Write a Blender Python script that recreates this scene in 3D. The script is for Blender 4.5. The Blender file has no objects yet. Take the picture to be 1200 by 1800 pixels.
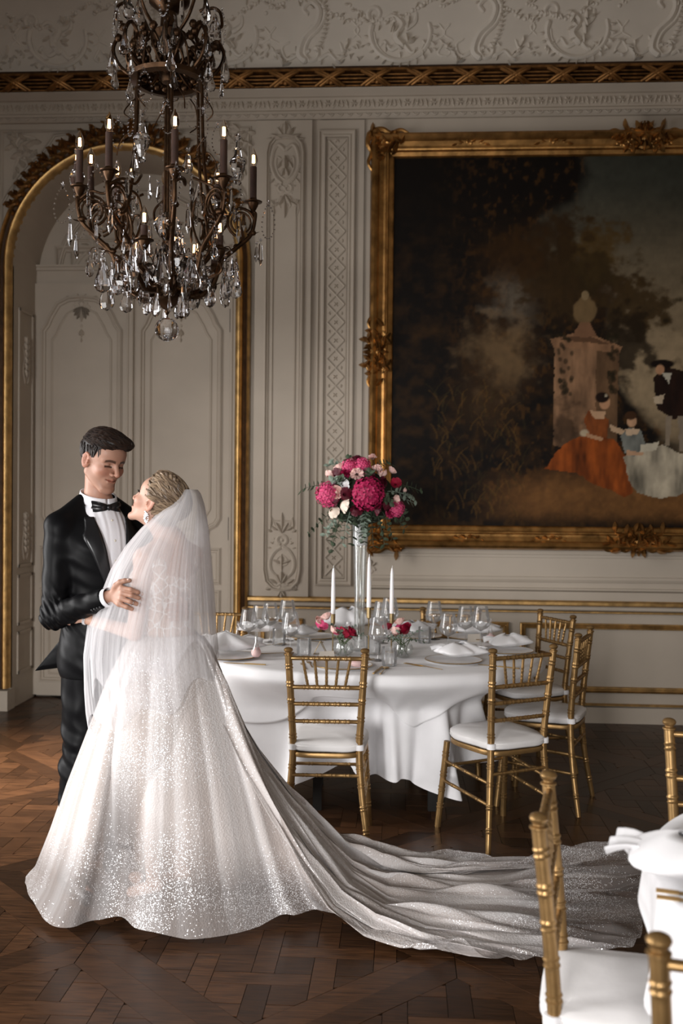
import bpy, bmesh, math, random
import numpy as np
from mathutils import Vector, Matrix, Euler, Quaternion
PI = math.pi
rnd = random.Random(7)
C = bpy.context.scene.collection
sc = bpy.context.scene

# ------------------------------------------------------------ camera
F = 1750.0                      # focal length in pixels of the 1200 x 1800 frame (35 mm on a 24 mm wide frame)
YAW, PITCH, ROLL = math.radians(3.5), math.radians(-0.82), math.radians(0.55)
CAM = Vector((0, 0, 1.6))
RM = Matrix.Rotation(YAW, 3, 'Z') @ Matrix.Rotation(PI/2 + PITCH, 3, 'X') @ Matrix.Rotation(ROLL, 3, 'Z')
cd = bpy.data.cameras.new('camera'); cam = bpy.data.objects.new('camera', cd); C.objects.link(cam)
cam.matrix_world = Matrix.Translation(CAM) @ RM.to_4x4()
cd.sensor_fit = 'HORIZONTAL'; cd.sensor_width = 24; cd.lens = 35; cd.clip_start = .05; cd.clip_end = 60
cd.dof.use_dof = True; cd.dof.focus_distance = 4.05; cd.dof.aperture_fstop = 2.8
sc.camera = cam

# ------------------------------------------------------------ world, light, exposure
w = bpy.data.worlds.new('world'); sc.world = w; w.use_nodes = True
w.node_tree.nodes['Background'].inputs[0].default_value = (.62, .72, .9, 1)
w.node_tree.nodes['Background'].inputs[1].default_value = .25
def area(name, loc, rot, sx, sy, power, col=(1, 1, 1), spread=PI):
    d = bpy.data.lights.new(name, 'AREA'); d.shape = 'RECTANGLE'; d.size = sx; d.size_y = sy; d.energy = power; d.color = col; d.spread = spread
    o = bpy.data.objects.new(name, d); C.objects.link(o); o.location = loc; o.rotation_euler = rot
    return o
DAY = (1.0, .98, .97)
# daylight through the tall windows of the left wall and of the wall behind the camera, plus one added lamp
area('window_and_added_light', (-4.12, 1.3, 1.8), (0, math.radians(-83), 0), 2.6, 1.4, 105, DAY, math.radians(140))
area('window_and_added_light', (-4.12, 3.9, 1.8), (0, math.radians(-83), 0), 2.6, 1.4, 82, DAY, math.radians(140))
area('window_and_added_light', (-4.12, 5.5, 1.9), (0, math.radians(-44), 0), .9, 1.0, 70, (1, .93, .84), math.radians(52))  # added lamp without a window opening, tilted down to brighten the left floor
area('window_and_added_light', (-2.2, -3.9, 1.75), (math.radians(76), 0, math.radians(-8)), 1.6, 2.6, 72, DAY, math.radians(66))
area('window_and_added_light', (0.6, -3.9, 1.75), (math.radians(78), 0, math.radians(14)), 1.6, 2.6, 17, DAY, math.radians(80))
sc.view_settings.view_transform = 'Standard'; sc.view_settings.look = 'None'
sc.view_settings.gamma = 1; sc.view_settings.use_curve_mapping = False
sc.view_settings.exposure = 0.12
sc.cycles.use_denoising = True
sc.cycles.max_bounces = 10; sc.cycles.transparent_max_bounces = 24; sc.cycles.transmission_bounces = 8
sc.cycles.sample_clamp_indirect = 4; sc.cycles.caustics_reflective = False; sc.cycles.caustics_refractive = False
sc.cycles.blur_glossy = .5

# ------------------------------------------------------------ helpers
def ray(px, py):
    return RM @ Vector(((px-600)/F, -(py-900)/F, -1))
def onY(px, py, Y):
    d = ray(px, py); t = (Y-CAM.y)/d.y; return CAM + d*t
def onZ(px, py, z):
    d = ray(px, py); t = (z-CAM.z)/d.z; return CAM + d*t
def atD(px, py, dist):          # dist = distance along the view direction
    return CAM + ray(px, py)*dist
def cg(x, d, z=0):              # camera-aligned ground coordinates -> world
    return Vector((x*math.cos(YAW)-d*math.sin(YAW), x*math.sin(YAW)+d*math.cos(YAW), z))

class MB:
    def __init__(s): s.v = []; s.f = []; s.m = []
    def add(s, vs, fs, mi=0):
        n = len(s.v); s.v.extend([tuple(v) for v in vs]); s.f.extend([tuple(i+n for i in f) for f in fs]); s.m.extend([mi]*len(fs)); return s
    def box(s, c, d, R=None, mi=0):
        x, y, z = d[0]/2, d[1]/2, d[2]/2
        vs = [Vector((a*x, b*y, e*z)) for a in (-1, 1) for b in (-1, 1) for e in (-1, 1)]
        if R is not None: vs = [R @ v for v in vs]
        c = Vector(c)
        return s.add([v+c for v in vs], [(0,1,3,2),(4,6,7,5),(0,4,5,1),(2,3,7,6),(0,2,6,4),(1,5,7,3)], mi)
    def b2(s, a, b, mi=0):
        return s.box([(a[i]+b[i])/2 for i in range(3)], [abs(b[i]-a[i]) for i in range(3)], None, mi)
    def tube(s, pts, r, n=8, cap=True, flat=None, closed=False, mi=0):
        """pts list; r number or list; flat: (axis vector, factor) squashes the ring along the axis"""
        P = [Vector(p) for p in pts]; N = len(P)
        R = r if isinstance(r, (list, tuple)) else [r]*N
        T = []
        for i in range(N):
            a = P[(i-1) % N] if (closed or i > 0) else P[i]
            b = P[(i+1) % N] if (closed or i < N-1) else P[i]
            t = (b-a); T.append(t.normalized() if t.length > 1e-9 else Vector((0, 0, 1)))
        up = Vector((0, 0, 1)) if abs(T[0].z) < .9 else Vector((1, 0, 0))
        u = T[0].cross(up).normalized(); vs = []
        for i in range(N):
            if i > 0:
                q = T[i-1].rotation_difference(T[i]); u = q @ u
            u = (u - T[i]*u.dot(T[i])).normalized(); v = T[i].cross(u)
            for k in range(n):
                a = 2*PI*k/n; o = (u*math.cos(a)+v*math.sin(a))*R[i]
                if flat: o = o - flat[0]*(o.dot(flat[0])*(1-flat[1]))
                vs.append(P[i]+o)
        fs = []
        M = N if closed else N-1
        for i in range(M):
            j = (i+1) % N
            for k in range(n):
                l = (k+1) % n
                fs.append((i*n+k, i*n+l, j*n+l, j*n+k))
        if cap and not closed:
            fs.append(tuple(range(n))[::-1]); fs.append(tuple((N-1)*n+k for k in range(n)))
        return s.add(vs, fs, mi)
    def lathe(s, prof, n=16, M=None, cap=True, mi=0):
        """prof [(r, z)], around z"""
        vs = []; fs = []
        for r, z in prof:
            for k in range(n):
                a = 2*PI*k/n; vs.append(Vector((r*math.cos(a), r*math.sin(a), z)))
        for i in range(len(prof)-1):
            for k in range(n):
                l = (k+1) % n; fs.append((i*n+k, i*n+l, (i+1)*n+l, (i+1)*n+k))
        if cap:
            fs.append(tuple(range(n))[::-1]); fs.append(tuple((len(prof)-1)*n+k for k in range(n)))
        if M is not None: vs = [M @ v for v in vs]
        return s.add(vs, fs, mi)
    def ell(s, c, r, nu=8, nv=5, R=None, mi=0):
        c = Vector(c); vs = [Vector((0, 0, r[2]))]
        for j in range(1, nv):
            t = PI*j/nv
            for i in range(nu):
                a = 2*PI*i/nu; vs.append(Vector((r[0]*math.sin(t)*math.cos(a), r[1]*math.sin(t)*math.sin(a), r[2]*math.cos(t))))
        vs.append(Vector((0, 0, -r[2]))); L = len(vs)-1; fs = []
        for i in range(nu):
            l = (i+1) % nu
            fs.append((0, 1+i, 1+l)); fs.append((L, L-nu+l, L-nu+i))
            for j in range(nv-2): fs.append((1+j*nu+i, 1+(j+1)*nu+i, 1+(j+1)*nu+l, 1+j*nu+l))
        if R is not None: vs = [R @ v for v in vs]
        return s.add([v+c for v in vs], fs, mi)
    def grid(s, fn, nu, nv, closeu=False, mi=0):
        vs = [fn(i/(nu if closeu else nu-1), j/(nv-1)) for j in range(nv) for i in range(nu)]
        fs = []
        for j in range(nv-1):
            for i in range(nu if closeu else nu-1):
                l = (i+1) % nu; fs.append((j*nu+i, j*nu+l, (j+1)*nu+l, (j+1)*nu+i))
        return s.add(vs, fs, mi)
    def obj(s, name, mat=None, parent=None, smooth=True, loc=None):
        me = bpy.data.meshes.new(name); me.from_pydata(s.v, [], s.f)
        for m in (mat if isinstance(mat, (list, tuple)) else [mat]): me.materials.append(m)
        if any(s.m): me.polygons.foreach_set('material_index', s.m)
        bm = bmesh.new(); bm.from_mesh(me); bmesh.ops.recalc_face_normals(bm, faces=bm.faces)
        bm.to_mesh(me); bm.free()
        if smooth:
            me.polygons.foreach_set('use_smooth', [True]*len(me.polygons))
            me.set_sharp_from_angle(angle=math.radians(smooth if smooth is not True else 40))
        return link(me, name, parent, loc)
try:
    bpy.types.Mesh.shade_auto = None
except Exception: pass
def link(me, name, parent=None, loc=None):
    o = bpy.data.objects.new(name, me); C.objects.link(o)
    if loc is not None: o.location = loc
    if parent is not None: o.parent = parent
    return o
def tag(o, label, cat, group=None):
    o['label'] = label; o['category'] = cat
    if group: o['group'] = group
    return o
def thing(name, label, cat, loc=(0, 0, 0), rz=0, group=None):
    o = bpy.data.objects.new(name, None); C.objects.link(o); o.location = loc; o.rotation_euler = (0, 0, rz)
    o.empty_display_size = .1
    return tag(o, label, cat, group)
def struct(o): o['kind'] = 'structure'; return o
def stuff(o): o['kind'] = 'stuff'; return o
def copy_tree(o, parent=None, loc=None, rot=None, label=None):
    c = o.copy(); C.objects.link(c); c.parent = parent
    if loc is not None: c.location = loc
    if rot is not None: c.rotation_euler = rot
    if label: c['label'] = label
    for ch in list(o.children): copy_tree(ch, c)
    return c
def spline(pts, n=8, closed=False):
    """Catmull-Rom through points (any dimension tuples)"""
    P = [np.array(p, float) for p in pts]; N = len(P); out = []
    for i in range(N if closed else N-1):
        p0 = P[(i-1) % N] if (closed or i > 0) else 2*P[0]-P[1]
        p1 = P[i]; p2 = P[(i+1) % N]
        p3 = P[(i+2) % N] if (closed or i < N-2) else 2*P[-1]-P[-2]
        for k in range(n):
            t = k/n
            out.append(.5*((2*p1)+(-p0+p2)*t+(2*p0-5*p1+4*p2-p3)*t*t+(-p0+3*p1-3*p2+p3)*t**3))
    if not closed: out.append(P[-1])
    return [tuple(float(x) for x in o) for o in out]
def lerp(a, b, t): return a+(b-a)*t
def interp(x, xs, ys): return float(np.interp(x, xs, ys))

# ------------------------------------------------------------ materials
def nodes(name):
    m = bpy.data.materials.new(name); m.use_nodes = True; nt = m.node_tree
    return m, nt, nt.nodes['Principled BSDF']
def mat(name, col, rough=.5, metal=0, spec=.5, var=0, scale=20, bump=0, bscale=60, sub=0, alpha=1, trans=0, ior=1.45, sheen=0, rvar=0, emis=None, estr=0, coat=0):
    m, nt, b = nodes(name); L = nt.links
    b.inputs['Base Color'].default_value = (*col, 1); b.inputs['Roughness'].default_value = rough
    b.inputs['Metallic'].default_value = metal; b.inputs['Specular IOR Level'].default_value = spec
    b.inputs['Alpha'].default_value = alpha; b.inputs['Transmission Weight'].default_value = trans; b.inputs['IOR'].default_value = ior
    b.inputs['Coat Weight'].default_value = coat
    if sheen: b.inputs['Sheen Weight'].default_value = sheen
    if sub:
        b.inputs['Subsurface Weight'].default_value = sub; b.inputs['Subsurface Radius'].default_value = (.02, .008, .004); b.inputs['Subsurface Scale'].default_value = .3
    if emis: b.inputs['Emission Color'].default_value = (*emis, 1); b.inputs['Emission Strength'].default_value = estr
    if var or bump or rvar:
        tc = nt.nodes.new('ShaderNodeTexCoord')
    if var or rvar:
        n = nt.nodes.new('ShaderNodeTexNoise'); n.inputs['Scale'].default_value = scale; n.inputs['Detail'].default_value = 6
        L.new(tc.outputs['Object'], n.inputs['Vector'])
        if var:
            r = nt.nodes.new('ShaderNodeValToRGB'); e = r.color_ramp.elements
            e[0].position = .3; e[1].position = .7
            e[0].color = (*[max(0, c*(1-var)) for c in col], 1); e[1].color = (*[min(1, c*(1+var)) for c in col], 1)
            L.new(n.outputs['Fac'], r.inputs['Fac']); L.new(r.outputs['Color'], b.inputs['Base Color'])
        if rvar:
            mr = nt.nodes.new('ShaderNodeMapRange'); mr.inputs['To Min'].default_value = rough-rvar; mr.inputs['To Max'].default_value = rough+rvar
            L.new(n.outputs['Fac'], mr.inputs['Value']); L.new(mr.outputs['Result'], b.inputs['Roughness'])
    if bump:
        n2 = nt.nodes.new('ShaderNodeTexNoise'); n2.inputs['Scale'].default_value = bscale; n2.inputs['Detail'].default_value = 4
        bp = nt.nodes.new('ShaderNodeBump'); bp.inputs['Strength'].default_value = bump; bp.inputs['Distance'].default_value = .004
        L.new(tc.outputs['Object'], n2.inputs['Vector']); L.new(n2.outputs['Fac'], bp.inputs['Height']); L.new(bp.outputs['Normal'], b.inputs['Normal'])
    return m
M_wall = mat('painted_plaster', (.44, .378, .308), .62, var=.05, scale=3, bump=.05, bscale=40, spec=.3)
M_stucco = mat('stucco', (.455, .393, .322), .7, var=.04, scale=8, bump=.1, bscale=60, spec=.2)
M_stuccoc = mat('ceiling_stucco', (.66, .60, .52), .7, var=.04, scale=8, bump=.1, bscale=60, spec=.2)
M_giltf = mat('frame_gilding', (.36, .19, .06), .36, metal=.85, var=.45, scale=12, bump=.3, bscale=50, rvar=.12)
M_ceil = mat('ceiling_plaster', (.64, .58, .50), .8, var=.04, scale=4, spec=.2)
M_gilt = mat('gilding', (.50, .31, .12), .38, metal=.85, var=.35, scale=14, bump=.25, bscale=50, rvar=.1)
M_giltd = mat('old_gilding', (.20, .095, .03), .42, metal=.8, var=.5, scale=18, bump=.35, bscale=60, rvar=.12)
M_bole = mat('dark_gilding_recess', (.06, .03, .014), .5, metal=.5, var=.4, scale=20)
M_dark = mat('dark_void', (.01, .008, .006), .8)

def parquet(name, ang):
    m, nt, b = nodes(name); L = nt.links; N = nt.nodes.new
    tc = N('ShaderNodeTexCoord'); mp = N('ShaderNodeMapping'); mp.inputs['Rotation'].default_value = (0, 0, ang); mp.inputs['Scale'].default_value = (1, 14, 1)
    g = N('ShaderNodeNewGeometry'); oi = N('ShaderNodeObjectInfo')
    ad = N('ShaderNodeMath'); ad.operation = 'ADD'; L.new(g.outputs['Random Per Island'], ad.inputs[0]); L.new(oi.outputs['Random'], ad.inputs[1])
    fr = N('ShaderNodeMath'); fr.operation = 'FRACT'; L.new(ad.outputs[0], fr.inputs[0])
    L.new(g.outputs['Position'], mp.inputs['Vector'])
    ns = N('ShaderNodeTexNoise'); ns.inputs['Scale'].default_value = 9; ns.inputs['Detail'].default_value = 8; ns.noise_dimensions = '4D'
    ns.inputs['Distortion'].default_value = .6
    ml = N('ShaderNodeMath'); ml.operation = 'MULTIPLY'; ml.inputs[1].default_value = 9; L.new(fr.outputs[0], ml.inputs[0]); L.new(ml.outputs[0], ns.inputs['W'])
    L.new(mp.outputs[0], ns.inputs['Vector'])
    r = N('ShaderNodeValToRGB'); e = r.color_ramp.elements
    e[0].position = .3; e[0].color = (.018, .008, .004, 1); e[1].position = .72; e[1].color = (.075, .033, .014, 1)
    L.new(ns.outputs['Fac'], r.inputs['Fac'])
    hs = N('ShaderNodeHueSaturation'); mr = N('ShaderNodeMapRange'); mr.inputs['To Min'].default_value = .55; mr.inputs['To Max'].default_value = 1.5
    L.new(fr.outputs[0], mr.inputs['Value']); L.new(mr.outputs[0], hs.inputs['Value']); L.new(r.outputs[0], hs.inputs['Color']); L.new(hs.outputs[0], b.inputs['Base Color'])
    b.inputs['Roughness'].default_value = .3; b.inputs['Specular IOR Level'].default_value = .22
    mr2 = N('ShaderNodeMapRange'); mr2.inputs['To Min'].default_value = .24; mr2.inputs['To Max'].default_value = .42; L.new(ns.outputs['Fac'], mr2.inputs['Value']); L.new(mr2.outputs[0], b.inputs['Roughness'])
    bp = N('ShaderNodeBump'); bp.inputs['Strength'].default_value = .08; bp.inputs['Distance'].default_value = .002; L.new(ns.outputs['Fac'], bp.inputs['Height']); L.new(bp.outputs[0], b.inputs['Normal'])
    return m
M_px, M_py, M_pd, M_pe = parquet('parquet_oak_along', 0), parquet('parquet_oak_across', PI/2), parquet('parquet_oak_diagonal', PI/4), parquet('parquet_oak_counter_diagonal', -PI/4)

# ============================================================ ROOM
YW, YA = 7.25, 7.77            # wall plane, back of the door alcove
ZC = 4.66                      # spring of the cove
# opening of the arch
xa0, xa1 = onY(21, 800, YW).x, onY(413, 800, YW).x
xac, ra = (xa0+xa1)/2, (xa1-xa0)/2
zsp = onY(218, 466, YW).z      # springing line of the arch
def arch_pts(r, n=40, z0=0.0):
    return [(xac-r, z0)]+[(xac-r*math.cos(PI*i/n), zsp+r*math.sin(PI*i/n)) for i in range(n+1)]+[(xac+r, z0)]
m = MB()
n = 40
arc = [(xac-ra*math.cos(PI*i/n), zsp+ra*math.sin(PI*i/n)) for i in range(n+1)]
m.add([(-4.2, YW, 0), (xa0, YW, 0), (xa0, YW, zsp), (-4.2, YW, zsp)], [(0,1,2,3)])
m.add([(xa1, YW, 0), (4.6, YW, 0), (4.6, YW, zsp), (xa1, YW, zsp)], [(0,1,2,3)])
m.add([(-4.2, YW, zsp), (xa0, YW, zsp), (xa0, YW, 4.9), (-4.2, YW, 4.9)], [(0,1,2,3)])
m.add([(xa1, YW, zsp), (4.6, YW, zsp), (4.6, YW, 4.9), (xa1, YW, 4.9)], [(0,1,2,3)])
for i in range(n):
    a, b = arc[i], arc[i+1]
    m.add([(a[0], YW, a[1]), (b[0], YW, b[1]), (b[0], YW, 4.9), (a[0], YW, 4.9)], [(0,1,2,3)])
rim = [(xa0, 0)]+arc+[(xa1, 0)]
for a, b in zip(rim[:-1], rim[1:]):
    m.add([(a[0], YW, a[1]), (b[0], YW, b[1]), (b[0], YA, b[1]), (a[0], YA, a[1])], [(0,1,2,3)])
m.b2((-4.2, YA, 0), (0, YA+.1, 4.9)); m.b2((0, YW+.2, 0), (4.6, YW+.3, 4.9))
wall = struct(m.obj('wall_back', M_wall, smooth=False))
m = MB(); zb = 4.9
# side walls and rear wall, with the tall window openings the daylight comes through
def wall_holes(axis, pos, a0, a1, holes, z0=.4, z1=3.1, top=6.3, t=.25):
    mm = MB()
    def bx(p, q, u, v):
        if axis == 'X': mm.b2((pos, p, u), (pos-t if pos < 0 else pos+t, q, v))
        else: mm.b2((p, pos, u), (q, pos-t, v))
    cur = a0
    for h0, h1 in holes:
        bx(cur, h0, 0, top); bx(h0, h1, 0, z0); bx(h0, h1, z1, top); cur = h1
    bx(cur, a1, 0, top)
    return mm
struct(wall_holes('X', -4.2, -4.1, 7.3, [(.6, 2.0), (3.2, 4.6)]).obj('wall_left', M_wall, smooth=False))
struct(wall_holes('Y', -4.05, -4.2, 4.6, [(-3.0, -1.4), (-.2, 1.4)]).obj('wall_front', M_wall, smooth=False))
m = MB(); m.b2((4.6, -4.1, 0), (4.85, 7.3, 6.3)); struct(m.obj('wall_right', M_wall, smooth=False))
m = MB(); m.b2((-4.4, -4.3, 5.98), (4.8, 7.4, 6.2)); 
RC = 1.3
def cove(u, v):    # u = x, v = arc length above the spring
    a = v/RC; return Vector((u, YW-.10-RC*(1-math.cos(a)), ZC+RC*math.sin(a)))
def coven(v): a = v/RC; return Vector((0, -math.cos(a), -math.sin(a)))
m.grid(lambda u, v: cove(-4.3+9*u, v*RC*PI/2), 2, 24)
struct(m.obj('ceiling', M_ceil, smooth=30))

# ------------------------------------------------------------ parquet floor of diagonal panels
m = MB(); m.b2((-4.4, -4.3, -.12), (4.8, 8, -.004)); floor = struct(m.obj('floor', mat('parquet_joints', (.012, .006, .003), .7), smooth=False))
def clip(poly, nx, ny, c):     # keep nx*x+ny*y <= c
    out = []
    for i in range(len(poly)):
        a, b = poly[i], poly[(i+1) % len(poly)]
        da, db = nx*a[0]+ny*a[1]-c, nx*b[0]+ny*b[1]-c
        if da <= 0: out.append(a)
        if (da < 0) != (db < 0) and abs(da-db) > 1e-12:
            t = da/(da-db); out.append((a[0]+(b[0]-a[0])*t, a[1]+(b[1]-a[1])*t))
    return out
PP = .92; FR = .105; gp = .0016
def inset(poly, g):
    cx = sum(p[0] for p in poly)/len(poly); cy = sum(p[1] for p in poly)/len(poly)
    out = []
    for x, y in poly:
        d = math.hypot(x-cx, y-cy); k = max(0, 1-g*1.3/max(d, 1e-6)); out.append((cx+(x-cx)*k, cy+(y-cy)*k))
    return out
def area2(p): return abs(sum(p[i][0]*p[(i+1) % len(p)][1]-p[(i+1) % len(p)][0]*p[i][1] for i in range(len(p))))/2
pieces = []        # (poly, material index)  centred on the panel; panel square is turned 45 degrees
S2 = math.sqrt(.5)
def rot45(x, y): return ((x-y)*S2, (x+y)*S2)
H = PP/2
for k in range(4):
    q = [(-H, -H), (H, -H), (H-FR, -H+FR), (-H+FR, -H+FR)]
    a = k*PI/2; q = [(x*math.cos(a)-y*math.sin(a), x*math.sin(a)+y*math.cos(a)) for x, y in q]
    pieces.append(([rot45(*p) for p in q], 2 if k % 2 == 0 else 3))
HI = H-FR; cI = HI
def clip_in(poly):
    for nx, ny in ((S2, S2), (-S2, S2), (S2, -S2), (-S2, -S2)): poly = clip(poly, nx, ny, cI) if poly else poly
    return poly
per, bw = .205, .078
for i in range(-4, 5):
    for j in range(-4, 5):
        x, y = i*per, j*per
        hv = (i+j) % 2
        cand = []
        # crossing square belongs to the bar that passes over
        if hv: cand.append(([(x-bw/2, y-bw/2), (x+per+per-bw/2-bw, y-bw/2), (x+2*per-bw*1.5, y+bw/2), (x-bw/2, y+bw/2)], 0))
        if hv: cand[-1] = ([(x-per+bw/2, y-bw/2), (x+per-bw/2, y-bw/2), (x+per-bw/2, y+bw/2), (x-per+bw/2, y+bw/2)], 0)
        else: cand.append(([(x-bw/2, y-per+bw/2), (x+bw/2, y-per+bw/2), (x+bw/2, y+per-bw/2), (x-bw/2, y+per-bw/2)], 1))
        cand.append(([(x+bw/2, y+bw/2), (x+per-bw/2, y+bw/2), (x+per-bw/2, y+per-bw/2), (x+bw/2, y+per-bw/2)], hv))
        for p, mi in cand:
            p = clip_in(p)
            if p and len(p) > 2 and area2(p) > 2e-4: pieces.append((p, mi))
def pmesh(p, mi):
    p = inset(p, gp); k = len(p)
    if sum(p[i][0]*p[(i+1) % k][1]-p[(i+1) % k][0]*p[i][1] for i in range(k)) < 0: p = p[::-1]
    return [(x, y, 0) for x, y in p]+[(x, y, -.005) for x, y in p], [tuple(range(k))]+[(i, i+k, (i+1) % k+k, (i+1) % k) for i in range(k)]
pm = []
PMATS = [M_px, M_py, M_pd, M_pe]
for p, mi in pieces:
    vs, fs = pmesh(p, mi); me = bpy.data.meshes.new('plank'); me.from_pydata(vs, [], fs); me.materials.append(PMATS[mi]); pm.append(me)
corner = cg(-.28, 2.84)
cands = []
D = PP*math.sqrt(2)
rest = MB()
def inview(x, y):
    v = RM.transposed() @ (Vector((x, y, 0))-CAM)
    if v.z > -.3: return None
    px, py = 600+F*v.x/-v.z, 900-F*v.y/-v.z
    return (px, py) if -120 < px < 1320 and py < 1900 else None
for a in range(-14, 14):
    for b in range(-14, 14):
        cx, cy = corner.x+(a-b)*D/2, corner.y+(a+b)*D/2+D/2
        if not (-4.8 < cx < 5.2 and -4.5 < cy < 8.6): continue
        for idx, (p, mi) in enumerate(pieces):
            mx = sum(q[0] for q in p)/len(p)+cx; my = sum(q[1] for q in p)/len(p)+cy
            if not (-4.15 < mx < 4.55 and -4.0 < my < 7.7): continue
            v = inview(mx, my)
            if v and 1180 < v[1] < 1815 and -10 < v[0] < 1210 and not (150 < v[0] < 900 and 1480 > v[1]) and not (130 < v[0] < 1130 and 1480 < v[1] < 1620):
                cands.append((-v[1], cx, cy, idx))
            else: cands.append((9999, cx, cy, idx))
cands.sort()
for k, (_, cx, cy, idx) in enumerate(cands):
    h = rnd.uniform(-.0005, .0005)
    if k < 296 and _ < 9000:
        o = link(pm[idx], 'plank', floor, (cx, cy, h))
    else:
        p, mi = pieces[idx]; vs, fs = pmesh(p, mi); rest.add([(x+cx, y+cy, z+h) for x, y, z in vs], fs, mi)
stuff(rest.obj('planks', PMATS, floor, smooth=False))

# ------------------------------------------------------------ mouldings
def sweep(m, path, prof, closed=False, Y=YW, mi=0):
    """path [(x, z)] in a wall plane; prof [(side, out)]: side = offset to the left of the travel direction, out = towards the room"""
    N = len(path); vs = []
    for i in range(N):
        p = np.array(path[i]); a = np.array(path[(i-1) % N]) if (closed or i > 0) else None; b = np.array(path[(i+1) % N]) if (closed or i < N-1) else None
        ns = []
        for s, e in ((a, p), (p, b)):
            if s is None or e is None: continue
            d = e-s; L = np.hypot(*d)
            if L > 1e-9: ns.append(np.array((-d[1], d[0]))/L)
        if len(ns) == 2:
            bis = ns[0]+ns[1]; L = np.hypot(*bis); bis = bis/L if L > 1e-6 else ns[0]; k = 1/max(.35, float(bis@ns[0]))
        else: bis = ns[0]; k = 1
        for s, o in prof: vs.append((p[0]+bis[0]*s*k, Y-o, p[1]+bis[1]*s*k))
    P = len(prof); fs = []
    for i in range(N if closed else N-1):
        j = (i+1) % N
        for k in range(P-1): fs.append((i*P+k, i*P+k+1, j*P+k+1, j*P+k))
    if not closed: fs.append(tuple(range(P))); fs.append(tuple((N-1)*P+k for k in range(P))[::-1])
    m.add(vs, fs, mi)
def rectp(x0, z0, x1, z1): return [(x0, z0), (x1, z0), (x1, z1), (x0, z1)]
def prof_m(w, h):      # classic panel moulding, centred
    return [(-w/2, 0), (-w/2, h*.45), (-w*.36, h*.5), (-w*.3, h*.9), (-w*.12, h), (w*.02, h*.75), (w*.1, h*.35), (w*.3, h*.3), (w*.36, h*.5), (w*.44, h*.45), (w/2, 0)]
def X(px, py, Y=YW): return onY(px, py, Y).x
def Z(px, py, Y=YW): return onY(px, py, Y).z

# relief ornament: strokes, leaves and beads drawn in the plane (u to the right, v up) and laid on the wall
def relief(m, f, strokes=(), leaves=(), beads=(), mirror=True, sc_=1.0, n=6):
    for sgn in ((1, -1) if mirror else (1,)):
        for pts, r0, r1 in strokes:
            q = spline(pts, 6); L = len(q)
            P = [f(sgn*u*sc_, v*sc_, 0) for u, v in q]
            nn = f(0, pts[0][1]*sc_, 1)-f(0, pts[0][1]*sc_, 0)
            m.tube(P, [max(.0012, 1.2*sc_*lerp(r0, r1, i/(L-1)))*(.55 if i in (0, L-1) else 1) for i in range(L)], n)
        for u, v, ang, ln, wd in leaves:
            if sgn < 0 and u == 0 and ang in (90, -90): continue
            a = math.radians(ang); ca, sa = math.cos(a)*sgn, math.sin(a)
            c = Vector((sgn*u*sc_, v*sc_)); e1 = Vector((ca, sa)); e2 = Vector((-sa, ca))
            vs = []; fs = []
            prof = [(0, 0, .25), (.25, .75, .55), (.55, 1, .8), (.8, .7, .7), (1, 0.05, .25)]
            for t, wv, hv in prof:
                for k in (-1, -.5, 0, .5, 1):
                    p = c+e1*(t*ln*sc_)+e2*(k*wv*wd*.5*sc_)
                    vs.append(f(p.x, p.y, (hv*(1-abs(k)**1.6)+(.12 if k == 0 else 0))*wd*.85*sc_))
            for i in range(4):
                for k in range(4): fs.append((i*5+k, i*5+k+1, (i+1)*5+k+1, (i+1)*5+k))
            m.add(vs, fs)
        for u, v, r in beads:
            if sgn < 0 and u == 0: continue
            p = f(sgn*u*sc_, v*sc_, 0); nn = f(sgn*u*sc_, v*sc_, r*sc_)
            m.ell(p, (r*sc_, r*sc_*.8, r*sc_), 8, 5)
def onwall(cx, cz, Y=YW): return lambda u, v, h: Vector((cx+u, Y-h, cz+v))
def spiral(cu, cv, r, a0, turns, shrink=.25, n=9):
    return [(cu+r*lerp(1, shrink, i/(n-1))*math.cos(math.radians(a0+360*turns*i/(n-1))), cv+r*lerp(1, shrink, i/(n-1))*math.sin(math.radians(a0+360*turns*i/(n-1)))) for i in range(n)]

# ------------------------------------------------------------ cornice
def zc(px, py, out=0): return onY(px, py, YW-out).z
zz = lambda y, out: onY(430, y, YW-out).z
m = MB()
prof = [(0, zz(213, 0)), (.02, zz(211, .02)), (.035, zz(207, .03)), (.045, zz(202, .04)), (.06, zz(201, .06)), (.06, zz(197, .06)), (.05, zz(195, .05)), (.055, zz(174, .055)), (.075, zz(171, .075)), (.085, zz(168, .08)), (.12, zz(160, .12)), (.13, zz(156, .13)), (.10, zz(155, .1)), (.10, 4.9), (0, 4.9)]
vs = []; 
for x in (-4.2, 4.6):
    vs += [(x, YW-a, z) for a, z in prof]
K = len(prof); m.add(vs, [(i, i+1, K+i+1, K+i) for i in range(K-1)])
cornice = struct(m.obj('trim_1', M_wall, smooth=30))
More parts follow.
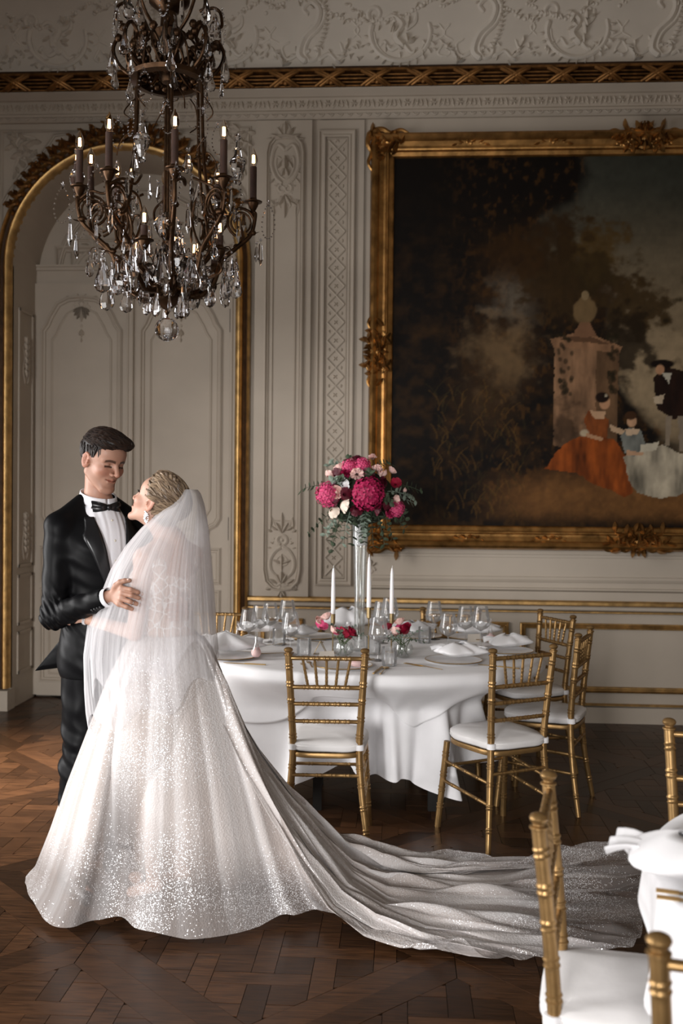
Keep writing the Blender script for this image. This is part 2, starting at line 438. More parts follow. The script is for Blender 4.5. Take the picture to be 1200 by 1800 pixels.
# leaf and flower frieze: each unit a piece of the cornice
z0, z1 = zz(194, .05), zz(175, .055); zm = (z0+z1)/2; hh = (z1-z0)/2
mu = MB(); fl = lambda u, v, h: Vector((u, -h, v))
relief(mu, fl, leaves=[(0, 0, a, hh*.75, hh*.5) for a in range(0, 360, 60)], beads=[(0, 0, hh*.28)], mirror=False)
relief(mu, fl, strokes=[([(hh*1.0, -hh*.8), (hh*1.5, -hh*.2), (hh*1.9, hh*.7)], hh*.16, hh*.1), ([(hh*1.3, hh*.8), (hh*1.8, 0), (hh*2.4, -hh*.75)], hh*.14, hh*.1)],
       leaves=[(hh*1.1, -hh*.6, 75, hh*1.3, hh*.55), (hh*2.0, -hh*.7, 80, hh*1.4, hh*.5), (hh*1.6, hh*.1, -20, hh*.9, hh*.4)])
u0 = mu.obj('frieze_flower', M_stucco, cornice, smooth=True, loc=(0, YW-.052, zm))
us = hh*5.0; k0 = int(-3.1/us); first = True
for k in range(k0, int(2.9/us)):
    if first: u0.location.x = k*us; first = False
    else: link(u0.data, 'frieze_flower', cornice, (k*us, YW-.052, zm))
zd = zz(204, .04); md = MB()
relief(md, fl, strokes=[([(-.022, .006), (0, -.008), (.022, .006)], .005, .005)], beads=[(0, .004, .006)], mirror=False)
u1 = md.obj('swag', M_stucco, cornice, loc=(0, YW-.042, zd)); first = True
for k in range(-44, 42):
    x = k*.068
    if first: u1.location.x = x; first = False
    else: link(u1.data, 'swag', cornice, (x, YW-.042, zd))
# gilt crown of four reeds bound with crossed ribbons
crown = struct(MB().b2((-4.2, YW-.115, zz(156, .13)), (4.6, YW-.05, ZC+.02)).obj('trim_2', M_bole, smooth=False))
gy0, gy1 = zz(154.5, .14), zz(132, .14)
for i in range(4):
    zr = lerp(gy0, gy1, (i+.5)/4.4)
    mm = MB(); mm.tube([(-4.2, YW-.125-.012*i, zr), (4.6, YW-.125-.012*i, zr)], (gy1-gy0)/10.5, 10)
    mm.obj('reed', M_giltd, crown)
mm = MB(); mm.b2((-4.2, YW-.2, gy1-.004), (4.6, YW-.05, gy1+.012)); mm.obj('fillet', M_giltd, crown, smooth=False)
mr = MB()
gh = (gy1-gy0)
for s in (1, -1):
    for o in (-.016, .016):
        P = [(s*(-.085+.17*t)+o, -.150-.02*math.sin(PI*t)-.012*t*4*.8, gy0+gh*t*.98) for t in [i/8 for i in range(9)]]
        mr.tube(P, .013, 8)
for a in range(6): mr.ell((.03*math.cos(a), -.175, (gy0+gy1)/2+.03*math.sin(a)), (.018, .012, .02), 6, 4)
u2 = mr.obj('ribbon', M_giltd, crown, loc=(0, YW, 0)); first = True
for k in range(-12, 9):
    x = X(500, 145, YW-.15)+k*.325
    if first: u2.location.x = x; first = False
    else: link(u2.data, 'ribbon', crown, (x, YW, 0))

# ------------------------------------------------------------ stucco of the cove
ceil = [o for o in C.objects if o.name == 'ceiling'][0]
def cv(cu, v0=0): return lambda u, v, h: cove(cu+u, v0+v)+coven(v0+v)*h
def cove_unit(cx, sgn, kind):
    m = MB(); f0 = cv(cx)
    f = (lambda u, v, h: f0(sgn*u, v, h))
    R = random.Random(int(cx*100)+kind)
    ST = []; LV = []; BD = []
    if kind == 0:      # big S scroll with shell fringe
        ST += [(spiral(-.02, .10, .055, 60, -.9, .4)+[], .012, .010)]
        ST += [([(-.04, .05), (-.09, .10), (-.06, .20), (.02, .28), (.04, .36), (-.01, .41), (-.06, .37), (-.03, .33)], .020, .010)]
        ST += [([(-.02, .05), (-.055, .11), (-.03, .19), (.05, .27), (.075, .36), (.03, .43)], .012, .008)]
        for i in range(12):
            t = i/11; LV.append((.06+.03*math.sin(t*PI)-.06*(1-t), .12+.28*t, -20+40*t, .035, .022))
        ST += [([(-.10, .10), (-.17, .07), (-.20, .14), (-.15, .18)], .011, .005), ([(.03, .06), (.10, .10), (.15, .06), (.19, .10), (.17, .17)], .011, .006)]
        for i in range(7): LV.append((-.14-.02*i, .05+.012*i, 200+25*i, .05, .024))
        for i in range(6): LV.append((.12+.02*i, .04+.02*i, -60+30*i, .05, .022))
    else:              # open cartouche of facing C scrolls, with a figure of leaves inside
        circ = [(.19*math.cos(math.radians(a)), .22+.17*math.sin(math.radians(a))) for a in range(-200, 25, 20)]
        ST += [(circ, .010, .014), ([(u*.88, v+.01) for u, v in circ[2:-1]], .006, .006)]
        ST += [(spiral(.16, .33, .05, -40, 1.1, .3), .012, .006)]
        ST += [([(-.02, .13), (.03, .20), (-.01, .27), (.05, .32), (.10, .30)], .022, .008), ([(-.03, .24), (-.09, .28), (-.10, .34)], .016, .006), ([(0, .15), (.06, .12), (.10, .17), (.13, .14)], .014, .006), ([(-.02, .15), (-.07, .10), (-.11, .13)], .013, .006)]
        for i in range(9): LV.append((-.02+R.uniform(-.05, .07), .18+R.uniform(-.04, .13), R.uniform(0, 360), .06, .028))
        for i in range(14):
            a = math.radians(-190+14*i); LV.append((.2*math.cos(a), .22+.18*math.sin(a), math.degrees(a)+20, .04, .02))
    # garland across the top
    for i in range(34):
        t = i/33; u = -.30+.62*t; v = .36+.07*math.sin(t*PI*1.6+kind*1.5)+R.uniform(-.012, .012)
        BD.append((u, v, R.uniform(.008, .015)))
        if i % 2: LV.append((u, v+R.uniform(-.02, .02), R.uniform(0, 360), .035, .02))
    ST += [([(-.27, .15), (-.24, .09), (-.30, .07)], .007, .004), ([(.24, .30), (.29, .24), (.25, .19)], .007, .004), ([(-.24, .27), (-.28, .21), (-.22, .17)], .006, .004)]
    for i in range(16): LV.append((R.uniform(-.3, .3), R.uniform(.06, .16), R.uniform(0, 360), .035, .017))
    relief(m, lambda u, v, h: f(u, v, h*1.5), [(p_, a_*1.15, b_*1.15) for p_, a_, b_ in ST], LV, BD, mirror=False, sc_=1.12, n=6)
    o = m.obj('cove_scrollwork', M_stuccoc, ceil)
for i, k in enumerate(range(-5, 5)):
    cove_unit(-.05+k*.62, 1 if k % 2 else -1, (k+1) % 2)

# ------------------------------------------------------------ gilt arch round the door, and its crest of leaves
arch = struct(MB().add([], []).obj('trim_3', M_gilt)) if False else None
path = arch_pts(ra, 44, .16)
mm = MB(); w_ = X(426, 800)-X(413, 800)
sweep(mm, path[::-1], [(0.0, -.02), (0, .03), (-.006, .05), (-.02, .062), (-w_*.6, .066), (-w_*.85, .055), (-w_, .04), (-w_, 0)], Y=YW)
arch = struct(mm.obj('trim_3', M_gilt, smooth=35))
mm = MB(); sweep(mm, arch_pts(ra+w_*1.28, 44, .14)[::-1], [(w_*.3, .0), (w_*.28, .02), (0, .012), (-w_*.28, .02), (-w_*.3, 0)], Y=YW); mm.obj('cove_band', M_bole, arch, smooth=35)
mm = MB(); sweep(mm, arch_pts(ra+w_*1.78, 44, .12)[::-1], [(w_*.22, 0), (w_*.2, .045), (0, .06), (-w_*.2, .05), (-w_*.24, 0)], Y=YW); mm.obj('outer_bead', M_gilt, arch, smooth=35)
for sx in (-1, 1):
    mm = MB(); mm.b2((xac+sx*(ra-.01), YW-.09, 0), (xac+sx*(ra+w_*2.3), YW+.05, .15)); mm.obj('plinth', M_wall, arch, smooth=False)
R = random.Random(5)
for i in range(26):    # acanthus leaves on the crown of the arch
    a = math.radians(90+ (i-12.5)*5.0)
    mm = MB(); r = ra+w_*1.7
    size = lerp(.13, .06, abs(i-12.5)/13)
    f = lambda u, v, h, a=a, r=r: Vector((xac+(r+v)*math.cos(a)+u*math.sin(a), YW-.05-h, zsp+(r+v)*math.sin(a)-u*math.cos(a)))
    s = -1 if i > 12 else 1
    relief(mm, f, strokes=[([(-.03*s, -.02), (.02*s, size*.4), (0, size*.8), (.03*s, size)], .014, .006)],
           leaves=[(0, 0, 90+s*R.uniform(10, 50), size*.8, .035), (0, .01, 90-s*R.uniform(10, 60), size*.8, .035), (.0, .0, 90+R.uniform(-20, 20), size, .04), (-.02, -.02, 200, .05, .03)],
           beads=[(R.uniform(-.03, .03), R.uniform(0, size*.7), .011) for _ in range(4)], mirror=False)
    mm.obj('acanthus_leaf', M_giltd, arch)

# ------------------------------------------------------------ alcove: reveal panels, door
mm = MB()
for (za, zb_) in ((.25, .55), (.62, .98), (1.06, 3.0)):    # panels on the visible left reveal
    for (y0, y1) in ((YW+.12, YA-.13),):
        P = [(y0, za), (y1, za), (y1, zb_), (y0, zb_)]
        t = .022
        for k in range(4):
            a, b = P[k], P[(k+1) % 4]
            mm.b2((xa0, min(a[0], b[0])-t/2, min(a[1], b[1])-t/2), (xa0+.012, max(a[0], b[0])+t/2, max(a[1], b[1])+t/2))
mm.obj('reveal_moulding', M_wall, wall, smooth=False)
mm = MB()
fr_ = lambda u, v, h: Vector((xa0+h, YW+.26+u, v))
relief(mm, lambda u, v, h: fr_(u, v+2.6, h), strokes=[([(.02, -.15), (.06, -.05), (.03, .06), (.07, .14)], .012, .007)], leaves=[(0, -.1+.05*i, 60, .07, .03) for i in range(6)], beads=[(0, .2, .02)])
relief(mm, lambda u, v, h: fr_(u, v+1.25, h), strokes=[([(.02, -.15), (.06, -.05), (.03, .06), (.07, .14)], .012, .007)], leaves=[(0, -.1+.05*i, 60, .07, .03) for i in range(6)], beads=[(0, .2, .02)])
mm.obj('reveal_ornament', M_stucco, wall)
YD = YA
dx0, dx1 = onY(61, 900, YD).x, onY(61, 900, YD).x
dc = onY(233, 800, YD).x; dw = dc-dx0
zt = onY(150, 500, YD).z
mm = MB(); mm.b2((xa0, YD-.04, zt), (xa1+.15, YD+.02, zt+.10)); mm.b2((xa0, YD-.06, zt+.10), (xa1+.15, YD+.02, zt+.125)); mm.b2((xa0, YD-.075, zt+.125), (xa1+.2, YD+.02, zt+.14))
mm.obj('overdoor_lintel', M_wall, wall, smooth=False)
mm = MB()     # tympanum frame and its scrolls
ty = [(xac-(ra-.16)*math.cos(PI*i/30), zsp+.02+(ra-.16)*math.sin(PI*i/30)) for i in range(31)]
zt2 = zt+.28
ty = [(xac-(ra-.16), zt2)]+ty+[(xac+(ra-.16), zt2)]
sweep(mm, ty, prof_m(.06, .035), closed=True, Y=YD)
ty2 = [(xac+(p[0]-xac)*.84, zt2+.07+(p[1]-zt2)*.86) for p in ty]
sweep(mm, ty2, prof_m(.03, .02), closed=True, Y=YD)
mm.obj('tympanum_moulding', M_wall, wall, smooth=30)
mm = MB()
relief(mm, onwall(xac+.0, zsp, YD), strokes=[(spiral(.50, -.15, .10, 200, -1.0, .3), .018, .008), ([(.55, -.25), (.60, -.05), (.52, .15), (.40, .28), (.46, .36)], .018, .010), ([(.30, .38), (.18, .50), (.06, .46), (.02, .55)], .018, .01), (spiral(.10, .40, .06, 30, 1.1, .3), .012, .006)],
       leaves=[(.48+.02*math.sin(i), -.2+.07*i, 20+25*i, .09, .035) for i in range(8)]+[(.1+.05*i, .5-.03*i, 60-10*i, .09, .04) for i in range(5)]+[(0, .4, 90, .16, .08), (0, .40, 50, .12, .05)], beads=[(.0, .36, .04), (.05, .33, .02), (.5, .2, .02)])
mm.obj('tympanum_ornament', M_stucco, wall)

mm = MB()
door = None
mm.b2((dx0-.0, YD-.03, .02), (dc+dw, YD+.01, zt)); door = struct(mm.obj('door_1', M_dark, smooth=False))
for s in (-1, 1):
    la, lb = (dx0+.004, dc-.004) if s < 0 else (dc+.004, dc+dw)
    mm = MB(); mm.b2((la, YD-.07, .02), (lb, YD-.03, zt-.006))
    leaf = mm.obj('door_leaf', M_wall, door, smooth=False)
    yl = YD-.07
    pa, pb = la+.085, lb-.085
    zk0, zk1 = .23, .84
    mm = MB(); sweep(mm, rectp(pa, 1.25, pb, 1.26), [(0, 0), (0, 0)], True) if False else None
    # tall panel: shouldered top and bottom
    zt_, zb_ = zt-.12, 1.27
    def shoulder(g):
        a, b = pa+g, pb-g; w2 = (a+b)/2; zt2_, zb2_ = zt_-g, zb_+g
        c = .11
        P = [(a, zb2_+c+.05), (a+.03, zb2_+c), (a+.09, zb2_+c-.03), (a+.10, zb2_+.02), (a+.13, zb2_)]
        P = P + [(2*w2-x, z) for x, z in P[::-1]]
        T = [(b, zt2_-.26), (b-.035, zt2_-.21), (b-.06, zt2_-.15), (b-.12, zt2_-.05), (b-.20, zt2_-.01)]
        P = P + T + [(w2, zt2_)]+[(2*w2-x, z) for x, z in T[::-1]]
        return P
    sweep(mm, shoulder(0), prof_m(.045, .028), True, yl); sweep(mm, shoulder(.07), prof_m(.02, .012), True, yl)
    mm.obj('tall_panel_moulding', M_wall, leaf, smooth=30)
    for z0_, z1_ in ((.93, 1.18), (.14, .85)):
        mm = MB(); sweep(mm, rectp(pa, z0_, pb, z1_), prof_m(.04, .025), True, yl); sweep(mm, rectp(pa+.06, z0_+.05, pb-.06, z1_-.05), prof_m(.018, .012), True, yl)
        mm.obj('panel_moulding', M_wall, leaf, smooth=30)
    mm = MB(); w2 = (pa+pb)/2
    relief(mm, onwall(w2, zt_-.05, yl), strokes=[([(.02, .04), (.07, .06), (.12, .02), (.16, .03)], .012, .006), (spiral(.05, -.02, .03, 90, 1, .3), .01, .005)],
           leaves=[(0, -.02, -90+a, .12-.0007*abs(a), .035) for a in (-60, -40, -20, 0, 20, 40, 60)]+[(0, .02, 60, .07, .03), (.07, .04, 20, .06, .03), (0, -.2, -70, .05, .03), (0, -.19, -90, .07, .025), (0, -.26, -90, .04, .02)], beads=[(0, 0, .026), (0, -.17, .012), (0, .05, .014)])
    mm.obj('shell_ornament', M_stucco, leaf)
    mm = MB()
    for zh in (zt-.30, 1.35, .45):
        xx = la-.002 if s < 0 else lb+.002
        mm.tube([(xx, YD-.075, zh-.09), (xx, YD-.075, zh+.09)], .011, 8)
    mm.obj('hinges', M_dark, leaf)
mm = MB(); mm.b2((dc-.028, YD-.095, .02), (dc+.028, YD-.06, zt-.01)); mm.tube([(dc-.018, YD-.097, .02), (dc-.018, YD-.097, zt-.01)], .009, 8); mm.tube([(dc+.018, YD-.097, .02), (dc+.018, YD-.097, zt-.01)], .009, 8)
mm.obj('meeting_stile', M_wall, door, smooth=30)
mm = MB(); mm.b2((dc+dw, YD-.10, 0), (xa1+.08, YD, zt+.02)); mm.tube([(dc+dw+.012, YD-.10, 0), (dc+dw+.012, YD-.10, zt)], .012, 8); mm.b2((xa0, YD-.045, 0), (dx0-.004, YD, zt+.02)); mm.obj('door_casing', M_wall, door, smooth=30)

# spandrels of the arch
for s in (-1, 1):
    mm = MB()
    xe = xac+s*(ra+.17); r2 = ra+.19
    ztop = Z(430, 226)
    x_o = X(3, 300) if s < 0 else X(438, 300)
    P = []
    for i in range(13):
        a = math.radians(lerp(52, 14, i/12)); P.append((xac+s*r2*math.cos(a), zsp+r2*math.sin(a)))
    P = P+[(x_o, P[-1][1]), (x_o, ztop), (xac+s*.28, ztop), (xac+s*.28+s*.25, ztop-.03)]
    if s > 0: P = P[::-1]
    sweep(mm, P, prof_m(.03, .018), True)
    mm.obj('spandrel_moulding', M_wall, wall, smooth=30)
    mm = MB(); cx_, cz_ = (X(40, 268), Z(40, 268)) if s < 0 else (X(416, 252), Z(416, 252))
    R = random.Random(3)
    relief(mm, onwall(cx_, cz_), strokes=[([(-.10*s, .10), (0, .12), (.05*s, .06), (.03*s, -.02), (.05*s, -.10)], .014, .008), ([(.09*s, .11), (.03*s, .02), (.06*s, -.12), (.05*s, -.22)], .010, .004), (spiral(-.02*s, .0, .04, 90, 1, .3), .012, .006)],
           leaves=[(R.uniform(-.07, .07), R.uniform(-.06, .10), R.uniform(0, 360), .085, .045) for _ in range(20)]+[(.05*s, -.1-.04*i, -90+20*(-1)**i, .06, .03) for i in range(4)], beads=[(R.uniform(-.06, .06), R.uniform(-.05, .09), .014) for _ in range(9)], mirror=False)
    mm.obj('corner_bouquet_relief', M_stucco, wall)

# ------------------------------------------------------------ pilasters and lattice strip
zr = Z(560, 1050)      # chair rail top
ztp = Z(500, 214)
mm = MB(); mm.b2((X(447, 700), YW-.03, zr), (X(545, 700), YW+.01, ztp)); mm.b2((X(558, 700), YW-.018, zr), (X(636, 700), YW+.01, ztp))
mm.obj('pilaster_field', M_wall, wall, smooth=False)
yp = YW-.03
px0, px1 = X(467, 700, yp), X(528, 700, yp)
zt1, zb1 = Z(500, 240, yp), Z(500, 1036, yp)
mm = MB(); pc = (px0+px1)/2; pw = (px1-px0)/2
P = [(px0, zb1+.14), (px0+.015, zb1+.06), (px0+.06, zb1+.012), (pc, zb1)]; P = P+[(2*pc-x, z) for x, z in P[:-1][::-1]]
T = [(px1, zt1-.12), (px1-.012, zt1-.06), (px1-.05, zt1-.012), (pc, zt1)]; P = P+T+[(2*pc-x, z) for x, z in T[:-1][::-1]]
sweep(mm, P, prof_m(.034, .026), True, yp)
mm.obj('pilaster_moulding', M_wall, wall, smooth=30)
mm = MB()      # inner sunk panel: a step with fine fillet
sweep(mm, rectp(px0+.045, zb1+.50, px1-.045, zt1-.46), prof_m(.012, .010), True, yp); mm.obj('sunk_panel_fillet', M_wall, wall, smooth=30)
mm = MB()
f = onwall(pc, zt1, yp)
relief(mm, f, strokes=[([(0, -.10), (.05, -.06), (.085, -.10), (.10, -.20), (.07, -.29), (.02, -.34)], .013, .012), ([(.03, -.16), (.06, -.15), (.065, -.22), (.04, -.28), (0, -.31)], .008, .006), (spiral(.022, -.375, .030, 90, -1.0, .55), .010, .007), ([(0, .02), (.03, .05), (.02, .09)], .012, .007), ([(.03, -.43), (.05, -.47), (.03, -.52)], .010, .005), ([(.09, -.46), (.10, -.52), (.085, -.58)], .008, .004)],
       leaves=[(0, 0, 90, .11, .045), (.01, -.01, 55, .09, .04), (.02, -.02, 20, .10, .04), (.07, -.02, 0, .07, .03), (0, -.14, -90, .10, .06), (.02, -.17, -60, .07, .03), (0, -.22, -110, .07, .04), (.075, -.3, -50, .05, .02), (.085, -.26, -20, .04, .02), (.09, -.2, 0, .03, .02), (.05, -.36, 10, .03, .015), (0, -.42, -60, .09, .04), (0, -.44, -90, .15, .035), (.03, -.47, -30, .07, .03), (.08, -.50, -90, .08, .02), (.08, -.5, 60, .05, .02)], beads=[(0, -.375, .014), (.05, -.33, .007), (.055, -.345, .006), (.055, -.39, .006), (.05, -.41, .005), (0, -.15, .015)])
mm.obj('pilaster_top_relief', M_stucco, wall)
mm = MB(); f = onwall(pc, zb1, yp)
relief(mm, f, strokes=[(spiral(0, .36, .036, -60, 1.0, .95)[:8], .012, .011), ([(0.0, .315), (.05, .28), (.085, .22), (.085, .15), (.05, .10), (0, .075)], .014, .012), ([(0, .02), (.04, .0), (.08, .02), (.10, .05)], .014, .010), ([(.0, .05), (.035, .03), (.06, .06)], .010, .006), ([(.01, .44), (.05, .46), (.07, .52)], .009, .005), ([(.0, .17), (.04, .19), (.03, .23), (0, .25)], .008, .005)],
       leaves=[(0, .42, 90, .14, .03), (0, .41, 60, .09, .035), (.03, .43, 30, .06, .03), (.085, .44, 95, .09, .025), (.07, .42, 20, .04, .025), (0, .04, 60, .08, .04), (0, .05, 90, .08, .05), (.03, .04, 30, .07, .03), (0, -.005, -90, .09, .03), (0, 0, -60, .06, .03), (.06, .01, -10, .06, .03), (0, .13, 90, .13, .03), (0, .19, 20, .07, .03), (.06, .33, 30, .03, .015), (.075, .30, 10, .03, .015)], beads=[(0, .36, .013), (.06, .37, .007), (.065, .345, .007), (.105, .02, .014), (0, .09, .018)])
mm.obj('pilaster_bottom_relief', M_stucco, wall)
yp2 = YW-.018
lx0, lx1 = X(574, 640, yp2), X(604, 640, yp2); lt, lb = Z(590, 247, yp2), Z(590, 1012, yp2)
mm = MB(); sweep(mm, rectp(lx0-.045, lb-.045, lx1+.045, lt+.045), [(-.03, 0), (-.028, .02), (-.02, .026), (-.012, .014), (0, .012), (.012, .02), (.022, .018), (.026, 0)], True, yp2)
sweep(mm, rectp(lx0-.012, lb-.012, lx1+.012, lt+.012), prof_m(.012, .008), True, yp2)
mm.obj('lattice_frame', M_wall, wall, smooth=30)
lw = lx1-lx0; NL = 24; st = (lt-lb)/NL
ml_ = MB(); R45 = None
for s in (-1, 1):
    ml_.tube([(-s*lw/2, -.004, -st/2), (s*lw/2, -.004, st/2)], .007, 6)
for k in range(4):
    a = k*PI/2
relief(ml_, lambda u, v, h: Vector((u, -h, v)), leaves=[(.0, st*.5, a, .020, .012) for a in range(45, 405, 90)]+[(lw*.42, .0, a, .018, .011) for a in (135, 225, 180)]+[(-lw*.42, .0, a, .018, .011) for a in (45, -45, 0)], beads=[(0, st*.5, .004)], mirror=False)
uo = ml_.obj('lattice_cell', M_stucco, wall, loc=((lx0+lx1)/2, yp2, lb+st/2))
for k in range(1, NL): link(uo.data, 'lattice_cell', wall, ((lx0+lx1)/2, yp2, lb+st*(k+.5)))

# small scroll above the chair rail, right of the lattice
mm = MB(); relief(mm, onwall(X(652, 1003), Z(652, 1003)), strokes=[(spiral(0, 0, .03, 0, 1.1, .3), .010, .005)], leaves=[(0, .03, a, .05, .025) for a in (40, 90, 140)], mirror=False); mm.obj('corner_scroll_relief', M_stucco, wall)
# field mouldings round and beneath the painting
mm = MB()
xl = X(640, 1000)
sweep(mm, [(4.4, Z(1140, 1018)), (xl+.06, Z(700, 1016))], [(-.02, 0), (-.018, .012), (0, .018), (.02, .008), (.022, 0)])
sweep(mm, [(4.4, Z(1140, 1038)), (xl+.03, Z(700, 1033))], [(-.014, 0), (-.012, .02), (0, .026), (.012, .01), (.014, 0)])
sweep(mm, [(xl+.03, Z(645, 1033)), (xl+.03, ztp-.03)], prof_m(.016, .012))
sweep(mm, [(4.4, Z(1140, 978)), (xl+.06, Z(700, 975))], [(-.012, 0), (-.01, .01), (.01, .01), (.012, 0)])
mm.obj('field_moulding', M_wall, wall, smooth=30)

# ------------------------------------------------------------ chair rail, wainscot, skirting
cr = X(437, 1050)
def hbar(m, z0, z1, out, x0=cr, x1=4.6): sweep(m, [(x1, (z0+z1)/2), (x0, (z0+z1)/2)], [(-(z1-z0)/2, 0), (-(z1-z0)/2, out*.7), (-(z1-z0)/4, out), ((z1-z0)/4, out), ((z1-z0)/2, out*.7), ((z1-z0)/2, 0)])
zA = Z(1140, 1058.5, YW-.04)
mm = MB(); hbar(mm, Z(1140, 1068, YW-.05), zA, .055); rail = struct(mm.obj('trim_4', M_gilt, smooth=30))
mm = MB(); hbar(mm, Z(1140, 1076, YW-.03), Z(1140, 1068, YW-.03), .03); mm.obj('rail_cove', M_wall, rail, smooth=30)
mm = MB(); hbar(mm, Z(1140, 1080.5, YW-.03), Z(1140, 1076.5, YW-.03), .035); mm.obj('rail_bead', M_gilt, rail, smooth=30)
def gilt_panel(x0, x1, z0, z1):
    mm = MB(); sweep(mm, rectp(x0, z0, x1, z1), [(-.022, 0), (-.02, .02), (-.012, .024), (-.006, .014), (.002, .012), (.008, .024), (.018, .022), (.022, 0)], True)
    return mm.obj('gilt_panel_moulding', M_gilt, wall, smooth=30)
gzt = Z(1100, 1102); gzb = Z(1100, 1213)
gilt_panel(X(918, 1150), 4.3, gzb, gzt); gilt_panel(X(561, 1150), X(888, 1150), gzb, gzt); gilt_panel(X(460, 1150), X(527, 1150), gzb, gzt)
base = struct(MB().b2((cr-.02, YW-.03, 0), (4.6, YW, Z(1100, 1243))).obj('baseboard_back', M_wall, smooth=False))
mm = MB(); hbar(mm, Z(1100, 1242.5, YW-.03), Z(1100, 1238.5, YW-.03), .036); mm.obj('gilt_bead', M_gilt, base, smooth=30)

# ============================================================ PAINTING
YP = YW-.10
fx0, fx1m = X(648, 600, YP), X(690, 600, YP)
fcx = X(1128, 600, YP); fx1 = 2*fcx-fx0
fzt, fzb = Z(700, 231, YP), Z(1000, 968, YP)
fw = fx1m-fx0
painting = thing('framed_painting', 'large dark pastoral painting in a wide carved gilt frame on the panelled wall', 'painting', (fcx, YW-.03, fzb))
po = Vector((fcx, YW-.03, fzb))
def Pm(m, name, mt, smooth=30, parent=painting):
    m.v = [(v[0]-po.x, v[1]-po.y, v[2]-po.z) for v in m.v]; return m.obj(name, mt, parent, smooth)
prof = [(0, .0), (0, .06), (.012, .10), (.03, .115), (.05, .10), (.065, .075), (.095, .06), (.11, .062), (.118, .078), (.128, .075), (.135, .05), (fw-.012, .04), (fw-.005, .045), (fw, .035), (fw, 0)]
R4 = rectp(fx0, fzb, fx1, fzt)
for k in range(4):
    a, b = R4[k], R4[(k+1) % 4]
    d = np.array(b)-np.array(a); d = d/np.hypot(*d); nrm = np.array((-d[1], d[0]))
    mm = MB(); vs = []
    for e, sg in ((a, 1), (b, -1)):
        for s, o in prof:
            p = np.array(e)+nrm*s+d*s*sg; vs.append((p[0], YW-.01-o, p[1]))
    K = len(prof); mm.add(vs, [(i, i+1, K+i+1, K+i) for i in range(K-1)]+[tuple(range(K)), tuple(range(K, 2*K))])
    Pm(mm, 'frame_rail', M_giltf)
def carve(cx, cz, ang, size, kind):
    mm = MB(); ca, sa = math.cos(ang), math.sin(ang); R = random.Random(int(cx*97+cz*31))
    f = lambda u, v, h: Vector((cx+u*ca-v*sa, YW-.085-h*1.5, cz+u*sa+v*ca))
    if kind == 'mid':
        relief(mm, f, strokes=[([(.02, -.06), (.06, -.05), (.10, -.07), (.16, -.05), (.22, -.07), (.27, -.05)], .016, .008), (spiral(.07, .0, .05, -30, 1.1, .3), .015, .008), ([(.0, .07), (.05, .05), (.10, .07), (.16, .04)], .014, .007)],
               leaves=[(R.uniform(0, .2), R.uniform(-.06, .06), R.uniform(0, 360), .09, .04) for _ in range(22)]+[(0, -.02, -90+a, .09, .04) for a in (-40, 0, 40)]+[(0, 0, 90+a, .09, .04) for a in (-40, 0, 40)], beads=[(R.uniform(0, .22), R.uniform(-.07, .06), .012) for _ in range(12)]+[(0, 0, .03)], sc_=size)
    else:
        relief(mm, f, strokes=[([(-.02, -.02), (.06, -.035), (.12, -.01), (.19, -.03), (.25, .0)], .018, .008), ([(-.02, -.02), (-.035, .06), (-.01, .12), (-.03, .19), (.0, .25)], .018, .008), (spiral(.05, .05, .05, 200, 1.1, .3), .016, .008), (spiral(.12, .04, .03, 200, -1.1, .3), .012, .006), (spiral(.04, .12, .03, 200, 1.1, .3), .012, .006)],
               leaves=[(R.uniform(-.02, .2), R.uniform(-.02, .08), R.uniform(0, 360), .08, .035) for _ in range(14)]+[(R.uniform(-.02, .08), R.uniform(-.02, .2), R.uniform(0, 360), .08, .035) for _ in range(14)], beads=[(R.uniform(0, .1), R.uniform(0, .1), .014) for _ in range(8)], mirror=False, sc_=size)
    return Pm(mm, 'corner_carving' if kind != 'mid' else 'middle_carving', M_giltf)
carve(fx0+.015, fzt-.015, -PI/2, 1.05, 'c'); carve(fx0+.015, fzb+.015, 0, 1.05, 'c'); carve(fx1-.015, fzt-.015, PI, 1.05, 'c'); carve(fx1-.015, fzb+.015, PI/2, 1.05, 'c')
carve(fcx, fzb+fw*.4, 0, .95, 'mid'); carve(fcx, fzt-fw*.4, PI, .95, 'mid'); carve(fx0+fw*.35, (fzt+fzb)/2-.08, -PI/2, .95, 'mid')
for xx in (X(820, 950, YP), X(965, 950, YP)):
    for zc_, an in ((fzb+.078, 0), (fzt-.078, PI)):
        mm = MB(); relief(mm, lambda u, v, h, xx=xx, zc_=zc_: Vector((xx+u, YW-.072-h, zc_+v)), strokes=[([(.02, 0), (.05, .015), (.08, -.005), (.13, .01)], .009, .005)], leaves=[(.0, 0, 30, .05, .03), (.05, 0, 20, .05, .025), (.09, 0, -20, .05, .02)], beads=[(0, 0, .016)])
        Pm(mm, 'rail_carving', M_giltf)
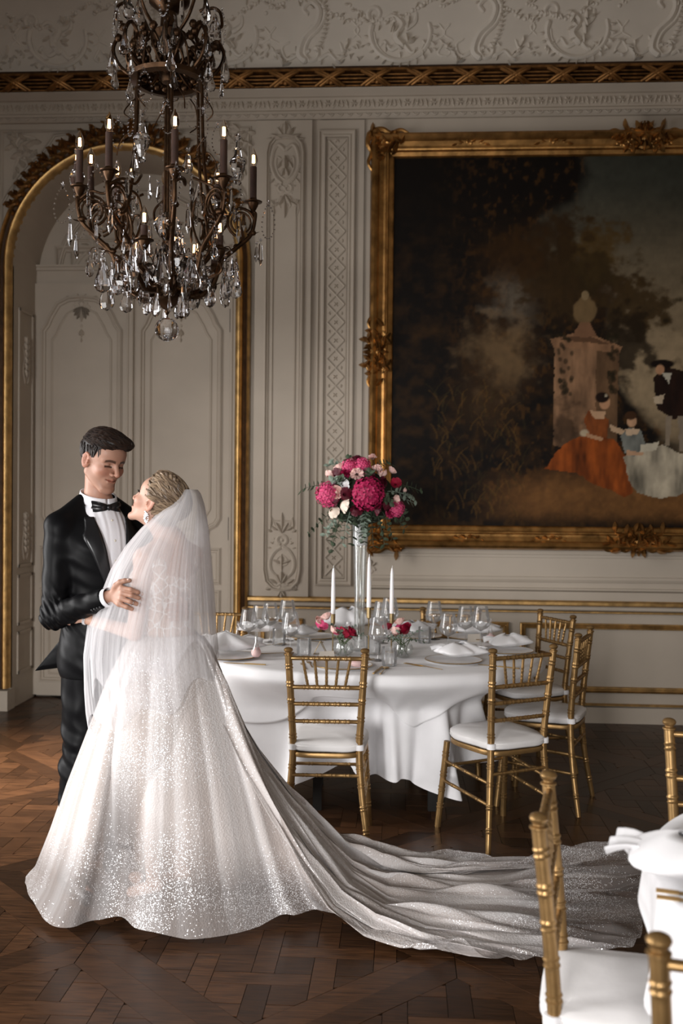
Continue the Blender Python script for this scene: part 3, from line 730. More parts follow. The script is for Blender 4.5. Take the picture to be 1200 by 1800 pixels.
# canvas: a painted pastoral scene, colours held per vertex of the canvas
cx0, cx1, cz0, cz1 = fx0+fw-.01, fx1-fw+.01, fzb+fw-.01, fzt-fw+.01
W_, H_ = 470, 340
gx, gz = np.meshgrid(np.linspace(cx0, cx1, W_), np.linspace(cz0, cz1, H_))
pxl = 690+(gx-fx1m)/(fcx-fx1m)*(1128-690); pyl = 926-(gz-cz0)/(cz1-cz0)*(926-269)
RG = np.random.RandomState(4)
def noise2(sx, sy, seed=0):
    RGn = np.random.RandomState(seed); out = np.zeros_like(pxl); amp = 1; tot = 0
    for o in range(5):
        nx, ny = int(1100/sx)+3, int(800/sy)+3; g = RGn.rand(ny, nx)
        fx = (pxl-600)/sx; fy = (pyl-200)/sy; ix = np.clip(fx.astype(int), 0, nx-2); iy = np.clip(fy.astype(int), 0, ny-2); tx = fx-ix; ty_ = fy-iy
        tx = np.clip(tx, 0, 1); ty_ = np.clip(ty_, 0, 1); tx = tx*tx*(3-2*tx); ty_ = ty_*ty_*(3-2*ty_)
        v = (g[iy, ix]*(1-tx)+g[iy, ix+1]*tx)*(1-ty_)+(g[iy+1, ix]*(1-tx)+g[iy+1, ix+1]*tx)*ty_
        out += amp*v; tot += amp; amp *= .55; sx /= 2; sy /= 2
        if sx < 2.2: break
    return out/tot
n1, n2, n3 = noise2(80, 70, 1), noise2(22, 18, 2), noise2(9, 12, 3)
img = np.zeros((*pxl.shape, 3))
def c8(*c): return (np.array(c)/255.)**2.2
def blend(a, col):
    global img
    a = np.clip(a, 0, 1)[..., None]; img = img*(1-a)+np.array(col)*a
def ss(x, a, b): t = np.clip((x-a)/(b-a), 0, 1); return t*t*(3-2*t)
img[:] = c8(24, 18, 13)
blend((n2-.4)*2.2*ss(pyl, 300, 560), c8(62, 44, 24))
blend(ss(n3, .55, .75)*ss(pxl, 740, 900)*.6, c8(84, 58, 28))
# sky on the right
edge = 985+35*np.sin(pyl/38)+120*(n1-.5)-np.clip(pyl-430, 0, 300)*-.55
sky = ss(pxl, edge-25, edge+35)*(1-ss(pyl, 735+40*n1, 800+40*n1))
skyc = np.where((pyl < 420)[..., None], c8(84, 84, 74), c8(150, 132, 108))
tt = ss(pyl, 300, 640)[..., None]; skyc = c8(66, 68, 62)*(1-tt)+c8(160, 142, 116)*tt
skyc = skyc*(.62+.75*noise2(130, 40, 9)[..., None])
img = img*(1-sky[..., None])+skyc*sky[..., None]
def blob(x, y, rx, ry, col, a=1, nz=.5, hard=.35):
    d = np.sqrt(((pxl-x)/rx)**2+((pyl-y)/ry)**2)+nz*(n2-.5)*1.6
    blend((1-ss(d, 1-hard, 1+hard*.3))*a, col)
blob(905, 520, 55, 55, c8(126, 116, 104), .75, .9, .9); blob(885, 620, 70, 75, c8(130, 106, 78), .8, .9, .9); blob(860, 700, 60, 60, c8(84, 62, 38), .5, .9, .9)
blob(1010, 480, 110, 90, c8(66, 50, 28), .95, .9, .4); blob(1050, 440, 62, 46, c8(96, 76, 42), .8, 1, .5); blob(1040, 470, 50, 44, c8(60, 48, 26), .7, 1.2, .5)
blob(1125, 545, 55, 55, c8(74, 58, 34), .95, 1, .4); blob(1110, 600, 50, 60, c8(44, 34, 20), .9, 1, .4)
blob(960, 420, 75, 60, c8(58, 42, 22), .8, 1.2, .6); blob(900, 440, 60, 60, c8(70, 48, 22), .6, 1.2, .6)
def poly(pts, col, a=1, wob=2.5, shade=0, seed=0):
    x = pxl+(n3-.5)*wob*2; y = pyl+(n2-.5)*wob*2; ins = np.zeros(pxl.shape, bool); j = len(pts)-1
    for i in range(len(pts)):
        xi, yi = pts[i]; xj, yj = pts[j]
        if yi != yj: ins ^= ((yi > y) != (yj > y)) & (x < (xj-xi)*(y-yi)/(yj-yi)+xi)
        j = i
    c = np.array(col)[None, None]*(1+shade*(noise2(14, 50, 20+seed)-.5)*3)[..., None]
    m_ = (ins*a)[..., None]; globals()['img'] = img*(1-m_)+np.clip(c, 0, 1)*m_
# ground
g_ = ss(pyl, 800+30*n1-(pxl-900)*.03, 850+20*n1)*(1-ss(pyl, 885+30*n1, 925))*ss(pxl, 820, 960); blend(g_*.8*(.5+n2*.8), c8(140, 98, 58))
blend(ss(pyl, 880, 926)*.7*ss(n3, .4, .6), c8(56, 40, 20))
# plants in the dark
for i in range(150):
    x0, y0 = RG.uniform(760, 930), RG.uniform(690, 915); L = RG.uniform(10, 34); s_ = RG.uniform(-.9, .9)
    dd = np.abs(pxl-(x0+s_*(y0-pyl)*((y0-pyl)/L))); blend((dd < 1.6)*(pyl < y0)*(pyl > y0-L)*.28, c8(118, 88, 44) if RG.rand() < .5 else c8(70, 60, 34))
# pedestal with its urn
poly([(978, 606), (1052, 600), (1052, 800), (978, 780)], c8(150, 116, 90), 1, 1.5, .5); poly([(1052, 600), (1092, 615), (1090, 780), (1052, 800)], c8(112, 86, 64), 1, 1.5, .4)
poly([(970, 592), (1030, 578), (1097, 606), (1092, 620), (1052, 612), (976, 606)], c8(158, 120, 92), 1, 1, .3); poly([(990, 592), (1030, 583), (1080, 603), (1050, 600)], c8(108, 80, 60))
blob(1031, 541, 22, 26, c8(128, 106, 76), 1, .25, .15); poly([(1022, 562), (1040, 562), (1052, 588), (1010, 588)], c8(140, 104, 80)); blob(1031, 516, 7, 9, c8(150, 130, 100), 1, .2, .2)
for i in range(60): blob(RG.uniform(985, 1010) if i % 2 else RG.uniform(1070, 1090), RG.uniform(585, 690), 4, 5, c8(44, 38, 22), .7, .6, .4)
blob(1000, 760, 32, 60, c8(30, 22, 14), .7, 1, .6)
# seated lady in orange
poly([(964, 822), (985, 790), (1010, 770), (1040, 760), (1085, 768), (1108, 800), (1120, 862), (1104, 872), (1082, 860), (1050, 848), (1018, 828), (990, 826)], c8(140, 72, 30), 1, 3, .75, 3)
poly([(1032, 735), (1040, 716), (1060, 722), (1076, 735), (1072, 765), (1040, 765)], c8(140, 78, 40), 1, 1.5, .6); poly([(1042, 718), (1070, 720), (1068, 734), (1050, 732)], c8(206, 168, 136), 1, 1)
blob(1033, 758, 9, 7, c8(206, 190, 164), 1, .3); poly([(1036, 758), (1066, 766), (1064, 772), (1038, 766)], c8(200, 156, 122), 1, 1); poly([(1076, 742), (1106, 754), (1104, 762), (1080, 754)], c8(210, 180, 150), 1, 1)
blob(1068, 704, 10, 13, c8(206, 158, 124), 1, .1, .15); blob(1063, 695, 13, 10, c8(40, 26, 18), 1, .2, .2); blob(1070, 692, 3, 3, c8(190, 180, 160), 1, 0, .3)
# seated lady in white
poly([(1104, 800), (1130, 784), (1170, 778), (1215, 800), (1235, 840), (1200, 868), (1160, 872), (1128, 864), (1112, 840)], c8(176, 168, 152), 1, 3, .6, 5)
poly([(1096, 762), (1110, 748), (1132, 752), (1142, 780), (1120, 800), (1104, 792)], c8(120, 124, 122), 1, 1.5, .5); poly([(1104, 750), (1130, 750), (1126, 760), (1108, 760)], c8(216, 190, 164))
blob(1116, 737, 9, 11, c8(208, 166, 134), 1, .1, .15); blob(1114, 727, 11, 8, c8(74, 50, 32), 1, .2, .2); poly([(1132, 778), (1165, 772), (1160, 788), (1134, 792)], c8(214, 208, 192)); poly([(1108, 788), (1138, 792), (1136, 798), (1108, 796)], c8(206, 166, 136))
# leaning gentleman
poly([(1152, 660), (1172, 640), (1215, 650), (1225, 720), (1190, 735), (1160, 715), (1156, 690)], c8(44, 28, 20), 1, 2, .6); blob(1168, 636, 20, 8, c8(30, 20, 14), 1, .2, .2); blob(1164, 646, 8, 9, c8(196, 150, 118), 1, .1, .2)
poly([(1168, 652), (1184, 650), (1180, 672)], c8(200, 196, 184)); poly([(1152, 695), (1172, 690), (1168, 706), (1156, 706)], c8(214, 196, 172)); poly([(1174, 728), (1186, 728), (1182, 780), (1174, 780)], c8(158, 144, 128)); poly([(1196, 728), (1210, 728), (1212, 790), (1200, 790)], c8(150, 138, 124))
# right part of the landscape beyond the gentleman
blob(1330, 520, 120, 180, c8(50, 40, 24), .9, 1, .5); blob(1450, 640, 120, 230, c8(30, 22, 14), .9, 1, .5)
img = np.clip(img*(.82+.36*n3[..., None])*.62*np.array([1.0, .95, .86]), 0, 1)
hgt = (n3-.5)*.0012
me = bpy.data.meshes.new('canvas')
yc = YW-.035
co = np.stack([gx-po.x, np.full_like(gx, yc-po.y)-hgt, gz-po.z], -1).reshape(-1, 3)
idx = np.arange(W_*H_).reshape(H_, W_)
q = np.stack([idx[:-1, :-1], idx[:-1, 1:], idx[1:, 1:], idx[1:, :-1]], -1).reshape(-1, 4)
me.vertices.add(len(co)); me.vertices.foreach_set('co', co.ravel()); me.loops.add(q.size); me.loops.foreach_set('vertex_index', q.ravel().astype(np.int32))
me.polygons.add(len(q)); me.polygons.foreach_set('loop_start', (np.arange(len(q))*4).astype(np.int32)); me.update(); me.validate()
ca_ = me.color_attributes.new('paint', 'FLOAT_COLOR', 'POINT'); ca_.data.foreach_set('color', np.concatenate([img.reshape(-1, 3), np.ones((W_*H_, 1))], 1).ravel())
M_canvas, nt, b = nodes('oil_paint'); at_ = nt.nodes.new('ShaderNodeVertexColor'); at_.layer_name = 'paint'; nt.links.new(at_.outputs[0], b.inputs['Base Color']); b.inputs['Roughness'].default_value = .6; b.inputs['Specular IOR Level'].default_value = .12
me.materials.append(M_canvas); link(me, 'canvas', painting)

# ============================================================ CHAIRS
M_gold = mat('gold_lacquer', (.33, .20, .08), .36, metal=.72, var=.12, scale=30, rvar=.06, spec=.5)
M_white = mat('white_cotton', (.88, .87, .88), .9, var=.02, scale=12, bump=.12, bscale=300, spec=.1, sheen=.2)
M_cush = mat('cushion_cotton', (.82, .80, .79), .9, var=.03, scale=10, bump=.1, bscale=90, spec=.1)
def bamboo(m, p0, p1, r, nodes_=(), n=10, ends=1.0):
    p0, p1 = Vector(p0), Vector(p1); L = (p1-p0).length
    st = [(0, r*ends), (L, r*ends)]
    for t in nodes_:
        c = t*L
        for dx, k in ((-.013, 1), (-.0105, 1.16), (-.0065, 1.16), (-.004, 1.0), (.004, 1.0), (.0065, 1.16), (.0105, 1.16), (.013, 1)): st.append((c+dx, r*k))
    st = sorted(s for s in st if -1e-6 <= s[0] <= L+1e-6)
    d = (p1-p0)/L
    m.tube([p0+d*s for s, _ in st], [q for _, q in st], n)
def make_chair(label, group):
    t = thing('chiavari_chair', label, 'chair', group=group)
    R = .0162
    for s in (-1, 1):
        A, B, T = Vector((s*.198, -.22, 0)), Vector((s*.150, -.165, .45)), Vector((s*.172, -.202, .895))
        m = MB()
        P = spline([tuple(A), (s*.165, -.18, .25), tuple(B), (s*.157, -.174, .62), tuple(T)], 26)
        zs = [.10, .20, .30, .38, .52, .60, .68, .76, .84]
        rad = []
        for p in P:
            d = min(abs(abs(p[2]-z)-.0085) for z in zs); k = 1.17 if d < .0028 else 1
            rad.append(R*k*(.8+.2*min(1, p[2]/.35)))
        # refine rings by sampling finely
        Q = []; RQ = []
        for i in range(len(P)-1):
            for j in range(3):
                q = tuple(lerp(P[i][c], P[i+1][c], j/3) for c in range(3)); Q.append(q)
        Q.append(P[-1])
        for p in Q:
            d = min(abs(abs(p[2]-z)-.0075) for z in zs); RQ.append(R*(1.18 if d < .0026 else 1)*(.8+.2*min(1, p[2]/.35)))
        m.tube(Q, RQ, 12)
        m.lathe([(R*.9, -.006), (R*1.25, -.002), (R*1.25, .002), (R*.8, .005), (R*.8, .008), (R*1.15, .013), (R*1.3, .020), (R*1.1, .027), (R*.6, .031), (.001, .032)], 12, Matrix.Translation(T))
        m.obj('back_post', M_gold, t)
        m = MB(); bamboo(m, (s*.196, .205, 0), (s*.172, .165, .425), R*.95, [.25, .45, .62, .85], 12); m.obj('leg', M_gold, t)
    def px(z): return interp(z, [.45, .62, .895], [.150, .157, .172]), interp(z, [.45, .62, .895], [-.165, -.174, -.202])
    for z, nm, r in ((.878, 'top_rail', .0100), (.745, 'cross_rail', .0100), (.668, 'cross_rail', .0092), (.588, 'cross_rail', .0092)):
        x, y = px(z); m = MB(); bamboo(m, (-x, y, z), (x, y, z), r, [.22, .36, .5, .64, .78] if z > .7 else [.2, .35, .5, .65, .8], 10); m.obj(nm, M_gold, t)
    y1, y0 = px(.878)[1], px(.745)[1]
    for k in range(-2, 3):
        m = MB(); bamboo(m, (k*.0415, y0, .745), (k*.0540, y1, .878), .0062, [.28, .55], 8); m.obj('spindle', M_gold, t)
    def st(a, b, n_): m = MB(); bamboo(m, a, b, .0082, n_, 8); m.obj('stretcher', M_gold, t)
    st((-.158, -.178, .345), (.158, -.178, .345), [.2, .4, .6, .8]); st((-.182, .185, .30), (.182, .185, .30), [.25, .5, .75])
    for s in (-1, 1):
        st((s*.158, -.178, .30), (s*.180, .178, .33), [.25, .5, .75]); st((s*.167, -.192, .205), (s*.186, .187, .235), [.25, .5, .75])
    # seat board: rounded trapezoid frame
    def outline(g, n=40):
        P = []
        for i in range(n):
            a = 2*PI*i/n; c, s = math.cos(a), math.sin(a)
            e = .42; x = abs(c)**e*math.copysign(1, c); y = abs(s)**e*math.copysign(1, s)
            if s > 0: e2 = .62; x = abs(c)**e2*math.copysign(1, c); y = abs(s)**.75
            yy = y*(.19+g); P.append((x*(lerp(.160, .195, (yy+.19)/.38)+g), yy))
        return P
    m = MB(); lev = [(0, .425), (.006, .428), (.008, .440), (.004, .449), (-.03, .450)]
    vs = []
    for g, z in lev: vs += [(x, y, z) for x, y in outline(g)]
    n = 40; fs = [(i*n+k, i*n+(k+1) % n, (i+1)*n+(k+1) % n, (i+1)*n+k) for i in range(4) for k in range(n)]
    fs += [tuple(range(n))[::-1], tuple(range(4*n, 5*n))]; m.add(vs, fs); m.obj('seat', M_gold, t)
    m = MB(); lev = [(-.02, .452), (.004, .455), (.012, .464), (.010, .474), (.012, .478), (.009, .483), (.011, .487), (.0, .496), (-.05, .503), (-.12, .506)]
    vs = []
    for g, z in lev: vs += [(x+.002*math.sin(y*60), y, z+.0015*math.sin(x*50+y*30)) for x, y in outline(g)]
    L = len(lev); fs = [(i*n+k, i*n+(k+1) % n, (i+1)*n+(k+1) % n, (i+1)*n+k) for i in range(L-1) for k in range(n)]
    fs += [tuple(range(n))[::-1], tuple(range((L-1)*n, L*n))]; m.add(vs, fs); cu = m.obj('cushion', M_cush, t, smooth=60)
    for s in (-1, 1):
        m = MB(); m.lathe([(R+.001, -.013), (R+.005, -.012), (R+.0055, 0), (R+.005, .012), (R+.001, .013)], 12, Matrix.Translation((s*.151, -.168, .472)))
        m.b2((s*.120, -.158, .460), (s*.15, -.150, .484)); m.obj('strap', M_white, cu)
    return t
ch1 = make_chair('gold bamboo-style chair seen squarely from behind, nearest the bride\'s skirt at the set table', 'gold chairs around the set table')
ch1.name = 'chiavari_chair'
def put(o, a, b):     # a, b: camera-ground positions of the left and right back posts, chair faces away from the back line
    A, B = cg(*a), cg(*b); mid = (A+B)/2; d = (B-A).normalized(); fwd = Vector((-d.y, d.x, 0))
    o.location = mid+fwd*.202; o.location.z = 0; o.rotation_euler = (0, 0, math.atan2(d.y, d.x)); return o
def postpos(px, py, z=.90):  # where a back post top stands
    p = onZ(px, py, z); return (p.x*math.cos(YAW)+p.y*math.sin(YAW), -p.x*math.sin(YAW)+p.y*math.cos(YAW))
def chair(A, B, label, group): return put(copy_tree(ch1, label=label) , A, B) if label else None
G1 = 'gold chairs around the set table'
def retag(o, g): o['group'] = g; return o
put(ch1, postpos(507, 1148), postpos(641, 1150))
a = postpos(866, 1150); bq = Vector(a)+Vector((math.cos(math.radians(27)), math.sin(math.radians(27))))*.344
put(copy_tree(ch1, label='gold chair with white cushion turned three-quarters, in front of the table\'s right end'), a, tuple(bq))
a = postpos(1016, 1122); bq = Vector(a)+Vector((math.cos(math.radians(66)), math.sin(math.radians(66))))*.344
put(copy_tree(ch1, label='gold chair seen from its side at the right end of the set table'), a, tuple(bq))
a = postpos(1007, 1089); bq = Vector(a)+Vector((math.cos(math.radians(112)), math.sin(math.radians(112))))*.344
put(copy_tree(ch1, label='gold chair furthest right behind the set table, facing the camera at an angle'), a, tuple(bq))
a = postpos(841, 1077); put(copy_tree(ch1, label='gold chair behind the table, seen through the wine glasses on the right'), a, (a[0]-.34, a[1]+.06))
a = postpos(430, 1074); put(copy_tree(ch1, label='gold chair behind the table\'s left end, its back just right of the veil'), a, (a[0]-.34, a[1]+.03))
# chairs of the second table in the foreground
G2 = 'gold chairs of the table in the foreground'
retag(put(copy_tree(ch1, label='blurred gold chair seen edge-on in the right foreground'), (.522, 2.47), (.430, 2.13)), G2)
retag(put(copy_tree(ch1, label='gold chair back cut off by the bottom right corner'), (.85, 1.42), (.497, 1.56)) if False else put(copy_tree(ch1, label='gold chair back cut off by the bottom right corner'), (.497, 1.545), (.835, 1.44)), G2)
retag(put(copy_tree(ch1, label='gold chair at the right edge, standing behind the foreground table'), (1.36, 3.0), (1.02, 3.08)), G2)

# ============================================================ TABLES
ZT = .765
def make_table(cx, cy, ra_, rb_, rz, label, hem, pushes, seed, overlay_rot, half, ztop=ZT):
    t = thing('round_table', label, 'table', (cx, cy, 0), rz)
    m = MB(); m.lathe([(.02, ztop-.03), (1, ztop-.03), (1, ztop-.004), (.02, ztop-.004)], 48); m.v = [(v[0]*ra_*.94, v[1]*rb_*.94, v[2]) for v in m.v]
    m.obj('tabletop', mat('plywood', (.3, .2, .12), .6), t)
    for k in range(4):
        a = PI/4+k*PI/2; m = MB(); m.box((ra_*.48*math.cos(a), rb_*.48*math.sin(a), (ztop-.03)/2), (.045, .045, ztop-.03)); m.obj('leg', M_dark, t)
    R = random.Random(seed)
    ph = [R.uniform(0, 6.28) for _ in range(8)]
    # the hanging cloth gives way to the chairs pushed in under the table
    bpy.context.view_layer.update()
    inv = [o.matrix_world.inverted() for o in C.objects if o.name.startswith('chiavari_chair')]
    NPH = 180; push = []
    Wm = Matrix.Translation((cx, cy, 0)) @ Matrix.Rotation(rz, 4, 'Z')
    for i in range(NPH):
        th = 2*PI*i/NPH; rt = 1/math.hypot(math.cos(th)/ra_, math.sin(th)/rb_); need = 0
        for j in range(40):
            r = rt-.34+.012*j; p = Wm @ Vector((r*math.cos(th), r*math.sin(th), .46))
            if any(abs(q.x) < .235 and -.24 < q.y < .235 for q in (M_ @ p for M_ in inv)): need = rt+.135-r; break
        push.append(min(.28 if seed == 8 else .42, max(0, need)))
    push = [max(push[(i+k) % NPH] for k in range(-7, 8)) for i in range(NPH)]
    for _ in range(3): push = [sum(push[(i+k) % NPH] for k in range(-3, 4))/7 for i in range(NPH)]
    def drape(rc, off, zt, amp, kf, pk=1, z_end=None, nu=240, nh=26):
        def fn(u, v):
            th = 2*PI*u; c, s = math.cos(th), math.sin(th)
            rt = 1/math.hypot(c/ra_, s/rb_)+off
            if v < .3: r = rt*v/.3; return Vector((r*c, r*s, zt))
            h = (v-.3)/.7; Lh = max(.02, rc(th)-rt+off); d = Lh*h
            er = .02
            z = zt - d + er*(1-math.exp(-d/er))*0.6
            k1 = math.cos(11*th+ph[0]+.8*math.sin(2*th+ph[1])); k2 = math.cos(19*th+ph[2]+1.2*math.sin(3*th+ph[3]))
            dz = max(0, ztop-z)
            fold = .21*dz**1.25*(.7*k1+.3*k2)*(1+.35*k1)
            r = rt+.012*(1-math.exp(-dz/.01))+fold+.03*dz
            pf = (th/(2*PI)*NPH) % NPH; i0 = int(pf); pd = lerp(push[i0], push[(i0+1) % NPH], pf-i0)
            zz_ = min(1, max(0, (ztop-z-.03)/.205)); r -= pk*pd*zz_*zz_*(3-2*zz_)
            return Vector((r*c, r*s, z))
        m = MB(); m.grid(fn, nu, nh+10, closeu=True); return m
    m = drape(lambda th: 1/math.hypot(math.cos(th)/ra_, math.sin(th)/rb_)+hem+.05*math.sin(3*th+ph[4])+.03*math.sin(7*th+ph[5]), .003, ztop, .17, 11)
    cl = m.obj('tablecloth', M_white, None, smooth=180, loc=(cx, cy, 0)); cl.rotation_euler = (0, 0, rz)
    def sq(th): return 1/math.hypot(math.cos(th)/ra_, math.sin(th)/rb_)+half*(1+.42*math.cos(4*(th-overlay_rot))+.12*math.cos(8*(th-overlay_rot)))
    m = drape(sq, .016, ztop+.003, .10, 8, 0 if seed == 8 else 1)
    ov = m.obj('overlay_cloth', M_white, None, smooth=180, loc=(cx, cy, 0)); ov.modifiers.new('t', 'SOLIDIFY').thickness = .003; ov.modifiers['t'].offset = 1; ov.rotation_euler = (0, 0, rz)
    return t, cl, ov
TC = cg(.185, 5.32)
def angto(px, py): p = onZ(px, py, .46)-TC; return math.atan2(p.y, p.x)-YAW
t1, cl1, ov1 = make_table(TC.x, TC.y, .87, .67, YAW, 'oval dining table standing under white cloths, mostly hidden', .59,
    [(angto(580, 1290), .42, .24, .24), (angto(835, 1290), .40, .20, .24), (angto(930, 1250), .3, .16, .24), (angto(960, 1210), .3, .14, .24)], 3, math.radians(-62), .21)
tag(cl1, 'long white tablecloth falling in folds almost to the dark floor', 'tablecloth'); tag(ov1, 'white square overlay cloth on the set table with pointed corners hanging', 'tablecloth')
T2 = cg(1.43, 2.12)
t2, cl2, ov2 = make_table(T2.x, T2.y, .71, .71, 0, 'foreground dining table hidden under white cloth at the right edge', .35, [(math.radians(190), .35, .05, .2)], 8, math.radians(190), .165)
tag(cl2, 'blurred white tablecloth of the foreground table at the right edge', 'tablecloth'); tag(ov2, 'blurred white overlay cloth hanging in a point in the right foreground', 'tablecloth')

# ============================================================ TABLEWARE
def glassmat(name, tint=(1, 1, 1), refl=.9, rough=.02, milky=.04):
    m = bpy.data.materials.new(name); m.use_nodes = True; nt = m.node_tree; nt.nodes.clear(); N = nt.nodes.new; L = nt.links
    o = N('ShaderNodeOutputMaterial'); t = N('ShaderNodeBsdfTransparent'); t.inputs[0].default_value = (*tint, 1); g = N('ShaderNodeBsdfGlossy'); g.inputs['Roughness'].default_value = rough
    d = N('ShaderNodeBsdfDiffuse'); d.inputs[0].default_value = (.9, .9, .92, 1)
    lw = N('ShaderNodeLayerWeight'); lw.inputs[0].default_value = .35
    mr = N('ShaderNodeMapRange'); mr.inputs['To Min'].default_value = .05; mr.inputs['To Max'].default_value = refl; L.new(lw.outputs['Fresnel'], mr.inputs['Value'])
    m1 = N('ShaderNodeMixShader'); L.new(mr.outputs[0], m1.inputs[0]); L.new(t.outputs[0], m1.inputs[1]); L.new(g.outputs[0], m1.inputs[2])
    m2 = N('ShaderNodeMixShader'); m2.inputs[0].default_value = milky; L.new(m1.outputs[0], m2.inputs[1]); L.new(d.outputs[0], m2.inputs[2]); L.new(m2.outputs[0], o.inputs[0])
    return m
M_glass = glassmat('table_glass', (.985, .99, .99), .8, .02, .07)
M_glass2 = glassmat('vase_glass', (.975, .985, .98), .38, .03, .05)
M_china = mat('white_china', (.8, .79, .79), .25, spec=.5, var=.01)
M_rim = mat('gold_rim', (.55, .36, .14), .3, metal=.9, var=.1)
M_brass = mat('brushed_brass', (.42, .31, .16), .32, metal=.9, var=.15, scale=40)
M_wax = mat('white_wax', (.86, .84, .84), .45, sub=.2, var=.02)
M_pinkw = mat('pink_wax', (.80, .56, .54), .5, sub=.1, var=.05)
M_card = mat('card_paper', (.72, .66, .58), .8, var=.02)
TZ = ZT+.006
def at(px, py, z=TZ): return onZ(px, py, z)
def glass_prof(h, stem, rb, rt, foot):
    return [(foot, 0), (foot, .002), (foot*.5, .005), (.006, .010), (.0042, .02), (.0038, stem*.6), (.0045, stem), (.012, stem+.004), (rb*.7, stem+.018), (rb*.97, stem+.036), (rb, stem+.044), (rb*.97, stem+.055), (lerp(rb, rt, .55), lerp(stem+.05, h, .5)), (rt, h), (rt-.0012, h+.0005)]
def make_wine(h, label, loc, rb=.052, rt=.036):
    t = thing('wine_glass', label, 'glass', loc, 0, 'wine glasses on the set table')
    st = h*.42
    p = glass_prof(h, st, rb, rt, .036)
    m = MB(); m.lathe(p[6:], 24, cap=False); m.obj('bowl', M_glass, t, smooth=50)
    m = MB(); m.lathe(p[2:8], 12, cap=False); m.obj('stem', M_glass, t, smooth=50)
    m = MB(); m.lathe([(.001, .004)]+[(foot_, z) for foot_, z in ((.036, 0), (.036, .002), (.018, .005), (.006, .010))], 24, cap=False); m.obj('foot', M_glass, t, smooth=50)
    return t
WG = [(437, 1071, .215, 'wine glass nearest the veil at the left end of the table'), (457, 1064, .225, 'wine glass second from the veil, just left of another'), (475, 1060, .225, 'wine glass third from the veil on the left of the table'),
      (505, 1055, .235, 'tallest wine glass of the left group, above the near chair'), (511, 1076, .225, 'wine glass right in front of the tallest left-hand glass'),
      (665, 1084, .225, 'wine glass nearest the camera at the middle of the table'), (671, 1057, .24, 'wine glass behind the tall vase, left of the pair'), (685, 1051, .24, 'wine glass right beside the right-hand taper candle'),
      (763, 1057, .225, 'wine glass first from the left in the right-hand group'), (788, 1078, .215, 'nearest and lowest wine glass of the right-hand group'), (818, 1066, .225, 'wine glass in the middle of the right-hand group'), (845, 1066, .235, 'wine glass furthest right on the table')]
w0 = None
for i, (px, py, h, lb) in enumerate(WG):
    p = onZ(px, py, TZ+h)
    if w0 is None: w0 = make_wine(.225, lb, (p.x, p.y, TZ)); w0.scale = (1, 1, h/.225)
    else: c = copy_tree(w0, loc=(p.x, p.y, TZ), label=lb); c.scale = (h/.225*1.0,)*3
def tumbler(loc, label):
    m = MB(); m.lathe([(.001, .003), (.030, .003), (.032, .0), (.036, .003), (.039, .04), (.037, .092), (.0358, .092), (.0375, .04), (.033, .006)], 24, cap=False)
    return tag(m.obj('water_tumbler', M_glass, None, smooth=40, loc=loc), label, 'glass', 'water tumblers on the set table')
for px, py, lb in ((534, 1153, 'stemless water tumbler beside the near chair\'s left post'), (490, 1134, 'stemless tumbler among the left-hand wine glasses'), (684, 1170, 'water tumbler nearest the table edge, right of the near chair'), (746, 1130, 'water tumbler at the left of the right-hand glasses'), (656, 1150, 'tumbler right of the foot of the tall vase')):
    tumbler(at(px, py), lb)

def plate(loc, label, r=.145):
    t = thing('charger_plate', label, 'plate', loc, 0, 'gold-rimmed plates on the set table')
    m = MB(); m.lathe([(.001, .003), (r*.6, .003), (r*.66, .005), (r*.97, .012), (r*.985, .0135), (r*.96, .010), (r*.6, 0), (.001, 0)], 40, cap=False); m.obj('plate', M_china, t, smooth=50)
    m = MB(); q = [(r*math.cos(a*PI/20), r*math.sin(a*PI/20), .0125) for a in range(40)]; m.tube(q, .0022, 6, closed=True); m.obj('rim', M_rim, t)
    return t
def napkin(loc, label, s=1.0, rz=0, seed=0, kind=0):
    """a napkin gathered into a loose puffed knot with flaring ends"""
    R = random.Random(seed); ph = [R.uniform(0, 6.28) for _ in range(6)]
    def fn(u, v):
        th = 2*PI*u; 
        if kind == 0:      # puff
            r = (.025+.10*math.sin(PI*min(1, v*1.02))**.7)*(1+.20*math.cos(3*th+ph[0])+.10*math.cos(7*th+ph[1]+3*v))
            z = .012+.088*v*(1+.10*math.sin(2*th+ph[2]))*(1-.25*(r/.14)**2)
            return Vector((r*math.cos(th)*1.25, r*math.sin(th)*.75, z))
        r = lerp(.004, .075, v)*(1+.35*math.cos(4*th+ph[0])); return Vector((r*math.cos(th), r*math.sin(th)*.7, .05+.05*v+.012*math.sin(5*th+ph[1])))
    m = MB()
    m.grid(fn, 48, 16, closeu=True)
    def fan(ang):
        ca, sa = math.cos(ang), math.sin(ang)
        def f2(u, v):
            w_ = (u-.5)*lerp(.02, .15, v); y = lerp(.03, .17, v); z = .035+.035*math.sin(v*2.4)+.014*math.sin(u*14+ph[3])*v
            return Vector((ca*y-sa*w_, sa*y+ca*w_, z))
        m.grid(f2, 20, 8)
    fan(ph[4] if kind else .3); fan(2.6)
    o = m.obj('napkin', M_white, None, smooth=180, loc=(loc[0], loc[1], loc[2]+.014)); o.rotation_euler = (0, 0, rz); s *= .8; o.scale = (s, s, s)
    so = o.modifiers.new('thickness', 'SOLIDIFY'); so.thickness = .002
    return tag(o, label, 'napkin', 'white napkins on the set table')
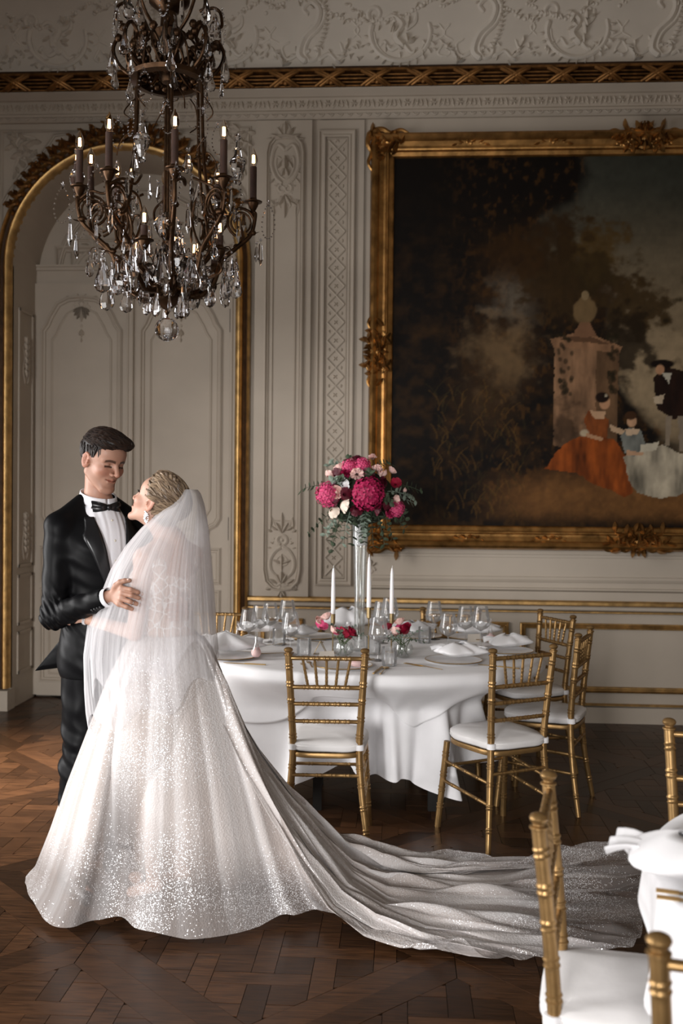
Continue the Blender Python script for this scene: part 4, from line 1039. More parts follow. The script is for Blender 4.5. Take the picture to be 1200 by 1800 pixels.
def fork(m=None):
    m = MB()
    m.add([(-.004, -.09, .002), (.004, -.09, .002), (.0028, .02, .004), (-.0028, .02, .004), (.009, .045, .001), (-.009, .045, .001), (.010, .055, .001), (-.010, .055, .001)]+[(x, y, z-.0015) for x, y, z in [(-.004, -.09, .002), (.004, -.09, .002), (.0028, .02, .004), (-.0028, .02, .004), (.009, .045, .001), (-.009, .045, .001), (.010, .055, .001), (-.010, .055, .001)]],
          [(0,1,2,3),(3,2,4,5),(5,4,6,7),(8,11,10,9),(11,13,12,10),(13,15,14,12),(0,3,11,8),(1,9,10,2),(2,10,12,4),(3,5,13,11),(0,8,9,1)])
    for k in range(4): m.b2((-.010+k*.0058, .052, 0), (-.0074+k*.0058, .098, .002))
    return m
def knife():
    m = MB(); m.b2((-.004, -.11, 0), (.004, 0, .005)); m.add([(-.0045, 0, 0), (.0065, 0, 0), (.008, .06, 0), (.003, .115, 0), (-.0045, .11, 0)]+[(-.0045, 0, .002), (.0065, 0, .002), (.008, .06, .002), (.003, .115, .002), (-.0045, .11, .002)], [(0,1,2,3,4),(9,8,7,6,5),(0,5,6,1),(1,6,7,2),(2,7,8,3),(3,8,9,4),(4,9,5,0)]); return m
def spoon():
    m = MB(); m.tube([(0, -.10, .002), (0, -.03, .003), (0, .03, .004), (0, .045, .003)], [.0045, .003, .0022, .004], 8, flat=(Vector((0, 0, 1)), .5)); m.ell((0, .068, .004), (.018, .027, .004), 14, 6); return m
MF = fork().obj('fork', M_rim, None, smooth=30); MK = knife().obj('knife', M_rim, None, smooth=30); MS = spoon().obj('spoon', M_rim, None, smooth=40)
used = set()
def cutlery(kind, px, py, deg, label, p=None, grp='gold cutlery on the set table'):
    src = {'fork': MF, 'knife': MK, 'spoon': MS}[kind]
    o = src if kind not in used else link(src.data, kind)
    used.add(kind); q = p if p is not None else at(px, py, TZ+.001)
    o.location = q; o.rotation_euler = (0, 0, math.radians(deg)); return tag(o, label, kind, grp)
cutlery('fork', 737, 1170, 48, 'gold fork lying furthest left beside the right-hand plate'); cutlery('fork', 752, 1173, 48, 'gold fork next to the rim of the right-hand plate')
cutlery('fork', 545, 1168, 12, 'gold fork seen through the near chair\'s spindles'); cutlery('fork', 534, 1171, 12, 'gold fork left of another behind the near chair\'s spindles')
cutlery('knife', 664, 1178, -10, 'gold knife right of the near chair\'s top post', None); cutlery('spoon', 674, 1179, -8, 'gold spoon beside the knife near the table edge')
cutlery('knife', 430, 1167, 78, 'gold knife lying in front of the left-hand plate'); cutlery('spoon', 486, 1149, -75, 'gold spoon left of the near chair\'s finial')
cutlery('spoon', 476, 1134, -60, 'gold spoon deep among the left-hand wine glasses'); cutlery('fork', 548, 1124, 70, 'gold fork in front of the far left napkin'); cutlery('spoon', 541, 1127, 66, 'gold dessert spoon by the far left place card')
cutlery('knife', 876, 1172, 60, 'gold knife right of the right-hand plate'); 
PL = [(402, 1156, 'gold-rimmed plate under a large napkin beside the veil'), (602, 1172, 'gold-rimmed plate behind the near chair\'s top rail'), (797, 1163, 'gold-rimmed plate in front of the right-hand chair'), (890, 1146, 'gold-rimmed plate at the right end of the table'), (828, 1122, 'gold-rimmed plate beyond the right-hand glasses'), (550, 1121, 'gold-rimmed plate at the far side, left of the flowers'), (734, 1120, 'gold-rimmed plate at the far side behind the right-hand flowers')]
pl0 = None
for px, py, lb in PL:
    q = at(px, py, TZ)
    if pl0 is None: pl0 = plate(q, lb)
    else: copy_tree(pl0, loc=q, label=lb)
napkin(at(396, 1153), 'large white napkin folded flat-topped on the plate beside the veil', 1.35, .2, 1)
napkin(at(806, 1162), 'puffed white napkin with a flaring end on the right-hand plate', 1.0, .15, 2)
napkin(at(893, 1144), 'white napkin spread at the table\'s right end behind the chair back', 1.0, .5, 3)
napkin(at(836, 1120), 'white napkin with an upturned corner beyond the right-hand glasses', 1.0, 0, 4); napkin(at(532, 1122), 'white napkin beside the card at the far left setting', .8, .4, 5)
napkin(at(728, 1119), 'rounded white napkin behind the right-hand flowers', 1.0, .4, 6); napkin(at(460, 1117), 'white napkin behind the left-hand wine glasses', 1.0, .4, 7)
napkin(at(612, 1112), 'tall rounded white napkin just left of the vase foot', 1.15, .1, 8).scale = (.85, .85, 1.4)
m = MB(); m.ell((0, 0, .02), (.05, .05, .02), 20, 8)
tag(m.obj('pink_napkin', M_pinkw, None, loc=at(630, 1172, TZ+.012)), 'pink folded favour on the plate behind the near chair', 'favour')
# pink favours: a round pink base under a clear tapering neck
def favour(px, py, label):
    t = thing('favour_bottle', label, 'bottle', at(px, py, TZ+.014), 0, 'pink favour bottles')
    m = MB(); m.lathe([(.001, 0), (.014, .001), (.023, .012), (.026, .024), (.023, .036), (.014, .045), (.006, .05), (.001, .05)], 18); m.obj('base', M_pinkw, t, smooth=60)
    m = MB(); m.lathe([(.024, .03), (.014, .055), (.0065, .075), (.0055, .13), (.0065, .134)], 14, cap=False); m.obj('neck', M_glass, t, smooth=60); return t
favour(450, 1155, 'pink favour bottle on the rim of the left-hand plate'); favour(417, 1135, 'pink favour bottle half hidden by the veil edge'); favour(862, 1128, 'clear-necked favour bottle at the right of the wine glasses')
for px, py, rz, lb in ((833, 1128, .4, 'small folded place card among the right-hand glasses'), (531, 1120, .2, 'small beige place card left of the flowers'), (574, 1160, .5, 'small cream card at the foot of the left flower bowl'), (746, 1117, .2, 'white place card behind the right-hand flowers')):
    m = MB(); m.add([(-.04, -.012, 0), (.04, -.012, 0), (.04, 0, .045), (-.04, 0, .045), (.04, .012, 0), (-.04, .012, 0)], [(0,1,2,3),(3,2,4,5)])
    o = m.obj('place_card', M_card, None, smooth=False, loc=at(px, py, TZ)); o.rotation_euler = (0, 0, rz); o.modifiers.new('t', 'SOLIDIFY').thickness = .001
    tag(o, lb, 'card', 'place cards')

# ------------------------------------------------------------ tapers in brass holders
def taper(px, ytop, zh, hc, label):
    # zh: height of the holder; hc: candle length
    p = onZ(px, ytop, TZ+zh+hc); g = (p.x, p.y, TZ)
    t = thing('candle_holder', 'brass stick holder of the '+label, 'candlestick', g, 0, 'brass candlesticks'); 
    m = MB(); m.lathe([(.001, 0), (.036, 0), (.036, .003), (.01, .006), (.004, .012), (.0035, zh-.065), (.006, zh-.06), (.0115, zh-.055), (.0125, zh-.002), (.0105, zh), (.0105, zh-.02), (.001, zh-.02)], 20, cap=False); m.obj('stem', M_brass, t, smooth=35)
    c = thing('taper_candle', 'white '+label, 'candle', (g[0], g[1], TZ+zh-.018), 0, 'unlit white tapers'); L = hc+.018
    m = MB(); m.lathe([(.001, 0), (.0102, 0), (.0118, .02), (.0112, L*.5), (.0085, L-.03), (.005, L-.006), (.001, L)], 18, cap=False); m.obj('wax', M_wax, c, smooth=60)
    m = MB(); m.tube([(0, 0, L-.004), (.0005, 0, L+.006), (.002, 0, L+.012)], .0012, 6); m.obj('wick', M_wax, c)
taper(586, 998, .21, .245, 'taper candle left of the tall vase'); taper(649, 978, .27, .26, 'taper candle just right of the vase, the highest'); taper(689, 998, .21, .245, 'taper candle furthest right of the vase')

# ------------------------------------------------------------ flowers
M_hot = mat('magenta_petal', (.36, .008, .07), .6, var=.35, scale=60, sub=.1); M_pinkp = mat('pink_petal', (.60, .06, .17), .6, var=.3, scale=60, sub=.1)
M_blush = mat('blush_petal', (.86, .56, .50), .6, var=.12, scale=60, sub=.1); M_cream = mat('cream_petal', (.88, .74, .62), .6, var=.08, scale=60, sub=.1)
M_bur = mat('burgundy_petal', (.075, .003, .012), .55, var=.3, scale=60); M_red = mat('crimson_petal', (.30, .006, .03), .55, var=.3, scale=60)
M_euc = mat('eucalyptus_leaf', (.055, .078, .045), .6, var=.25, scale=30); M_eucl = mat('pale_eucalyptus_leaf', (.19, .24, .19), .65, var=.2, scale=30); M_stem = mat('green_stem', (.07, .10, .04), .6, var=.2)
def basis(d):
    d = Vector(d).normalized(); u = d.cross(Vector((0, 0, 1)));
    if u.length < .01: u = Vector((1, 0, 0))
    u.normalize(); v = u.cross(d); return Matrix((u, v, d)).transposed()
def rose_mesh(mt, r=.035, rings=5, seed=0, open_=1.0):
    R = random.Random(seed); m = MB()
    m.ell((0, 0, r*.3), (r*.28, r*.28, r*.45), 10, 6)
    for k in range(rings):
        n = 3+k; rad = r*lerp(.28, 1.0, k/(rings-1)); lean = lerp(.1, .95, k/(rings-1))*open_; hgt = r*lerp(.95, .75, k/(rings-1))
        for i in range(n):
            a0 = 2*PI*(i+R.uniform(-.15, .15))/n+k*1.1; wd = 2*PI/n*.72
            def f(u, v, a0=a0, wd=wd, rad=rad, lean=lean, hgt=hgt, k=k):
                a = a0+(u-.5)*2*wd*(.6+.4*math.sin(PI*min(1, v+.2))); rr = rad*(.35+.65*v**.7)*(1+.0*u)+lean*rad*.35*max(0, v-.55)
                z = -r*.35+hgt*(v*1.25-.25*lean*v*v)-abs(u-.5)**2*hgt*.7*v-lean*max(0, v-.75)*hgt*.9
                return Vector((rr*math.cos(a), rr*math.sin(a), z))
            m.grid(f, 7, 6)
    me = m.obj('rose', mt, None, smooth=180); d = me.data; bpy.data.objects.remove(me); return d
def carn_mesh(mt, r=.03, seed=0):
    R = random.Random(seed); m = MB()
    for k in range(42):
        th = math.acos(1-R.uniform(0, 1.15)); ph = R.uniform(0, 6.28); d = Vector((math.sin(th)*math.cos(ph), math.sin(th)*math.sin(ph), math.cos(th))); B = basis(d); rr = r*R.uniform(.75, 1.05)
        def f(u, v): 
            x = (u-.5)*r*.75*(.3+v); return d*(rr*(.35+.65*v))+B @ Vector((x, 0, 0))*1.0+B @ Vector((0, r*.14*math.sin(u*9+k)*v, r*.06*math.sin(u*17)*v))
        m.grid(f, 7, 3)
    me = m.obj('c', mt, None, smooth=180); d = me.data; bpy.data.objects.remove(me); return d
def hyd_mesh(mt, r=.065, n=95, seed=0):
    R = random.Random(seed); m = MB(); m.ell((0, 0, 0), (r*.82,)*3, 14, 10)
    for k in range(n):
        z = 1-2*(k+.5)/n; ph = k*2.39996; q = math.sqrt(1-z*z); d = Vector((q*math.cos(ph), q*math.sin(ph), z)); B = basis(d+Vector((R.uniform(-.2, .2), R.uniform(-.2, .2), R.uniform(-.2, .2)))); c = d*r*R.uniform(.84, 1.1)
        a0 = R.uniform(0, 1.5); s = r*.15
        for j in range(4):
            a = a0+j*PI/2; e1 = B @ Vector((math.cos(a), math.sin(a), .25)); e2 = B @ Vector((-math.sin(a), math.cos(a), 0))
            m.add([c, c+e1*s*.6+e2*s*.55, c+e1*s*1.25+e2*s*.25, c+e1*s*1.25-e2*s*.25, c+e1*s*.6-e2*s*.55], [(0, 1, 2, 3, 4)])
    me = m.obj('h', mt, None, smooth=False); d = me.data; bpy.data.objects.remove(me); return d
def leafshape(m, p, d, nrm, L, W):
    d = Vector(d).normalized(); s = d.cross(Vector(nrm)).normalized(); n_ = s.cross(d)
    P = [(0, 0), (.18, .36), (.45, .5), (.75, .38), (1, 0), (.75, -.38), (.45, -.5), (.18, -.36)]
    vs = [Vector(p)+d*(a*L)+s*(b*W)+n_*(-.22*L*(a-.4)**2-.12*abs(b)*L) for a, b in P]; vs.append(Vector(p)+d*(L*.5)+n_*(.03*L))
    m.add(vs, [(i, (i+1) % 8, 8) for i in range(8)])
def sprig(m, p, d, L, nl, lw, R, droop=.5, round_=1.0):
    p = Vector(p); d = Vector(d).normalized(); P = []
    for i in range(9):
        t = i/8; P.append(p+d*(L*t)+Vector((0, 0, -droop*L*t*t)))
    m.tube(P, [.0022*(1-.6*i/8) for i in range(9)], 5)
    for i in range(nl):
        t = (i+1)/nl; q = p+d*(L*t)+Vector((0, 0, -droop*L*t*t)); a = R.uniform(0, 6.28)
        for s in (0, 1):
            dd = basis(d) @ Vector((math.cos(a+s*PI), math.sin(a+s*PI), .5)); leafshape(m, q, dd, d, lw*R.uniform(.8, 1.2), lw*round_*R.uniform(.8, 1.1))
MESH = dict(hot=hyd_mesh(M_hot, .072, 190, 1), pinkh=hyd_mesh(M_pinkp, .058, 150, 2), cream=rose_mesh(M_cream, .034, 6, 1, .30), blush=rose_mesh(M_blush, .032, 6, 2, .35), white=rose_mesh(M_china, .028, 4, 3, 1.2), bur=rose_mesh(M_bur, .036, 6, 4, .5), red=rose_mesh(M_red, .036, 6, 5, .5), pinkr=rose_mesh(M_pinkp, .026, 4, 6), carn=carn_mesh(M_blush, .032, 1), carnh=carn_mesh(M_hot, .028, 2))
BLN = dict(hot='hydrangea', pinkh='hydrangea', cream='rose', blush='rose', white='lisianthus', bur='dahlia', red='rose', pinkr='rose', carn='carnation', carnh='carnation')
BLL = dict(hot='magenta hydrangea head', pinkh='pink hydrangea head', cream='cream rose', blush='blush pink rose', white='white bloom', bur='dark burgundy bloom', red='crimson rose', pinkr='pink rose', carn='pale pink carnation', carnh='magenta carnation')
def bloom(kind, p, d, parent, s=1.0, rz=0):
    o = link(MESH[kind], BLN[kind], parent, p); o.rotation_euler = (basis(d) @ Matrix.Rotation(rz, 3, 'Z')).to_euler(); o.scale = (s,)*3; o['label'] = BLL[kind]; return o
# tall vase and bouquet
VP = onZ(631, 1143, TZ); HV = .70
v_ = thing('trumpet_vase', 'tall slender clear glass vase under the big bouquet', 'vase', VP)
m = MB(); m.lathe([(.001, .0), (.045, 0), (.046, .012), (.034, .02), (.0285, .05), (.029, .30), (.036, .52), (.046, HV), (.0435, HV), (.034, .52), (.0265, .30), (.026, .05), (.001, .04)], 28, cap=False); m.obj('body', M_glass2, v_, smooth=40)
m = MB(); m.lathe([(.001, HV-.13), (.038, HV-.128), (.0425, HV-.004), (.001, HV-.004)], 28, cap=False)
Mm = glassmat('frosted_filling', (.9, .9, .88), .3, .3, .42); tag_ = m.obj('filling', Mm, v_, smooth=40); tag_['label'] = 'frosted white filling in the vase mouth'
m = MB(); m.tube([(.01, 0, .06), (-.012, 0, .3), (.004, .0, .56)], .006, 6); m.tube([(-.012, .006, .06), (.012, 0, .3), (-.006, 0, .56)], .005, 6); m.obj('stems', glassmat('water_shade', (.72, .69, .62), .4, .1, .05), v_)
BC = VP+Vector((0, 0, HV+.135))
bq = thing('flower_bouquet', 'large round bouquet of magenta, blush and burgundy flowers atop the tall vase', 'bouquet', BC)
dscale = (VP-CAM).length/F
rgt = Vector((math.cos(YAW), math.sin(YAW), 0)); fwd = Vector((-math.sin(YAW), math.cos(YAW), 0)); upv = Vector((0, 0, 1))
def bpos(px, py, depth=None, RX=.235, RZ=.20):
    q = onZ(634, 1143, TZ); base = onY(px, py, VP.y); x = (base-BC).dot(rgt); z = (base-BC).z
    k = max(0, 1-(x/RX)**2-(z/RZ)**2); dy = -.19*math.sqrt(k) if depth is None else depth
    d = Vector((x, 0, z)); dir_ = (rgt*x/RX*1.1+upv*z/RZ*1.1+fwd*(dy/.19)).normalized()
    P0 = rgt*x+upv*z+fwd*dy; return P0, dir_
BL = [('hot', 645, 868, 1.15), ('pinkh', 577, 869, 1.1), ('pinkh', 636, 820, .75), ('pinkh', 694, 894, .8), ('cream', 603, 888, 1.15), ('cream', 585, 898, 1.0), ('blush', 590, 866, 1.1), ('carn', 626, 836, 1.15), ('carn', 660, 829, 1.1), ('blush', 597, 826, 1.0), ('white', 604, 851, 1.1), ('white', 588, 846, .9),
      ('bur', 592, 836, 1.0), ('carnh', 607, 833, 1.0), ('bur', 606, 869, 1.0), ('bur', 645, 836, 1.0), ('bur', 672, 852, 1.1), ('carn', 654, 806, .8), ('blush', 688, 828, .8), ('blush', 675, 834, .7), ('bur', 680, 886, 1.1), ('bur', 585, 880, .9), ('pinkh', 614, 822, .75), ('blush', 692, 878, .8), ('bur', 628, 808, .9), ('red', 694, 850, .8), ('cream', 604, 820, .7), ('blush', 713, 862, .5), ('bur', 660, 895, .9), ('bur', 625, 895, .9), ('carnh', 684, 902, .9), ('blush', 578, 836, .8)]
for i, (k, px, py, s) in enumerate(BL):
    p, d = bpos(px, py); bloom(k, p, d, bq, s, i*1.3)
for i in range(16):        # far side of the bouquet
    a = i*2.4; z = rnd.uniform(-.1, .13); p = rgt*math.cos(a)*.17+fwd*abs(math.sin(a))*.15+upv*z
    bloom(['bur', 'pinkh', 'blush', 'red', 'carn'][i % 5], p*(.9), p.normalized(), bq, .95, i)
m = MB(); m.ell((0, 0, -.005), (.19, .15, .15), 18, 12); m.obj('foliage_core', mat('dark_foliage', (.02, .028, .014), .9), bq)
R = random.Random(2)
for nm, mt, lst in (('eucalyptus_sprig', M_euc, [(575, 905, -.9, -.5), (590, 912, -.3, -.9), (640, 915, 0, -1), (668, 908, .3, -.9), (655, 905, .1, -1), (612, 815, -.2, 1), (680, 905, .5, -.9), (690, 900, .9, -.6), (658, 812, .8, .6), (625, 900, -.2, -1), (600, 902, -.5, -.8), (672, 870, .3, 0), (618, 870, 0, -.3), (650, 845, 0, .5), (640, 900, .2, -.8), (700, 885, .7, -.5), (610, 845, -.3, .3), (560, 850, -1, .2), (705, 850, 1, .2)]),
                    ('pale_eucalyptus_sprig', M_eucl, [(598, 818, -.8, .8), (585, 910, -.6, -.6), (634, 905, .1, -1), (690, 862, .8, .1), (600, 848, -.4, .4), (645, 905, -.2, -1), (700, 875, .9, .1), (610, 905, -.3, -1)])):
    for px, py, dx, dz in lst:
        p, d = bpos(px, py); p = p*.8; m = MB(); dd = rgt*dx+upv*dz+fwd*R.uniform(-.8, .1)
        sprig(m, (0, 0, 0), dd, R.uniform(.09, .15), 6, .033, R, .35, .85); m.obj('eucalyptus_sprig', mt, bq, smooth=False, loc=p)
# two low arrangements
def low(px, py, label, blooms, gl):
    b0 = at(px, py); t = thing('flower_bowl', label, 'flowers', b0)
    m = MB(); m.lathe([(.001, .004), (.03, .004), (.05, .02), (.055, .045), (.046, .07), (.045, .07), (.053, .045), (.048, .022), (.03, .008), (.001, .008)], 24, cap=False); m.obj('glass_bowl', M_glass2, t, smooth=50)
    m = MB(); R = random.Random(px)
    for i in range(9): m.tube([(R.uniform(-.03, .03), R.uniform(-.03, .03), .01), (R.uniform(-.02, .02), R.uniform(-.02, .02), .06), (R.uniform(-.05, .05), R.uniform(-.04, .04), .1)], .0025, 5)
    m.obj('stems', M_stem, t)
    for k, bx, by, s in blooms:
        q = onY(bx, by, b0.y-.02)-b0; d = Vector((q.x, -.08, q.z-.05)); bloom(k, q, d, t, s, bx)
    for i in range(9):
        a = R.uniform(0, PI*2); m = MB(); sprig(m, (0, 0, 0), (math.cos(a), math.sin(a)*.6, R.uniform(.1, .9)), R.uniform(.07, .11), 4, .02, R, .2, .7); m.obj('leaf_sprig', M_euc if i % 2 else M_eucl, t, smooth=False, loc=(.02*math.cos(a), .02*math.sin(a), .09))
low(603, 1153, 'low glass bowl of crimson and pink roses in front of the vase', [('red', 604, 1115, 1.1), ('red', 617, 1112, .9), ('pinkr', 565, 1100, 1.2), ('blush', 574, 1085, .9), ('blush', 560, 1092, .8), ('blush', 585, 1108, .8), ('white', 612, 1098, .7), ('pinkr', 592, 1110, .8)], 0)
low(708, 1156, 'low glass of crimson rose and blush blooms right of the vase', [('red', 712, 1108, 1.15), ('blush', 694, 1112, .95), ('blush', 703, 1094, .9), ('red', 681, 1103, .7), ('white', 686, 1112, .6), ('pinkr', 700, 1101, .6)], 0)
# brass wire prism holding a tealight
b0 = at(563, 1150); m = MB()
for s in (-1, 1):
    P = [Vector((-.035, s*.02, .002)), Vector((.035, s*.02, .002)), Vector((0, s*.02, .07))]
    for k in range(3): m.tube([P[k], P[(k+1) % 3]], .0018, 6)
for q in ((-.035, .002), (.035, .002), (0, .07)): m.tube([(q[0], -.02, q[1]), (q[0], .02, q[1])], .0018, 6)
tag(m.obj('wire_prism', M_brass, None, loc=b0), 'small brass wire prism left of the crimson flower bowl', 'ornament')
# foreground table
tz2 = ZT+.005
def at2(px, py): return onZ(px, py, tz2)
G = 'settings of the foreground table'
o = napkin(Vector((at2(1215, 1560).x, at2(1215, 1560).y, tz2)), 'large blurred white napkin knotted on the foreground table', 1.25, 2.4, 9); o['group'] = 'white napkins'
for i, (px, py) in enumerate(((1196, 1578), (1198, 1590))): cutlery('fork', 0, 0, 75, ('upper' if i == 0 else 'lower')+' of two blurred forks on the foreground table', at2(px, py)+Vector((.05, 0, .004)), 'forks on the foreground table')

# ============================================================ CHANDELIER
M_bronze = mat('aged_bronze', (.055, .028, .013), .38, metal=.85, var=.4, scale=30, rvar=.1, bump=.2, bscale=80)
M_sleeve = mat('brown_candle_sleeve', (.045, .02, .012), .55, var=.2)
M_crystal = mat('cut_crystal', (.97, .97, 1.0), .0, trans=1, ior=1.5, spec=.5)
M_bulb = None
M_fil = mat('filament', (1, .6, .3), .5, emis=(1.0, .52, .22), estr=16)
DCH = 4.5; s_ = F/DCH
CH = cg((291-600)/s_, DCH); zch = lambda y: 1.6+(872-y)/s_
z0 = zch(520)
ch = thing('chandelier', 'bronze and crystal chandelier with lit candle bulbs hanging above the couple', 'chandelier', (CH.x, CH.y, z0), YAW)
Zc = lambda y: zch(y)-z0       # local height of a picture row at the axis
def vspline(pts, n=8): return [Vector(p) for p in spline(pts, n)]
def pol(r, a, z): return Vector((r*math.sin(a), -r*math.cos(a), z))    # a = 0 faces the camera
def cobj(m, name, mt=M_bronze, parent=None, smooth=50, loc=None): return m.obj(name, mt, parent or ch, smooth, loc)
# central bowl, finial and glass ball
m = MB(); m.lathe([(.001, Zc(556)), (.008, Zc(553)), (.012, Zc(549)), (.010, Zc(546)), (.030, Zc(541)), (.055, Zc(533)), (.072, Zc(524)), (.078, Zc(517)), (.070, Zc(513)), (.074, Zc(508)), (.060, Zc(503)), (.03, Zc(498)), (.02, Zc(470)), (.03, Zc(462)), (.018, Zc(450)), (.001, Zc(448))], 24); cobj(m, 'bowl')
m = MB(); m.tube([(0, 0, Zc(556)), (0, 0, Zc(562))], .004, 6); cobj(m, 'hook')
m = MB(); m.ell((0, 0, Zc(580)), (.054, .054, .054), 20, 12); cobj(m, 'glass_ball', M_crystal, smooth=False)
m = MB(); m.tube([(0, 0, Zc(470)), (0, 0, Zc(-120))], .007, 10); cobj(m, 'suspension_rod'); 
m = MB()
for i in range(60): 
    m.ell((0, 0, Zc(-120)+.035*i), (.010 if i % 2 else .005, .005 if i % 2 else .010, .022), 8, 5)
cobj(m, 'chain')
# glass stem pieces on the axis
for yy, r_ in ((450, .05), (395, .062)):
    m = MB(); m.lathe([(.012, Zc(yy+30)), (r_*.6, Zc(yy+24)), (r_, Zc(yy+6)), (r_*1.05, Zc(yy)), (r_*.7, Zc(yy-10)), (.02, Zc(yy-18))], 14); cobj(m, 'crystal_stem_bowl', M_crystal, smooth=False)
# cage rods and crown
NR = 6
for k in range(NR):
    a = 2*PI*k/NR+.25
    m = MB(); P = vspline([pol(.160, a, Zc(150)), pol(.165, a, Zc(230)), pol(.175, a, Zc(300)), pol(.20, a, Zc(360)), pol(.235, a, Zc(405)), pol(.20, a, Zc(450)), pol(.08, a, Zc(508))], 6)
    m.tube(P, .0065, 8); m.tube([p+Vector((.006, 0, 0)) for p in P[:30]], .003, 6); cobj(m, 'cage_rod')
    m = MB(); m.tube(spline([pol(.118, a, Zc(165)), pol(.16, a+.1, Zc(175)), pol(.20, a+.25, Zc(200)), pol(.17, a+.35, Zc(215))], 6), .003, 6); cobj(m, 'tendril'); m = MB(); m.tube(spline([pol(.14, a, Zc(270)), pol(.19, a-.15, Zc(255)), pol(.22, a-.3, Zc(270)), pol(.23, a-.35, Zc(290))], 6), .0028, 6); cobj(m, 'tendril')
m = MB(); m.lathe([(.135, Zc(152)), (.170, Zc(150)), (.176, Zc(143)), (.14, Zc(138)), (.135, Zc(145)), (.135, Zc(152))], 28, cap=False); cobj(m, 'crown_ring')
R = random.Random(9)
for k in range(8):
    a = 2*PI*k/8+.1
    m = MB()
    m.tube(spline([pol(.05, a, Zc(135)), pol(.12, a, Zc(140)), pol(.19, a, Zc(122)), pol(.215, a, Zc(95)), pol(.19, a, Zc(75)), pol(.165, a, Zc(88)), pol(.175, a, Zc(100))], 6), [.009]*37, 7) if False else m.tube(spline([pol(.05, a, Zc(120)), pol(.13, a, Zc(142)), pol(.21, a, Zc(128)), pol(.245, a, Zc(98)), pol(.215, a, Zc(74)), pol(.18, a, Zc(88)), pol(.195, a, Zc(104))], 6), .0085, 7)
    m.tube(spline([pol(.06, a, Zc(70)), pol(.13, a, Zc(48)), pol(.18, a, Zc(18)), pol(.225, a, Zc(22)), pol(.235, a, Zc(46)), pol(.205, a, Zc(50))], 6), .0075, 7)
    m.tube(spline([pol(.16, a+.12, Zc(146)), pol(.19, a+.3, Zc(112)), pol(.15, a+.39, Zc(84)), pol(.10, a+.3, Zc(66))], 6), .0055, 6); m.tube(spline([pol(.16, a+.66, Zc(146)), pol(.19, a+.48, Zc(112)), pol(.15, a+.39, Zc(84)), pol(.11, a+.5, Zc(100))], 6), .0055, 6)
    for i in range(9):
        q = pol(.11+.014*i, a+R.uniform(-.3, .3), Zc(143-8*i)); m.ell(q, (.018, .014, .02), 6, 4)
    cobj(m, 'crown_scroll')
m = MB(); m.lathe([(.03, Zc(150)), (.055, Zc(120)), (.045, Zc(95)), (.075, Zc(72)), (.08, Zc(66)), (.04, Zc(55)), (.035, Zc(30)), (.09, Zc(12)), (.095, Zc(2)), (.05, Zc(-10)), (.03, Zc(-40)), (.05, Zc(-60)), (.01, Zc(-80))], 20); cobj(m, 'crown_body')
for k in range(16):
    a = 2*PI*k/16; m = MB(); c = pol(.16, a, Zc(118)); m.ell(c, (.012, .012, .018), 6, 4); m.tube(spline([pol(.15, a, Zc(150)), pol(.18, a+.12, Zc(135)), pol(.185, a, Zc(118)), pol(.15, a-.12, Zc(105))], 4), .004, 6); cobj(m, 'crown_leaf')

# candles
def bulbmesh():
    m = MB(); m.lathe([(.006, 0), (.010, .004), (.0145, .018), (.0150, .028), (.012, .042), (.0065, .055), (.002, .064), (.0005, .066)], 14, cap=False); me = m.obj('b', M_glass_b, None, 60); d = me.data; bpy.data.objects.remove(me); return d
M_glass_b = mat('bulb_glass', (1, .95, .9), .0, trans=1, ior=1.06, spec=.4)
bulb_me = bulbmesh()
m = MB()
for dx_, dy_ in ((-.004, 0), (.004, 0), (0, .004), (0, -.004)): m.tube([(dx_, dy_, .012), (dx_*.8, dy_*.8, .040)], .0011, 5)
o = m.obj('f', M_fil, None); fil_me = o.data; bpy.data.objects.remove(o)
m = MB(); m.lathe([(.015, 0), (.0165, .006), (.0155, .012), (.0155, .150), (.011, .153), (.006, .154)], 14); o = m.obj('s', M_sleeve, None); slv_me = o.data; bpy.data.objects.remove(o)
m = MB(); m.lathe([(.004, -.060), (.010, -.052), (.006, -.044), (.014, -.032), (.022, -.016), (.026, -.003), (.040, 0), (.042, .004), (.020, .006), (.017, .018), (.0145, .022)], 16); o = m.obj('c', M_bronze, None); cup_me = o.data; bpy.data.objects.remove(o)
def candle(p, sl=1.0):
    link(cup_me, 'drip_cup', ch, p); o = link(slv_me, 'candle_sleeve', ch, p+Vector((0, 0, .012))); o.scale = (1, 1, sl)
    b = link(bulb_me, 'bulb', ch, p+Vector((0, 0, .012+.152*sl))); b.scale = (1.3,)*3; link(fil_me, 'filament', b)
    d = bpy.data.lights.new('bulb_glow', 'POINT'); d.energy = .55; d.color = (1, .6, .32); d.shadow_soft_size = .0
    l = bpy.data.objects.new('bulb_glow', d); C.objects.link(l); l.location = (0, 0, .03); l.parent = b
zU = Zc(272)-.030-.165
upper = [-72, -29, 14, 47, 102, 152, -168, -132, -105]
for dg in upper: candle(pol(.385, math.radians(dg), zU), 1.0)
zL = Zc(418)-.03-.06
lower = [-50, -10, 25, 62, 100, 140, 180, -140, -100]
for i, dg in enumerate(lower): candle(pol(.285 if i % 2 else .12, math.radians(dg), zL if i % 2 else zL-.055), .34)
